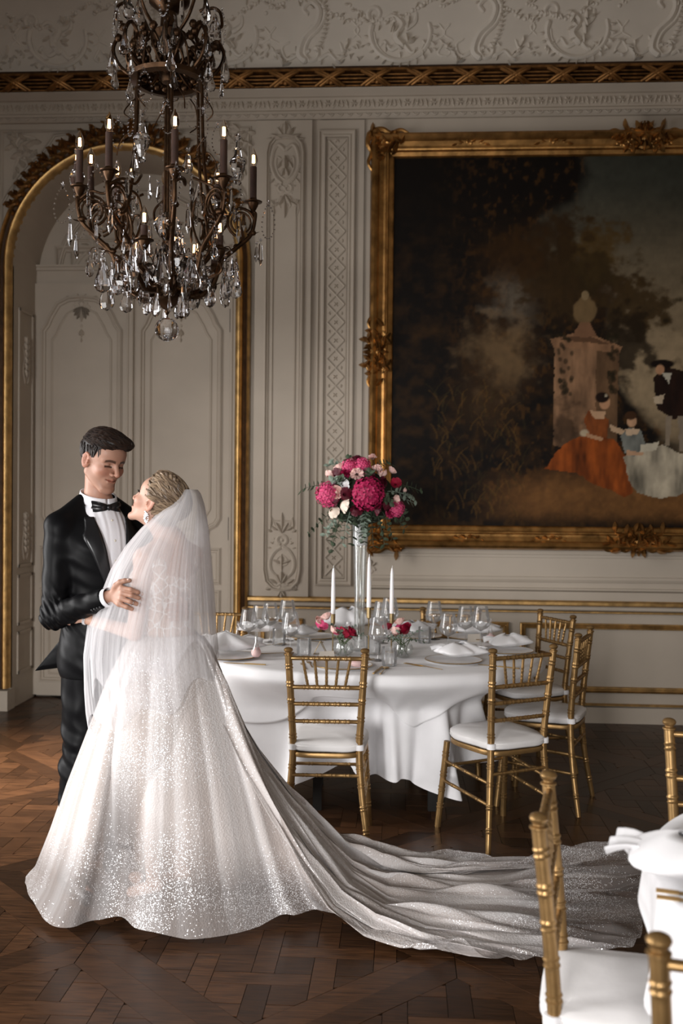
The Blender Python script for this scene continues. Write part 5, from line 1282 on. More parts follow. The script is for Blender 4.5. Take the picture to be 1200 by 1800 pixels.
# arms
def arm(a, r1, zt_, big):
    m = MB(); w_ = .07 if big else .04
    if big:
        P = vspline([pol(.05, a, Zc(512)), pol(.13, a, Zc(520)), pol(.20, a, Zc(500)), pol(.245, a, Zc(455)), pol(.31, a, Zc(430)), pol(.375, a, Zc(405)), pol(.395, a, Zc(370)), pol(.385, a, zt_-.045)], 7); m.tube(P, [lerp(.014, .008, i/(len(P)-1)) for i in range(len(P))], 8)
        for rr2, rad in ((.062, .0065), (.045, .005)):
            c = pol(.330, a, Zc(385)); rd = pol(1, a, 0)
            m.tube([c+rd*(rr2*math.cos(t))+Vector((0, 0, rr2*1.05*math.sin(t))) for t in [i*PI/9 for i in range(-3, 14)]], rad, 7)
        m.tube(spline([pol(.245, a, Zc(455)), pol(.20, a, Zc(430)), pol(.175, a, Zc(400)), pol(.20, a, Zc(370)), pol(.25, a, Zc(365)), pol(.27, a, Zc(385)), pol(.25, a, Zc(400))], 6), .006, 7)
        m.tube(spline([pol(.385, a, zt_-.05), pol(.34, a+.1, zt_-.02), pol(.29, a+.18, zt_-.03), pol(.25, a+.2, zt_+.01), pol(.18, a, Zc(330))], 6), .006, 7)
    else:
        P = vspline([pol(.05, a, Zc(512)), pol(.09, a, Zc(525)), pol(.15, a, Zc(505)), pol(r1, a, zt_-.10), pol(r1, a, zt_-.05)], 6); m.tube(P, [lerp(.010, .005, i/(len(P)-1)) for i in range(len(P))], 7)
    for i in range(5 if big else 3):
        q = P[int((i+1)*len(P)/7)]; rd = basis(pol(1, a, .3)); m.ell(q+Vector((R.uniform(-.01, .01), R.uniform(-.01, .01), .008)), (.018, .010, .014), 6, 4)
        leafshape(m, q, pol(.6, a+R.uniform(-.8, .8), R.uniform(-.3, .8)), (0, 0, 1), .045, .022)
    cobj(m, 'scroll_arm')
for dg in upper: arm(math.radians(dg), .385, zU, True)
for i, dg in enumerate(lower): arm(math.radians(dg), .285 if i % 2 else .12, zL if i % 2 else zL-.055, False)
# crystals
def cmesh(m): o = m.obj('k', M_crystal, None, smooth=False); d = o.data; bpy.data.objects.remove(o); return d
def pear(L, W, n=8, th=.42):
    m = MB(); m.lathe([(.0015, 0), (W*.16, -L*.10), (W*.25, -L*.32), (W*.46, -L*.62), (W*.5, -L*.76), (W*.36, -L*.92), (.001, -L)], n); m.v = [(v[0], v[1]*th, v[2]) for v in m.v]; return cmesh(m)
def spear(L, W): m = MB(); m.lathe([(.001, 0), (W*.3, -L*.08), (W*.5, -L*.72), (.0008, -L)], 6); return cmesh(m)
def rosette():
    m = MB(); m.ell((0, 0, 0), (.007, .004, .007), 8, 5)
    for k in range(8): a = k*PI/4; m.add([(0, .002, 0), (.008*math.cos(a-.3), 0, .008*math.sin(a-.3)), (.019*math.cos(a), -.001, .019*math.sin(a)), (.008*math.cos(a+.3), 0, .008*math.sin(a+.3)), (0, -.003, 0)], [(0,1,2,3),(4,3,2,1)])
    return cmesh(m)
def pendloq(L, W):     # open loop of tiny beads round a flat drop
    m = MB()
    for i in range(22):
        t = i/21; a = t*2*PI; x = W*.5*math.sin(a)*(.55+.45*math.sin(t*PI)); z = -L*.5+L*.5*math.cos(a); m.ell((x, 0, z), (.0038,)*3, 5, 3)
    return cmesh(m)
CM = [pear(.095, .050), pear(.075, .040), spear(.085, .020), spear(.060, .016), pear(.12, .062), pendloq(.12, .06)]
RS = rosette(); nC = 0
def pend(p, k, s=1.0, chain=True):
    global nC
    rz = R.uniform(-1.2, 1.2)
    r_ = link(RS, 'crystal_rosette', ch, p+Vector((0, 0, .0))); r_.rotation_euler = (0, 0, rz); r_.scale = (.75,)*3
    o = link(CM[k], 'crystal_drop', ch, p+Vector((0, 0, -.014))); o.rotation_euler = (R.uniform(-.05, .05), R.uniform(-.05, .05), rz); o.scale = (s*1.22,)*3; nC += 1
for dg in upper:
    a = math.radians(dg)
    pend(pol(.455, a, zU+.005), 4 if nC % 2 else 5, 1.05); pend(pol(.43, a+.12, Zc(408)), 2, 1.0); pend(pol(.40, a-.14, Zc(425)), 3, 1.0)
    pend(pol(.36, a+.2, zU-.01), 2, .9); pend(pol(.31, a+.05, Zc(440)), 1, .9); pend(pol(.30, a-.2, zU-.03), 3)
for k in range(18):
    a = 2*PI*k/18+.1; r_ = .275+.05*math.sin(k*2.3); y = 462+10*math.sin(k*1.7)
    m = MB(); m.tube(spline([pol(.08, a, Zc(505)), pol(.18, a, Zc(y+12)), pol(r_, a, Zc(y-6)), pol(r_+.03, a, Zc(y+2))], 6), .0022, 5); cobj(m, 'crystal_wire')
    pend(pol(r_+.03, a, Zc(y+4)), [4, 0, 4, 0, 1][k % 5], 1.0); pend(pol(r_-.02, a+.1, Zc(y+6)), [2, 0, 3][k % 3], 1.05); pend(pol(r_-.09, a+.05, Zc(y+26)), [0, 2][k % 2], .95)
for k in range(10):
    a = 2*PI*k/10+.3; pend(pol(.09, a, Zc(514)), [0, 4, 2, 0][k % 4], .8)
for k in range(8):
    a = 2*PI*k/8+.1; pend(pol(.25, a, Zc(90)), 1 if k % 2 else 0, 1.1); pend(pol(.19, a+.2, Zc(70)), 4 if k % 2 else 0, .9); pend(pol(.235, a+.3, Zc(40)), 0 if k % 2 else 2, 1.0); pend(pol(.235, a+.1, Zc(128)), 1, 1.0); pend(pol(.235, a, Zc(18)), 4 if k % 2 else 5, .95); pend(pol(.17, a+.2, Zc(150)), 5 if k % 2 else 1, .9); pend(pol(.22, a+.05, Zc(215)), 5, .85)
for k in range(6):
    a = 2*PI*k/6+.55; pend(pol(.23, a, Zc(292)), [1, 5, 0][k % 3], 1.0); pend(pol(.17, a-.2, Zc(345)), 2, .9); pend(pol(.13, a, Zc(420)), 0, .9)
m = MB(); m.lathe([(.012, -.10), (.018, -.092), (.012, -.08), (.020, -.06), (.030, -.035), (.036, 0), (.034, .006), (.018, .022), (.013, .05), (.016, .056), (.009, .062), (.007, .09), (.012, .098), (.012, .112), (.006, .118), (.001, .12)], 8); sp_me = cmesh(m)
for a, r_, y in ((-.16, .33, 292), (1.15, .36, 305), (-2.3, .33, 340), (2.6, .3, 330), (-1.45, .40, 318), (.55, .16, 470)):
    o = link(sp_me, 'crystal_spire', ch, pol(r_, a, Zc(y)))

# ============================================================ PEOPLE: implicit-surface sculpting
class Sdf:
    """sequence of primitives in person-local metres; x = person's right, y = forward, z = up"""
    def __init__(s): s.p = []
    def rc(s, a, b, ra_, rb_=None, k=.02, op=1, M=None):
        a, b = Vector(a), Vector(b)
        if M is not None: a, b = M @ a, M @ b
        s.p.append(('rc', np.array(a), np.array(b), ra_, ra_ if rb_ is None else rb_, k, op)); return s
    def el(s, c, r, k=.02, op=1, M=None, R=None):
        c = Vector(c); Rm = np.array(R) if R is not None else np.eye(3)
        if M is not None: c = M @ c; Rm = np.array(M.to_3x3().normalized()) @ Rm
        s.p.append(('el', np.array(c), Rm, np.array(r, float), None, k, op)); return s
    def d1(s, q, P):
        if q[0] == 'rc':
            _, a, b, ra_, rb_, k, op = q; ab = b-a; L = float(ab@ab)+1e-12
            t = np.clip(((P-a)@ab)/L, 0, 1); return np.linalg.norm(P-(a+t[..., None]*ab), axis=-1)-(ra_+(rb_-ra_)*t)
        _, c, Rm, r, _n, k, op = q; L = (P-c)@Rm; k0 = np.linalg.norm(L/r, axis=-1); k1 = np.linalg.norm(L/(r*r), axis=-1)+1e-9
        return k0*(k0-1)/k1
    def ev(s, P, prims=None):
        D = np.full(P.shape[:-1], 9.)
        for q in (s.p if prims is None else prims):
            d = s.d1(q, P); k, op = q[5], q[6]
            if op == 1: h = np.maximum(k-np.abs(D-d), 0)/k; D = np.minimum(D, d)-h*h*k*.25
            elif op == -1: h = np.maximum(k-np.abs(D+d), 0)/k; D = np.maximum(D, -d)+h*h*k*.25
        if getattr(s, 'post', None): D = s.post(P, D)
        return D
    def mesh(s, h, lo, hi, B=14):
        lo = np.array(lo, float); hi = np.array(hi, float); nb = np.ceil((hi-lo)/(h*B)).astype(int)
        G = np.stack(np.meshgrid(*[np.arange(n) for n in nb], indexing='ij'), -1).reshape(-1, 3)
        cen = lo+(G+.5)*h*B; half = h*B*.5*math.sqrt(3)+3*h
        ds = [s.d1(q, cen) for q in s.p]
        near = np.abs(s.ev(cen)) < half*1.6+.01
        N = B+3; ax = np.arange(-1, B+2)
        off = np.stack(np.meshgrid(ax, ax, ax, indexing='ij'), -1)
        S = np.array([nb[1]*B+4, nb[2]*B+4]); V = {}; ids_all = []; pos_all = []; quads = []
        for gi in np.nonzero(near)[0]:
            prims = [q for q, d in zip(s.p, ds) if d[gi] < half+q[5]+.004]
            if not prims: continue
            base = G[gi]*B; idx = base+off; P = lo+idx*h; D = s.ev(P, prims); ins = D < 0
            if ins.all() or not ins.any(): continue
            # cells
            n = N-1; cnt = np.zeros((n, n, n)); acc = np.zeros((n, n, n, 3))
            for axi in range(3):
                for u in (0, 1):
                    for v in (0, 1):
                        sl0 = [None]*3; sl1 = [None]*3; o = [a for a in range(3) if a != axi]
                        sl0[axi] = slice(0, n); sl1[axi] = slice(1, n+1)
                        for a_, w_ in zip(o, (u, v)): sl0[a_] = slice(w_, w_+n); sl1[a_] = slice(w_, w_+n)
                        a0, a1 = D[tuple(sl0)], D[tuple(sl1)]; c = (a0 < 0) != (a1 < 0)
                        t = np.where(c, a0/np.where(c, a0-a1, 1), 0); pt = np.zeros((n, n, n, 3)); pt[..., axi] = t; pt[..., o[0]] = u; pt[..., o[1]] = v
                        cnt += c; acc += pt*c[..., None]
            act = cnt > 0
            cells = np.argwhere(act); ci = cells+base-1
            ids = (ci[:, 0]+2)*10**8+(ci[:, 1]+2)*10**4+(ci[:, 2]+2)
            pos = lo+(ci+acc[act]/cnt[act][:, None])*h
            ids_all.append(ids); pos_all.append(pos)
            for axi in range(3):
                o = [a for a in range(3) if a != axi]
                a0 = D[1:-1, 1:-1, 1:-1]; sl = [slice(1, -1)]*3; sl[axi] = slice(2, None); a1 = D[tuple(sl)]
                c = np.argwhere((a0 < 0) != (a1 < 0)); 
                if len(c) == 0: continue
                flip = (a0 < 0)[tuple(c.T)]
                c = c+1; ok = (c-1 < B).all(1); c = c[ok]; flip = flip[ok]
                if len(c) == 0: continue
                g = c+base-1; e0 = np.zeros(3, int); e0[o[0]] = 1; e1 = np.zeros(3, int); e1[o[1]] = 1
                def gid(q): return (q[:, 0]+2)*10**8+(q[:, 1]+2)*10**4+(q[:, 2]+2)
                Q = np.stack([gid(g), gid(g-e0), gid(g-e0-e1), gid(g-e1)], 1)
                sw = flip if axi != 1 else ~flip
                Q[~sw] = Q[~sw][:, ::-1]; quads.append(Q)
        ids = np.concatenate(ids_all); pos = np.concatenate(pos_all); uq, first = np.unique(ids, return_index=True); pos = pos[first]
        Q = np.searchsorted(uq, np.concatenate(quads)); return pos, Q
def npmesh(name, pos, Q, mats, parent=None, smooth=True, attrs=None):
    me = bpy.data.meshes.new(name); me.vertices.add(len(pos)); me.vertices.foreach_set('co', np.asarray(pos, np.float32).ravel())
    Q = np.asarray(Q, np.int32); me.loops.add(Q.size); me.loops.foreach_set('vertex_index', Q.ravel()); me.polygons.add(len(Q))
    me.polygons.foreach_set('loop_start', (np.arange(len(Q))*Q.shape[1]).astype(np.int32)); me.update(); me.validate()
    if smooth: me.polygons.foreach_set('use_smooth', [True]*len(me.polygons))
    for m_ in (mats if isinstance(mats, (list, tuple)) else [mats]): me.materials.append(m_)
    for k, v in (attrs or {}).items():
        a = me.color_attributes.new(k, 'FLOAT_COLOR', 'POINT'); v = np.asarray(v, float)
        if v.shape[1] == 3: v = np.concatenate([v, np.ones((len(v), 1))], 1)
        a.data.foreach_set('color', v.ravel())
    return link(me, name, parent)
def relax(pos, Q, it=2, lam=.5):
    for _ in range(it):
        acc = np.zeros_like(pos); cnt = np.zeros(len(pos))
        for i in range(4):
            a, b = Q[:, i], Q[:, (i+1) % 4]; np.add.at(acc, a, pos[b]); np.add.at(acc, b, pos[a]); np.add.at(cnt, a, 1); np.add.at(cnt, b, 1)
        pos = pos*(1-lam)+lam*acc/np.maximum(cnt, 1)[:, None]
    return pos
def skinmat(name, base):
    m, nt, b = nodes(name); at_ = nt.nodes.new('ShaderNodeVertexColor'); at_.layer_name = 'tone'
    L = nt.links; mx = nt.nodes.new('ShaderNodeMix'); mx.data_type = 'RGBA'; mx.blend_type = 'MULTIPLY'; mx.inputs[0].default_value = 1; mx.inputs[6].default_value = (*base, 1)
    L.new(at_.outputs[0], mx.inputs[7]); L.new(mx.outputs[2], b.inputs['Base Color']); b.inputs['Roughness'].default_value = .48
    b.inputs['Subsurface Weight'].default_value = .12; b.inputs['Subsurface Radius'].default_value = (.012, .005, .003); b.inputs['Subsurface Scale'].default_value = .5; b.inputs['Specular IOR Level'].default_value = .4
    return m
M_skin1 = skinmat('skin_fair', (.36, .195, .135)); M_skin2 = skinmat('skin_light', (.48, .29, .215))
def head_sdf(s, M, male):
    k = 1.0 if male else .95
    def e(c, r, kk=.02, op=1, R=None): s.el([v*k/100 for v in c], [v*k/100 for v in r], kk*k, op, M, R)
    def c_(a, b, r0, r1, kk=.012, op=1): s.rc([v*k/100 for v in a], [v*k/100 for v in b], r0*k/100, r1*k/100, kk*k, op, M)
    e((0, -1.2, 3.4), (7.5, 9.3, 8.2))
    e((0, 2.4, -2.6), (6.2 if male else 5.9, 6.2, 8.0), .03)
    e((0, 4.6, 4.2), (5.8, 4.2, 4.4), .03)                                          # forehead
    jw = 5.0 if male else 4.4
    for sx in (-1, 1):
        c_((sx*jw, -.6, -5.2), (sx*2.1, 6.3, -10.1), 2.0 if male else 1.8, 1.7 if male else 1.45, .02)     # jaw
        e((sx*3.7, 5.5, -2.6), (2.6, 2.5, 2.3), .018)                                # cheek
        c_((sx*1.2, 7.9, 1.7), (sx*4.6, 6.3, 1.6), .85 if male else .6, .8, .010)    # brow ridge
    e((0, 7.2, -10.6), (2.0 if male else 1.5, 1.7, 1.6), .016)                       # chin
    e((0, 6.6, -6.4), (2.7, 1.9, 2.2), .015)                                         # muzzle
    for sx in (-1, 1): e((sx*3.15, 9.2, .1), (1.9, 2.1, 1.25), .008, -1)            # eye sockets
    c_((0, 8.1, 1.2), (0, 10.7 if male else 9.9, -2.9), .85, 1.05 if male else .8, .007)   # nose
    e((0, 10.7 if male else 10.0, -3.2), (1.0, .95, .85), .004)
    for sx in (-1, 1): e((sx*1.35, 9.2, -3.5), (.8, 1.05, .7), .004)
    for sx in (-1, 1): c_((sx*.25, 8.75, -5.75), (sx*2.2, 7.5, -5.75), .42, .2, .004)  # upper lip
    c_((-1.5, 8.1, -6.75), (1.5, 8.1, -6.75), .5 if male else .55, .5, .005)
    c_((-1.2, 8.35, -6.3), (1.2, 8.35, -6.3), .2, .2, .003, -1)
    for sx in (-1, 1): c_((sx*1.2, 8.35, -6.3), (sx*2.5, 7.6, -6.0), .2, .22, .003, -1)                  # line of the mouth
    for sx in (-1, 1):
        e((sx*3.15, 6.55, .05), (1.35, 1.35, 1.3), .004)                             # eyeball under the lid
        R = Matrix.Rotation(sx*.35, 3, 'Z')
        e((sx*7.7, -.7, -.7), (.75, 2.0, 3.3), .006, 1, R)                          # ear
        e((sx*8.55, -.35, -.3), (.75, 1.2, 2.2), .002, -1, R)
        c_((sx*7.9, .6, 1.6), (sx*8.1, -1.0, 2.3), .34, .34, .002); c_((sx*8.1, -1.0, 2.3), (sx*8.3, -2.3, .8), .34, .34, .002); c_((sx*8.3, -2.3, .8), (sx*8.0, -1.4, -2.2), .32, .3, .002); c_((sx*7.9, .7, -.6), (sx*8.0, .6, -1.4), .42, .4, .002); c_((sx*8.1, -.9, 1.0), (sx*8.1, -1.1, -1.0), .25, .25, .002)
def head_tone(P, Minv, male):
    L = P@np.array(Minv.to_3x3()).T+np.array(Minv.translation); k = 100/(1.0 if male else .95); L = L*k
    T = np.ones((len(P), 3))
    inh = (L[:, 2] > -14) & (np.linalg.norm(L, axis=1) < 15)
    def mix(mask, col, a=1):
        m_ = (np.clip(mask, 0, 1)*a*inh)[:, None]; T[:] = T*(1-m_)+np.array(col)*m_
    x, y, z = np.abs(L[:, 0]), L[:, 1], L[:, 2]
    zc_ = -6.25; zl_ = zc_+.04*x*x; lip = (1-ss(np.abs(z-zl_), .5*np.clip(1-x/3.2, .2, 1)+.15, .95*np.clip(1-x/3.4, .3, 1)+.1))*(1-ss(x, 1.9, 2.6))*(y > 5.8); mix(lip, (.80, .50, .46) if male else (.84, .34, .36), .75 if male else .9); mix((1-ss(np.abs(z-zl_), .08, .26))*(1-ss(x, 2.2, 2.8))*(y > 5.8), (.34, .16, .14), .8)
    mix((1-ss(np.hypot(x-4.2, (z+2.8)), 1, 3.2))*(y > 3), (1, .78, .74) if male else (1, .70, .66), .6)
    mix((1-ss(np.hypot(x, z+3), .6, 2))*(y > 8), (1, .8, .76), .6)
    mix((x > 7.2)*(np.abs(z+.8) < 3.5), (1, .68, .6), .55)
    bz = 1.65+.25*np.sin((x-1.2)*.8)-.10*(x-3)**2*(x > 3); mix((1-ss(np.abs(z-bz), .36, .70))*(x > 1.0)*(1-ss(x, 4.7, 5.3))*(y > 5), (.10, .07, .05) if male else (.17, .11, .08), .92)
    lz = -.55 if male else -.15; mix((1-ss(np.abs(z-lz+.10*(x-3.1)**2*.6), .22, .5))*(np.abs(x-3.15) < 1.55)*(y > 6.3), (.07, .05, .04), .95)   # lashes along the lowered lid, widened to paint in the socket's shade
    if not male: mix((1-ss(np.hypot((x-3.2)/1.5, (z-.4)/.8), .6, 1.1))*(y > 6.3), (.55, .42, .36), .7)  # shade round her eyes painted into the skin tone
    return T

def frameM(origin, f, pitch=0, roll=0):
    """local (right, forward, up) -> world; f = facing in camera-ground axes (x, d)"""
    F_ = cg(*f)-cg(0, 0); F_.normalize(); Rz = Matrix.Rotation(math.atan2(F_.y, F_.x)-PI/2, 4, 'Z')
    return Matrix.Translation(origin) @ Rz @ Matrix.Rotation(pitch, 4, 'X') @ Matrix.Rotation(roll, 4, 'Y')
def s2(px, d): return (px-600)/F*d
def ground(px, d): return cg(s2(px, d), d)

# ------------------------------------------------------------ the groom
GO = ground(176, 4.06)
MG = frameM(GO, (.66, -.75)); MGi = MG.inverted()
groom = thing('person', 'man in black dinner jacket and bow tie looking down at the woman in white', 'person', GO, MG.to_euler().z)
def GJ(px, py, d): return MGi @ atD(px, py, d-.03*(d < 3.8 and px > 196))
hw = atD(181, 809, 4.03)
HG = MGi @ frameM(hw, (.78, -.62), math.radians(-18), math.radians(-3)); HGi = HG.inverted()
s = Sdf(); head_sdf(s, HG, True)
nb = HG @ Vector((0, -.022, -.05)); s.rc(nb, (0, -.022, 1.55), .046, .055, .010)
s.rc((0, -.02, 1.53), (0, 0, 1.36), .07, .12, .05); s.el((0, 0, 1.34), (.165, .11, .2), .04); s.el((0, 0, 1.12), (.14, .105, .2), .05); s.el((0, 0, .98), (.13, .10, .12), .04)
WR = GJ(193, 1049, 3.775)
EL = Vector((.212, .03, 1.125))
for sx, e_, w_ in ((1, EL, WR), (-1, Vector((-.25, .13, 1.2)), Vector((-.15, .37, 1.17)))):
    s.rc((sx*.15, -.01, 1.475), e_, .040, .034, .03); s.rc(e_, w_, .037, .026, .015)
    s.rc((sx*.075, 0, .93), (sx*.09, .01, .5), .060, .045, .03); s.rc((sx*.09, .01, .5), (sx*.105, -.02, .08), .045, .033, .02); s.rc((sx*.105, -.03, .05), (sx*.12, .14, .035), .035, .028, .02)
def hand(s, J, wrist, fingers, thumb, rf=.0088, k=.006, palm=.0135, conv=None):
    W = conv(*wrist)
    K = [conv(*f[0]) for f in fingers]
    for f in fingers:
        P = [conv(*q) for q in f]
        s.rc(W, P[0], palm, palm*.82, .010)
        for a in range(len(P)-1): s.rc(P[a], P[a+1], rf*(1.08-.11*a), rf*(.98-.11*a), .0035 if a else .005)
    P = [conv(*q) for q in thumb]; s.rc(W, P[0], palm, palm*.95, .01)
    for a in range(len(P)-1): s.rc(P[a], P[a+1], rf*(1.35-.16*a), rf*(1.15-.12*a), .004)
hand(s, None, (195, 1049, 3.775), [[(214, 1034, 3.752), (230, 1036.5, 3.738), (242, 1041, 3.748), (250, 1044.5, 3.768)], [(215, 1043, 3.748), (231, 1047, 3.734), (243.5, 1051, 3.745), (251, 1054, 3.765)],
     [(213, 1052.5, 3.750), (228.5, 1057.5, 3.738), (240, 1061.5, 3.748), (247.5, 1064, 3.768)], [(209, 1061.5, 3.756), (223, 1067, 3.746), (232.5, 1070.5, 3.754), (239.5, 1072.5, 3.77)]],
     [(204, 1030, 3.765), (211, 1023.5, 3.757), (219, 1021, 3.753), (227.5, 1020.5, 3.756)], .0092, conv=GJ)
lw = Vector((-.15, .37, 1.17))     # his other hand, behind her
for i in range(4):
    a = lw+Vector((.02, .07, .02-.018*i)); b = a+Vector((.045, .02, -.002)); s.rc(lw, a, .0135, .011, .01); s.rc(a, b, .009, .008, .004); s.rc(b, b+Vector((.035, -.008, 0)), .008, .007, .004)
s.rc(lw, lw+Vector((.0, .03, .045)), .014, .010, .008); s.rc(lw+Vector((.0, .03, .045)), lw+Vector((.03, .045, .055)), .010, .008, .004)
pos, Q = s.mesh(.0026, (-.36, -.22, -.02), (.36, .5, 1.92)); pos = relax(pos, Q, 1, .35)
body = npmesh('body', pos, Q, M_skin1, groom, attrs={'tone': head_tone(pos, HGi, True)})
M_ring = mat('silver', (.75, .74, .72), .15, metal=1)
m = MB(); a = GJ(233, 1059.2, 3.742); b = GJ(235.2, 1060, 3.744); dv = (b-a).normalized(); Bm = basis(dv)
m.tube([a+Bm @ Vector((.0102*math.cos(t*PI/10), .0102*math.sin(t*PI/10), 0)) for t in range(20)], .0013, 6, closed=True); o = m.obj('ring', M_ring, groom)
M_nail = mat('fingernail', (.72, .50, .42), .3)
m = MB(); 
for q in ((225, 1018.6, 3.747), (248.5, 1043.3, 3.760)): m.ell(GJ(*q), (.005, .005, .004), 8, 5)
m.obj('nails', M_nail, groom)

def project_y(sd, x, z, y0=.35, off=0):
    ys = np.linspace(y0, 0, 160); P = np.stack([np.full_like(ys, x), ys, np.full_like(ys, z)], -1); D = sd.ev(P)-off
    i = np.argmax(D < 0); return float(ys[i]) if (D < 0).any() else 0.0
M_suit = mat('black_wool', (.004, .004, .0045), .43, spec=.10, bump=.08, bscale=300); M_satin = mat('black_satin', (.008, .008, .009), .28, spec=.5)
M_shirt = mat('white_shirt', (.74, .74, .77), .75, spec=.2, bump=.06, bscale=200)
# shirt
sh = Sdf(); sh.el((0, .008, 1.36), (.150, .124, .19), .04); sh.el((0, .01, 1.14), (.150, .120, .22), .05); sh.rc((0, -.014, 1.56), (0, 0, 1.45), .066, .096, .05)
def shp(P, D):
    return np.maximum(D-.0016*np.sin(P[..., 0]*230)*(P[..., 1] > .02)*(np.abs(P[..., 0]) > .018), P[..., 2]-1.585)
sh.post = shp
pos, Q = sh.mesh(.005, (-.26, -.2, .95), (.26, .25, 1.62)); npmesh('shirt', pos, Q, M_shirt, groom)
m = MB()
for z in (1.50, 1.42, 1.34): m.ell((0, project_y(sh, 0, z)+.001, z), (.0055, .003, .0055), 10, 5)
m.obj('shirt_buttons', mat('pearl_button', (.62, .58, .5), .3), groom)
# collar: upright band with folded wings
nc = HG @ Vector((0, -.03, -.145)); m = MB()
nax = (HG @ Vector((0, -.022, -.06))-Vector((0, -.02, 1.52))).normalized()
def col(u, v):
    a = -PI/2+(u-.5)*2*PI*.93-PI/2*0; r = .0655+.004*v
    c = Vector((0, -.016, 1.572)); fr = math.cos((u-.5)*2*PI)        # front of the neck is at u = 0 / 1
    x = r*math.sin((u-.5)*2*PI*.985); y = -r*1.02*math.cos((u-.5)*2*PI*.985)
    z = lerp(-.014, .036, v)+.022*fr
    return c+Vector((x, y, z))+nax*.0
m.grid(col, 60, 5)
def col2(u, v):
    p = col(u, 1); o = Vector((p.x, p.y+.018, 0)).normalized(); fr = .5-.5*math.cos((u-.5)*2*PI); fr = fr**3
    return p+o*(.003+.006*v)+Vector((0, 0, -.030*v-.020*v*fr))
m.grid(col2, 60, 5)
o = m.obj('collar', M_shirt, groom, smooth=60); o.modifiers.new('t', 'SOLIDIFY').thickness = .002
# bow tie
m = MB(); bc = Vector((0, .066, 1.552))
for sx in (-1, 1):
    def bw_(u, v):
        x = u*.058; w_ = lerp(.010, .024, u**.8)+.003*math.sin(v*PI*3)*u; z = (v-.5)*2*w_
        y = .010*math.sin(PI*u)*(1-abs(v-.5))+.004*math.sin(v*PI*4)*u
        return bc+Vector((sx*(x+.004), y-.018*u*u+.006, z+.003*u))
    m.grid(bw_, 10, 9)
    def bb(u, v): p = bw_(u, v); return p+Vector((0, -.009-.006*math.sin(PI*u), 0))
    m.grid(bb, 10, 9)
m.ell(bc+Vector((0, .008, 0)), (.011, .009, .013), 10, 8)
m.obj('bow_tie', M_satin, groom, smooth=50)
# jacket
jk = Sdf(); jk.el((0, -.002, 1.365), (.190, .140, .185), .05); jk.el((0, .0, 1.16), (.158, .132, .21), .07); jk.el((0, .002, .94), (.172, .148, .20), .06)
for sx, e_, w_ in ((1, EL, WR), (-1, Vector((-.25, .13, 1.2)), Vector((-.15, .37, 1.17)))):
    jk.rc((sx*.060, -.032, 1.565), (sx*.168, -.012, 1.478), .042, .052, .03)
    jk.rc((sx*.174, -.012, 1.468), e_, .056, .050, .03); jk.rc(e_, e_+(w_-e_)*.93, .052, .041, .018)
WD = (WR-EL).normalized(); WE = np.array(EL+(WR-EL)*.93)
WL0 = Vector((-.25, .13, 1.2)); WL1 = Vector((-.15, .37, 1.17)); WLd = (WL1-WL0).normalized(); WLe = np.array(WL0+(WL1-WL0)*.95)
def jpost(P, D):
    x, y, z = P[..., 0], P[..., 1], P[..., 2]
    # creases: diagonal pulls at the bent elbow and along the sleeve, soft folds down the front
    el_ = np.exp(-(((x-EL.x)**2+(y-EL.y)**2+(z-EL.z)**2)/.075**2))
    D = D-.006*el_*np.sin(150*(z+.9*y-.5*x)+3*np.sin(x*40))-.0022*np.sin(60*z+40*y+30*x)*np.exp(-((x-.21)/.06)**2)
    fo = np.exp(-(((x-(EL.x+WR.x)/2)**2+(y-(EL.y+WR.y)/2)**2)/.10**2)); D = D-.0030*fo*np.sin(75*y+90*z)
    D = D-.0012*np.sin(16*z+26*x)*np.clip((1.3-z)/.3, 0, 1)*(np.abs(x) < .2)
    D = np.maximum(D, .868+.02*np.abs(x)-z)
    w_ = np.interp(z, [1.10, 1.16, 1.52, 1.56], [0, .002, .073, .075]); cut = np.where(y > 0, np.abs(x)-w_, 9.); D = np.maximum(D, -np.where(z > 1.15, cut, 9.))
    vent = np.where((y < -.05) & (z < 1.08), .006-np.abs(x-.05-.06*(1.08-z)), -9.); D = np.maximum(D, vent)
    D = np.maximum(D, np.where((P-WE)@np.array(WD) > 0, (np.linalg.norm(P-WE, axis=-1) < .08)*((P-WE)@np.array(WD)), -9.))
    D = np.maximum(D, np.where((np.linalg.norm(P-WLe, axis=-1) < .07), (P-WLe)@np.array(WLd), -9.))
    return D
jk.post = jpost
pos, Q = jk.mesh(.0045, (-.36, -.24, .8), (.36, .5, 1.62)); pos = relax(pos, Q, 1, .3); npmesh('jacket', pos, Q, M_suit, groom)
for sx in (-1, 1):
    m = MB(); 
    def lp(u, v):
        z = lerp(1.16, 1.515, u); w0 = interp(z, [1.10, 1.16, 1.52, 1.56], [0, .002, .073, .075]); wd = interp(u, [0, .25, .6, .78, .86, 1], [.004, .03, .058, .072, .05, .03])
        x = sx*(w0+wd*v-.001); y = project_y(jk, x+sx*.004, z, .3)
        return Vector((x, y+.0045*(1-.3*v), z))
    YL = [[lp(i/25, j/5).y for i in range(26)] for j in range(6)]
    for _ in range(6): YL = [[r_[max(0, i-1)]*.25+r_[i]*.5+r_[min(25, i+1)]*.25 for i in range(26)] for r_ in YL]
    m.grid(lambda u, v: Vector((lp(u, v).x, YL[round(v*5)][round(u*25)]+.007, lp(u, v).z)), 26, 6); o = m.obj('lapel', M_satin, groom, smooth=60); o.modifiers.new('t', 'SOLIDIFY').thickness = .003
m = MB()
def flap(u, v):
    z = lerp(1.085, .885, v); return Vector((lerp(.10, .03+.17*v, u)-.02*v, -.135-.055*v*(.4+u), z-.012*u*v))
m.grid(flap, 8, 10); o = m.obj('jacket_vent_flap', M_suit, groom, smooth=60); o.modifiers.new('t', 'SOLIDIFY').thickness = .004
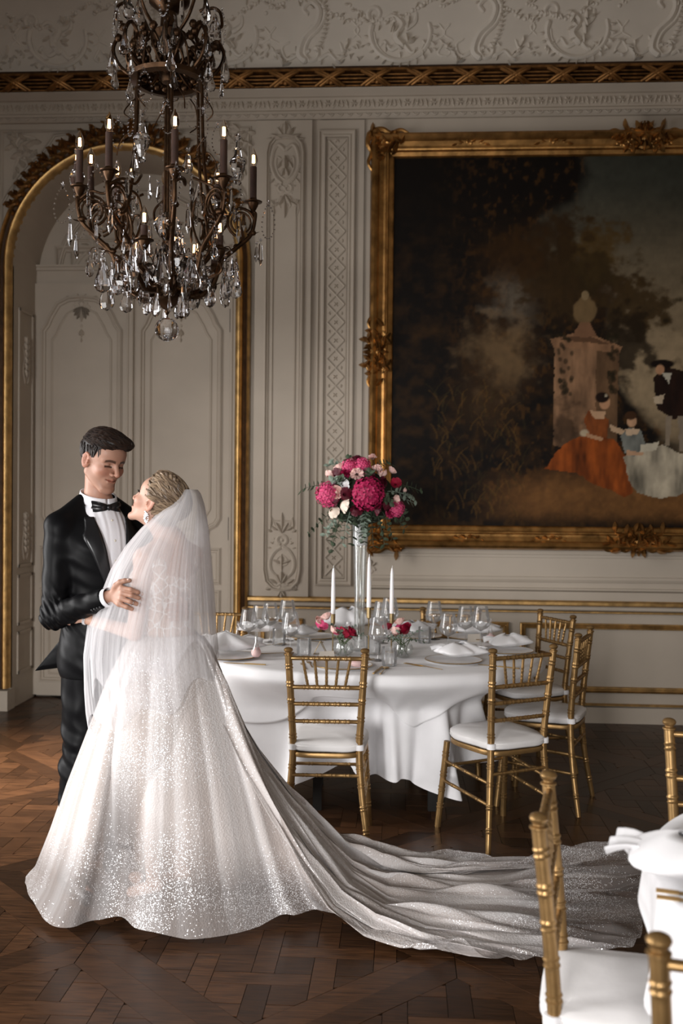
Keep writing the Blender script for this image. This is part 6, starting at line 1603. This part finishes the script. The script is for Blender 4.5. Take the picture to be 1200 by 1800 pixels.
# shirt cuff
m = MB(); cuffc = EL+(WR-EL)*.93; B_ = basis(WD)
m.grid(lambda u, v: cuffc+B_ @ Vector((lerp(.036, .037, v)*math.cos(2*PI*u), lerp(.036, .037, v)*math.sin(2*PI*u), lerp(-.02, .020, v))), 32, 5, closeu=True)
o = m.obj('cuff', M_shirt, groom, smooth=60); o.modifiers.new('t', 'SOLIDIFY').thickness = .002
m = MB(); cuffc2 = WL0+(WL1-WL0)*.95; B2 = basis(WLd)
m.grid(lambda u, v: cuffc2+B2 @ Vector((.036*math.cos(2*PI*u), .036*math.sin(2*PI*u), lerp(-.02, .018, v))), 32, 4, closeu=True); m.obj('cuff', M_shirt, groom, smooth=60)
m = MB()
for i in range(4):
    p = cuffc-WD*(.022+.014*i)+B_ @ Vector((0, 0, 0)); q = p+(MGi.to_3x3() @ (RM @ Vector((0.1, -.75, 1)))).normalized()*.044; m.ell(q, (.0055, .0055, .0055), 8, 6)
m.obj('cuff_buttons', M_satin, groom)
# trousers and shoes
tr = Sdf(); tr.el((0, .0, .97), (.160, .125, .13), .04)
for sx in (-1, 1):
    tr.rc((sx*.078, 0, .92), (sx*.09, .012, .5), .082, .066, .03); tr.rc((sx*.10, .012, .5), (sx*.105, -.02, .06), .068, .062, .03)
def tpost(P, D):
    x, y, z = P[..., 0], P[..., 1], P[..., 2]
    D = D-.0035*np.sin(46*z+22*x*np.sign(x)+2*np.sin(30*y))*np.clip((.9-z)/.2, 0, 1)-.004*np.sin(90*z+50*y)*np.exp(-((z-.55)/.16)**2)
    return np.maximum(D, .045-z)
tr.post = tpost
pos, Q = tr.mesh(.006, (-.3, -.22, .02), (.3, .22, 1.12)); npmesh('trousers', pos, Q, M_suit, groom)
for sx in (-1, 1):
    so = Sdf(); so.rc((sx*.105, -.06, .045), (sx*.115, .03, .05), .043, .045, .02); so.rc((sx*.115, .03, .045), (sx*.13, .17, .028), .044, .026, .03)
    so.post = lambda P, D: np.maximum(D, -P[..., 2]+.001)
    pos, Q = so.mesh(.006, (-.3, -.2, -.02), (.3, .3, .14)); npmesh('shoe', pos, Q, M_satin, groom)
# hair of the groom
def hair_mesh(sd, h, lo, hi, name, mt, parent): pos, Q = sd.mesh(h, lo, hi); return npmesh(name, pos, Q, mt, parent)
def hairmat(name, c0, c1, rough=.42):
    m, nt, b = nodes(name); N = nt.nodes.new; g = N('ShaderNodeNewGeometry'); r = N('ShaderNodeValToRGB'); e = r.color_ramp.elements
    e[0].color = (*c0, 1); e[1].color = (*c1, 1); nt.links.new(g.outputs['Random Per Island'], r.inputs[0]); nt.links.new(r.outputs[0], b.inputs['Base Color']); b.inputs['Roughness'].default_value = rough; b.inputs['Specular IOR Level'].default_value = .3
    return m
M_hair1 = hairmat('dark_brown_hair', (.007, .004, .003), (.024, .012, .007), .5); M_hair2 = hairmat('ash_blonde_hair', (.085, .056, .036), (.30, .215, .14), .42)
hg = Sdf()
def ghx(c, r, k=.015, op=1, R=None): hg.el([v/100 for v in c], [v/100 for v in r], k, op, HG, R)
ghx((0, -1.5, 4.2), (8.15, 9.7, 8.7)); ghx((0, 3.5, 8.6), (6.4, 5.6, 3.6), .03); ghx((-1.5, 7.6, 9.2), (4.6, 3.0, 2.0), .02)
ghx((0, 9.4, -1.2), (8.2, 7.0, 8.9), .012, -1); ghx((0, -1, -10.4), (10, 12, 7.0), .01, -1)
for sx in (-1, 1): ghx((sx*8.6, -.6, -2.0), (2.3, 2.6, 4.4), .008, -1)
hgpos, hgQ = hg.mesh(.0032, (-.16, -.2, 1.55), (.2, .25, 1.95))
npmesh('hair', hgpos, hgQ, M_hair1, groom)
def locks(sd, M, roots, flow, length, rad, n=5, lift=.003, seed=0, mt=None, name='hair_locks', parent=None, step=7):
    R = random.Random(seed); m = MB()
    def grad(p):
        e = .002; P = np.array([[p.x+e, p.y, p.z], [p.x-e, p.y, p.z], [p.x, p.y+e, p.z], [p.x, p.y-e, p.z], [p.x, p.y, p.z+e], [p.x, p.y, p.z-e], [p.x, p.y, p.z]]); D = sd.ev(P)
        return Vector((D[0]-D[1], D[2]-D[3], D[4]-D[5])).normalized(), float(D[6])
    for r0 in roots:
        p = Vector(r0); P = []; L = length*R.uniform(.7, 1.2); w0 = R.uniform(-.35, .35); ok = True
        for i in range(step):
            g, d = grad(p); p = p-g*(d-lift*(.3+.9*math.sin(PI*i/(step-1)))); P.append(p.copy())
            f = flow(p, g); f = f+g.cross(f)*w0; f = (f-g*f.dot(g)).normalized(); p = p+f*(L/(step-1))
        m.tube(P, [rad*(.35+.65*math.sin(PI*min(1, (i+.8)/(step)))) for i in range(step)], n, cap=True)
    return m.obj(name, mt, parent, smooth=60)
Rr = random.Random(11); H3 = HG.to_3x3()
vi = np.array([rnd.randrange(len(hgpos)) for _ in range(1300)]); roots = [tuple(hgpos[i]) for i in vi]
roots = [r for r in roots if (HGi @ Vector(r)).z > .012 and not ((HGi @ Vector(r)).z < .045 and (HGi @ Vector(r)).y > -.04)][:760]
def flowg(p, g):
    q = HGi @ p; 
    if q.z > .06: return H3 @ Vector((-.55, .9, -.1))
    return H3 @ Vector((0, .15, -1))
locks(hg, HG, roots, flowg, .042, .0029, mt=M_hair1, parent=groom, name='hair_locks', seed=4)

# ------------------------------------------------------------ the bride
BO = ground(296, 3.93)
MB_ = frameM(BO, (-.84, .54)); MBi = MB_.inverted()
bride = thing('person', 'woman in glittering white wedding dress and veil, seen from behind, looking up', 'person', BO, MB_.to_euler().z)
def BJ(px, py, d): return MBi @ atD(px, py, d)
hb = atD(277, 884, 3.925)
HB = MBi @ frameM(hb, (-.96, .28), math.radians(30), math.radians(4)); HBi = HB.inverted()
s = Sdf(); head_sdf(s, HB, False)
nbb = HB @ Vector((0, -.025, -.055)); s.rc(nbb, (0, -.02, 1.41), .046, .046, .03); s.rc((0, -.02, 1.42), (0, 0, 1.33), .05, .08, .04)
s.el((0, 0, 1.28), (.135, .088, .14), .04); s.el((0, -.002, 1.10), (.110, .082, .16), .05); s.el((0, -.01, .95), (.125, .10, .12), .05)
for sx in (-1, 1): s.el((sx*.06, .075, 1.27), (.052, .05, .05), .03)
shl, shr = Vector((-.138, -.005, 1.36)), Vector((.138, -.005, 1.36))
ell_, wrl = BJ(236, 1112, 3.80), BJ(152, 1088, 3.865)
elr_, wrr = Vector((.22, .12, 1.16)), Vector((.17, .33, 1.22))
for a_, e_, w_ in ((shl, ell_, wrl), (shr, elr_, wrr)):
    s.rc((a_.x*.5, -.01, 1.385), a_, .045, .040, .03); s.rc(a_, e_, .038, .030, .02); s.rc(e_, w_, .030, .020, .012)
hand(s, None, (150, 1087, 3.868), [[(131, 1078, 3.868), (119, 1076, 3.872), (113, 1080, 3.885), (118, 1085, 3.892)], [(131, 1083, 3.862), (118, 1082, 3.866), (112, 1086, 3.880), (117, 1090, 3.888)],
     [(132, 1088, 3.862), (120, 1088, 3.868), (114, 1091, 3.880), (119, 1094, 3.888)], [(134, 1092, 3.866), (124, 1093, 3.872), (118, 1095, 3.882), (122, 1097, 3.890)]],
     [(142, 1079, 3.862), (133, 1073, 3.862), (124, 1073, 3.866)], .0072, palm=.0105, conv=BJ)
for i in range(4):
    a = wrr+Vector((-.01, .06, .03-.015*i)); b = a+Vector((-.03, .022, 0)); s.rc(wrr, a, .011, .009, .01); s.rc(a, b, .0075, .0065, .004); s.rc(b, b+Vector((-.025, -.0, 0)), .0065, .0055, .004)
s.rc(wrr, wrr+Vector((-.02, .03, .04)), .010, .008, .008)
for sx in (-1, 1): s.rc((sx*.07, 0, .9), (sx*.075, .01, .5), .058, .045, .03); s.rc((sx*.08, .01, .5), (sx*.08, -.01, .12), .045, .03, .02); s.rc((sx*.08, -.03, .09), (sx*.085, .10, .035), .028, .022, .02)
pos, Q = s.mesh(.0026, (-.5, -.25, -.02), (.4, .6, 1.82)); pos = relax(pos, Q, 1, .35)
npmesh('body', pos, Q, M_skin2, bride, attrs={'tone': head_tone(pos, HBi, False)})
# bodice, illusion back with beaded lattice
bd = Sdf(); bd.el((0, 0, 1.255), (.139, .093, .13), .04); bd.el((0, -.002, 1.10), (.115, .088, .15), .05); bd.el((0, -.01, .99), (.135, .105, .09), .05)
for sx in (-1, 1): bd.el((sx*.06, .077, 1.27), (.056, .054, .054), .03); bd.rc((sx*.09, -.02, 1.33), (sx*.13, -.005, 1.35), .045, .041, .02)
def bpost(P, D): return np.maximum(D, P[..., 2]-1.375+.10*np.exp(-(P[..., 0]/.05)**2)*(P[..., 1] < 0))
bd.post = bpost
m_, nt, b = nodes('beaded_tulle_bodice'); N = nt.nodes.new; L = nt.links
tc = N('ShaderNodeTexCoord'); vo = N('ShaderNodeTexVoronoi'); vo.feature = 'DISTANCE_TO_EDGE'; vo.inputs['Scale'].default_value = 26; L.new(tc.outputs['Object'], vo.inputs['Vector'])
r = N('ShaderNodeValToRGB'); e = r.color_ramp.elements; e[0].position = .035; e[0].color = (.86, .84, .82, 1); e[1].position = .07; e[1].color = (.60, .44, .36, 1); L.new(vo.outputs['Distance'], r.inputs[0])
L.new(r.outputs[0], b.inputs['Base Color']); b.inputs['Roughness'].default_value = .45
pos, Q = bd.mesh(.0045, (-.25, -.2, .9), (.25, .25, 1.42)); npmesh('bodice', pos, Q, m_, bride)
# hair of the bride: swept up and braided to the comb
hbS = Sdf()
def bhx(c, r, k=.015, op=1, R=None): hbS.el([v*.95/100 for v in c], [v*.95/100 for v in r], k, op, HB, R)
bhx((0, -1.8, 4.3), (8.3, 9.9, 8.7)); bhx((0, -9.5, 3.2), (4.6, 3.4, 4.2), .03); bhx((0, 1.5, 9.6), (5.4, 5.6, 3.2), .02); bhx((0, -5.5, -3.5), (6.2, 4.6, 3.6), .02)
bhx((0, 10.4, -2.0), (9.4, 8.7, 10.2), .012, -1); bhx((0, 1.5, -11), (8, 9, 7.4), .01, -1)
for sx in (-1, 1): bhx((sx*8.2, -.2, -2.6), (1.8, 2.2, 3.2), .006, -1)
bhpos, bhQ = hbS.mesh(.0032, (-.25, -.25, 1.4), (.25, .2, 1.82)); npmesh('hair', bhpos, bhQ, hairmat('ash_blonde_hair_base', (.16, .11, .07), (.2, .14, .09)), bride)
Hb3 = HB.to_3x3(); comb = HB @ Vector((0, -.11, .035))
vi = [rnd.randrange(len(bhpos)) for _ in range(760)]; roots = [tuple(bhpos[i]) for i in vi]
roots = [r for r in roots if (HBi @ Vector(r)).y < .050+.25*max(0, (HBi @ Vector(r)).z-.04)]
def flowb(p, g):
    q = HBi @ p; d = (comb-p).normalized(); sw = Hb3 @ Vector((0, -.4, .25*math.sin(q.y*70)+(.6 if q.z < .02 else -.1))); return d+sw*.6
locks(hbS, HB, roots, flowb, .065, .0036, lift=.005, mt=M_hair2, parent=bride, seed=5)
m = MB()      # braid over the crown
for k in range(3):
    P = []
    for i in range(40):
        t = i/39; a = t*2*PI*3+k*2*PI/3; ang = lerp(-.2, 2.15, t); c = Vector((-.028-.02*math.sin(PI*t), .062*math.cos(ang)-.01, .038+.092*math.sin(ang)*.95)); nrm = Vector((-.3, math.cos(ang), math.sin(ang))).normalized()
        side = Vector((1, 0, .2)); P.append(HB @ (c*.98+side*(.009*math.sin(a))+nrm*(.006*math.sin(2*a))))
    m.tube(P, .0065, 7)
m.obj('braid', M_hair2, bride)
M_jewel = mat('crystal_jewel', (.85, .85, .88), .12, metal=.6)
m = MB(); ep = HB @ Vector((-.0735, -.006, -.040)); 
for i in range(9):
    m.ell(ep+Vector((0, 0, -.0055*i))+Vector((.003*math.sin(i), .003*math.cos(i*1.3), 0)), (.0035+.0008*math.sin(i/8*PI)*3,)*3, 6, 4)
for i in range(14):
    a = 2*PI*i/14; m.ell(ep+Vector((.002, .010*math.cos(a), -.024+.018*math.sin(a))), (.0028,)*3, 6, 4)
m.obj('earring', M_jewel, bride)
m = MB()
for sx in (-1, 1):
    for i in range(9):
        x_ = sx*(.018+.003*i); q = HB @ Vector((x_, .0755-.00025*(i-3)**2, .0035)); m.tube([q, q+Hb3 @ Vector((sx*.0006*i, .006, .002)), q+Hb3 @ Vector((sx*.0008*i, .010, .006))], [.0011, .0009, .0003], 5)
m.obj('eyelashes', mat('mascara', (.01, .008, .007), .6), bride)
m = MB(); wb = BJ(148, 1086.5, 3.866); dv = (BJ(152, 1088, 3.865)-BJ(146, 1086, 3.867)).normalized(); Bm = basis(dv)
for r_ in (0, 1):
    for i in range(22): a = 2*PI*i/22; m.ell(wb+dv*(.004+.006*r_)+Bm @ Vector((.0225*math.cos(a), .0225*math.sin(a), 0)), (.0032,)*3, 6, 4)
m.obj('bracelet', M_jewel, bride)

# ------------------------------------------------------------ skirt and train
def fl(px, py): p = onZ(px, py, 0); return (p.x, p.y)
hem_px = [(44, 1562), (50, 1590), (70, 1622), (92, 1640), (125, 1642), (160, 1630), (205, 1628), (222, 1640), (240, 1655), (285, 1663), (345, 1663), (410, 1654), (455, 1640), (492, 1628), (520, 1630), (556, 1620), (585, 1641), (622, 1650), (664, 1662), (700, 1652), (728, 1676), (755, 1692), (778, 1694), (800, 1676), (830, 1684), (868, 1696), (930, 1700), (990, 1698), (1060, 1695), (1110, 1688), (1128, 1650), (1135, 1600), (1148, 1555), (1160, 1510), (1120, 1508), (1085, 1524), (1030, 1530), (960, 1532), (905, 1537), (850, 1524), (800, 1519), (760, 1517), (720, 1522), (690, 1523), (640, 1515), (606, 1506), (565, 1506), (510, 1514), (430, 1518), (340, 1518), (250, 1520), (170, 1524), (110, 1532), (66, 1545)]
hem = np.array(spline([fl(*p) for p in hem_px], 10, closed=True))
seg = np.linalg.norm(np.diff(np.vstack([hem, hem[:1]]), axis=0), axis=1); cum = np.concatenate([[0], np.cumsum(seg)]); LT = cum[-1]
NU, NV = 900, 150
us_ = np.linspace(0, LT, NU, endpoint=False); hx = np.interp(us_, cum, np.append(hem[:, 0], hem[0, 0])); hy = np.interp(us_, cum, np.append(hem[:, 1], hem[0, 1]))
AX = np.array([BO.x, BO.y]); zw = 1.06
dx, dy = hx-AX[0], hy-AX[1]; Hd = np.hypot(dx, dy); ux, uy = dx/Hd, dy/Hd; ang = np.arctan2(dy, dx)
tt = np.linspace(0, 1, NV)
RGf = np.random.RandomState(12)
def per_noise(n, k, seed):      # smooth periodic noise along the hem
    r = np.random.RandomState(seed).rand(k); x = np.arange(n)/n*k; i = x.astype(int); t = x-i; t = t*t*(3-2*t); return r[i % k]*(1-t)+r[(i+1) % k]*t
f1, f2, f3 = per_noise(NU, 34, 1), per_noise(NU, 80, 2), per_noise(NU, 160, 3)
r0 = np.full(NU, .125)
Vt = np.zeros((NV, NU, 3)); sheer = np.zeros((NV, NU)); sj = np.zeros((NV, NU))
long_ = np.clip((Hd-.64)/.22, 0, 1)*np.clip((ux+.35)/.5, 0, 1); long_ = long_*long_*(3-2*long_)
for j, t in enumerate(tt):
    # distance from the axis: finer steps near the waist
    sdist = r0+(Hd-r0)*t**1.15
    qs = sdist/Hd
    z_short = np.interp((sdist-r0)/(Hd-r0), [0, .08, .26, .46, .62, .78, .91, 1.0], [zw, 1.03, .88, .65, .47, .26, .10, .012])
    z_long = np.interp(sdist, [0, .12, .18, .26, .37, .49, .62, .74, .88, 1.05, 9], [zw, 1.05, .935, .76, .565, .39, .235, .11, .04, .018, .016])
    z = z_short*(1-long_)+z_long*long_
    env = np.clip((sdist-.16)/.4, 0, 1)
    fold = (f1-.5)*.7+(f2-.5)*.4+(f3-.5)*.15
    rad = sdist+fold*.10*env*(1-long_)*np.clip(z/.25, .15, 1)
    rad = np.maximum(rad, np.minimum(np.interp(z, [0, .3, .6, .9, 1.0, 1.06], [0, .27, .265, .215, .175, .130]), Hd*.93)*(1+fold*.12*env))
    onfl = np.clip(1-z/.2, 0, 1)
    rip = (np.clip(f2-.42, 0, 1)**1.3*.06+np.clip(f1-.5, 0, 1)*.05+np.clip(f3-.45, 0, 1)*.03)*(1+.5*np.sin(sdist*7+f1*9)+.3*np.sin(sdist*17+f2*12))
    tangl = .018*np.sin(sdist*11+f1*14)*long_
    zz2 = z+rip*long_*np.clip((sdist-.3)/.5, 0, 1)*np.clip((Hd-sdist)/.10, 0.12, 1)+fold*.05*env*(1-onfl)*(long_)
    edge_ = np.clip((t-.93)/.07, 0, 1); zz2 = zz2+edge_*(.012+.022*np.clip(np.sin(us_*9)+.3, 0, 1))
    Vt[j, :, 0] = AX[0]+ux*rad-uy*tangl; Vt[j, :, 1] = AX[1]+uy*rad+ux*tangl; Vt[j, :, 2] = np.maximum(zz2, .006+.002*f3)
    wx = Vt[j, :, 0]
    sh_ = np.clip((sdist-(Hd-.10))/.05, 0, 1)*.55                      # single net layer along the hem
    sh_ = np.maximum(sh_, np.clip((sdist-1.2+.3*(f1-.5))/.4, 0, 1)*(.55+.35*f2))            # the lining stops before the end of the train
    sheer[j] = sh_; sj[j] = sdist
P_ = Vt.reshape(-1, 3)-np.array(BO); Rzi = np.array(Matrix.Rotation(-MB_.to_euler().z, 3, 'Z')); P_ = P_@Rzi.T
idx = np.arange(NU*NV).reshape(NV, NU); nx_ = np.roll(idx, -1, axis=1)
Q = np.stack([idx[:-1], nx_[:-1], nx_[1:], idx[1:]], -1).reshape(-1, 4)
attr = np.stack([sheer.ravel(), np.tile(us_/LT, NV), sj.ravel()/2.5], -1)
def dressmat():
    m = bpy.data.materials.new('glitter_tulle'); m.use_nodes = True; nt = m.node_tree; N = nt.nodes.new; L = nt.links; b = nt.nodes['Principled BSDF']; out = nt.nodes['Material Output']
    g = N('ShaderNodeNewGeometry'); at_ = N('ShaderNodeVertexColor'); at_.layer_name = 'cloth'; sp = N('ShaderNodeSeparateColor'); L.new(at_.outputs[0], sp.inputs[0])
    def noise(sc_, det=3, vec=None): n = N('ShaderNodeTexNoise'); n.inputs['Scale'].default_value = sc_; n.inputs['Detail'].default_value = det; L.new(vec or g.outputs['Position'], n.inputs['Vector']); return n
    # scattered sequins, dense in lace-like clusters
    def sequins(scale, thr, cl_scale, c0, c1):
        v = N('ShaderNodeTexVoronoi'); v.inputs['Scale'].default_value = scale; L.new(g.outputs['Position'], v.inputs['Vector'])
        lt = N('ShaderNodeMath'); lt.operation = 'LESS_THAN'; lt.inputs[1].default_value = thr; L.new(v.outputs['Distance'], lt.inputs[0])
        n = noise(cl_scale, 5); mr = N('ShaderNodeMapRange'); mr.inputs['From Min'].default_value = c0; mr.inputs['From Max'].default_value = c1; L.new(n.outputs['Fac'], mr.inputs['Value'])
        rc_ = N('ShaderNodeMath'); rc_.operation = 'LESS_THAN'; sc2 = N('ShaderNodeSeparateColor'); L.new(v.outputs['Color'], sc2.inputs[0]); L.new(sc2.outputs[0], rc_.inputs[0]); L.new(mr.outputs[0], rc_.inputs[1])
        mu = N('ShaderNodeMath'); mu.operation = 'MULTIPLY'; L.new(lt.outputs[0], mu.inputs[0]); L.new(rc_.outputs[0], mu.inputs[1]); return mu, v
    s1, v1 = sequins(140, .27, 5, .44, .80); s2_, v2 = sequins(260, .36, 3.6, .40, .70)
    mx = N('ShaderNodeMath'); mx.operation = 'MAXIMUM'; L.new(s1.outputs[0], mx.inputs[0]); L.new(s2_.outputs[0], mx.inputs[1])
    # streaks of gathered net running down the skirt
    cb = N('ShaderNodeCombineXYZ'); m1 = N('ShaderNodeMath'); m1.operation = 'MULTIPLY'; m1.inputs[1].default_value = 90; L.new(sp.outputs[1], m1.inputs[0]); m2 = N('ShaderNodeMath'); m2.operation = 'MULTIPLY'; m2.inputs[1].default_value = 2.2; L.new(sp.outputs[2], m2.inputs[0])
    L.new(m1.outputs[0], cb.inputs[0]); L.new(m2.outputs[0], cb.inputs[1]); ns = noise(1.0, 4, cb.outputs[0])
    r = N('ShaderNodeValToRGB'); e = r.color_ramp.elements; e[0].position = .38; e[0].color = (.42, .37, .345, 1); e[1].position = .68; e[1].color = (.66, .63, .62, 1); L.new(ns.outputs['Fac'], r.inputs[0])
    mc = N('ShaderNodeMix'); mc.data_type = 'RGBA'; L.new(mx.outputs[0], mc.inputs[0]); L.new(r.outputs[0], mc.inputs[6]); mc.inputs[7].default_value = (.97, .97, .99, 1); L.new(mc.outputs[2], b.inputs['Base Color'])
    mm_ = N('ShaderNodeMath'); mm_.operation = 'MULTIPLY'; mm_.inputs[1].default_value = .35; L.new(mx.outputs[0], mm_.inputs[0]); L.new(mm_.outputs[0], b.inputs['Metallic'])
    rr = N('ShaderNodeMapRange'); rr.inputs['To Min'].default_value = .8; rr.inputs['To Max'].default_value = .22; L.new(mx.outputs[0], rr.inputs['Value']); L.new(rr.outputs[0], b.inputs['Roughness'])
    bp = N('ShaderNodeBump'); bp.inputs['Strength'].default_value = .5; bp.inputs['Distance'].default_value = .003; L.new(v1.outputs['Distance'], bp.inputs['Height']); L.new(bp.outputs[0], b.inputs['Normal'])
    # net without lining lets the floor show between the sequins
    iv = N('ShaderNodeMath'); iv.operation = 'SUBTRACT'; iv.inputs[0].default_value = 1; L.new(sp.outputs[0], iv.inputs[1]); ma = N('ShaderNodeMath'); ma.operation = 'MAXIMUM'; L.new(iv.outputs[0], ma.inputs[0]); L.new(mx.outputs[0], ma.inputs[1]); L.new(ma.outputs[0], b.inputs['Alpha'])
    return m
M_dress = dressmat()
npmesh('skirt_with_train', P_, Q, M_dress, bride, attrs={'cloth': attr})
# gathered waist flounce of plain net over the skirt (a second, free layer along the train)
def tullemat(name, base, lo, hi, streak=70):
    m = bpy.data.materials.new(name); m.use_nodes = True; nt = m.node_tree; nt.nodes.clear(); N = nt.nodes.new; L = nt.links
    o = N('ShaderNodeOutputMaterial'); t = N('ShaderNodeBsdfTransparent'); d = N('ShaderNodeBsdfDiffuse'); d.inputs[0].default_value = (*base, 1); tr_ = N('ShaderNodeBsdfTranslucent'); tr_.inputs[0].default_value = (*base, 1)
    ad = N('ShaderNodeMixShader'); ad.inputs[0].default_value = .35; L.new(d.outputs[0], ad.inputs[1]); L.new(tr_.outputs[0], ad.inputs[2])
    at_ = N('ShaderNodeVertexColor'); at_.layer_name = 'cloth'; sp = N('ShaderNodeSeparateColor'); L.new(at_.outputs[0], sp.inputs[0])
    cb = N('ShaderNodeCombineXYZ'); m1 = N('ShaderNodeMath'); m1.operation = 'MULTIPLY'; m1.inputs[1].default_value = streak; L.new(sp.outputs[1], m1.inputs[0]); m2 = N('ShaderNodeMath'); m2.operation = 'MULTIPLY'; m2.inputs[1].default_value = 2.5; L.new(sp.outputs[2], m2.inputs[0]); L.new(m1.outputs[0], cb.inputs[0]); L.new(m2.outputs[0], cb.inputs[1])
    n = N('ShaderNodeTexNoise'); n.inputs['Scale'].default_value = 1; n.inputs['Detail'].default_value = 5; n.inputs['Roughness'].default_value = .6; L.new(cb.outputs[0], n.inputs['Vector'])
    mr = N('ShaderNodeMapRange'); mr.inputs['From Min'].default_value = .3; mr.inputs['From Max'].default_value = .72; mr.inputs['To Min'].default_value = lo; mr.inputs['To Max'].default_value = hi; L.new(n.outputs['Fac'], mr.inputs['Value'])
    lw = N('ShaderNodeLayerWeight'); lw.inputs[0].default_value = .3; ad2 = N('ShaderNodeMath'); ad2.operation = 'MULTIPLY_ADD'; ad2.use_clamp = True; L.new(lw.outputs['Facing'], ad2.inputs[0]); ad2.inputs[1].default_value = .35; L.new(mr.outputs[0], ad2.inputs[2])
    ml = N('ShaderNodeMath'); ml.operation = 'MULTIPLY'; L.new(ad2.outputs[0], ml.inputs[0]); L.new(sp.outputs[0], ml.inputs[1])
    mx = N('ShaderNodeMixShader'); L.new(ml.outputs[0], mx.inputs[0]); L.new(t.outputs[0], mx.inputs[1]); L.new(ad.outputs[0], mx.inputs[2]); L.new(mx.outputs[0], o.inputs[0]); return m
M_veil = tullemat('veil_tulle', (.90, .89, .91), .17, .44, 95)
# ------------------------------------------------------------ veil
rowsL = [(858, 322, 342), (866, 314, 349), (885, 293, 356), (905, 274, 360), (930, 249, 364), (960, 224, 367), (1000, 200, 371), (1050, 181, 376), (1100, 160, 380), (1150, 154, 384), (1200, 156, 392), (1240, 160, 402), (1275, 166, 410)]
ry, rl, rr_ = [r[0] for r in rowsL], [r[1] for r in rowsL], [r[2] for r in rowsL]
def veil(layer, NU=300, NV=90):
    V = np.zeros((NV, NU, 3)); A = np.zeros((NV, NU, 3)); dc0 = 3.93
    for j in range(NV):
        t = j/(NV-1)
        for i in range(NU):
            u = i/(NU-1)
            bot = 1205+48*math.sin(u*5+.6)+14*math.sin(u*31)+(34 if u < .18 else 0)*(.18-u)/.18 - (60 if layer else 0)
            y = lerp(860, bot, t**1.0)
            L_, R_ = np.interp(y, ry, rl), np.interp(y, ry, rr_)
            if layer: L_ += 14*t; R_ -= 4*t
            th = lerp(PI, -PI*.36, u)             # left edge -> camera side -> right -> far side
            grow = min(1, (y-858)/150)
            a_ = (R_-L_)/2/F*dc0; b_ = lerp(.07, lerp(.215, .27, min(1, max(0, (y-1000)/250))), grow**.6)-(.012 if layer else 0)
            dcc = lerp(3.955, 3.935, grow)
            k = 1+(.030*math.sin(th*8+2*math.sin(t*4)+layer*1.3)+.012*math.sin(th*23+3*t+layer)+.004*math.sin(th*67))*min(1, t*2.4+.12)*(.55+.45*t)
            if math.cos(th) < -.93: k = 1+(k-1)*.3
            x = ((L_+R_)/2-600)/F*dc0+a_*math.cos(th)*(1+(k-1)*.35); d = dcc-b_*math.copysign(abs(math.sin(th))**.7, math.sin(th))*k
            z = 1.6-(y-872)/F*dc0
            if u < .25: z += .012*math.sin(u*60+j*.0)*t
            p = cg(x, d, z); V[j, i] = p[:]; A[j, i] = (1, u, t)
    q = V.reshape(-1, 3)-np.array(BO); q = q@Rzi.T
    idx = np.arange(NU*NV).reshape(NV, NU); Q = np.stack([idx[:-1, :-1], idx[:-1, 1:], idx[1:, 1:], idx[1:, :-1]], -1).reshape(-1, 4)
    return npmesh('veil', q, Q, M_veil, bride, attrs={'cloth': A.reshape(-1, 3)})
veil(0); veil(1)
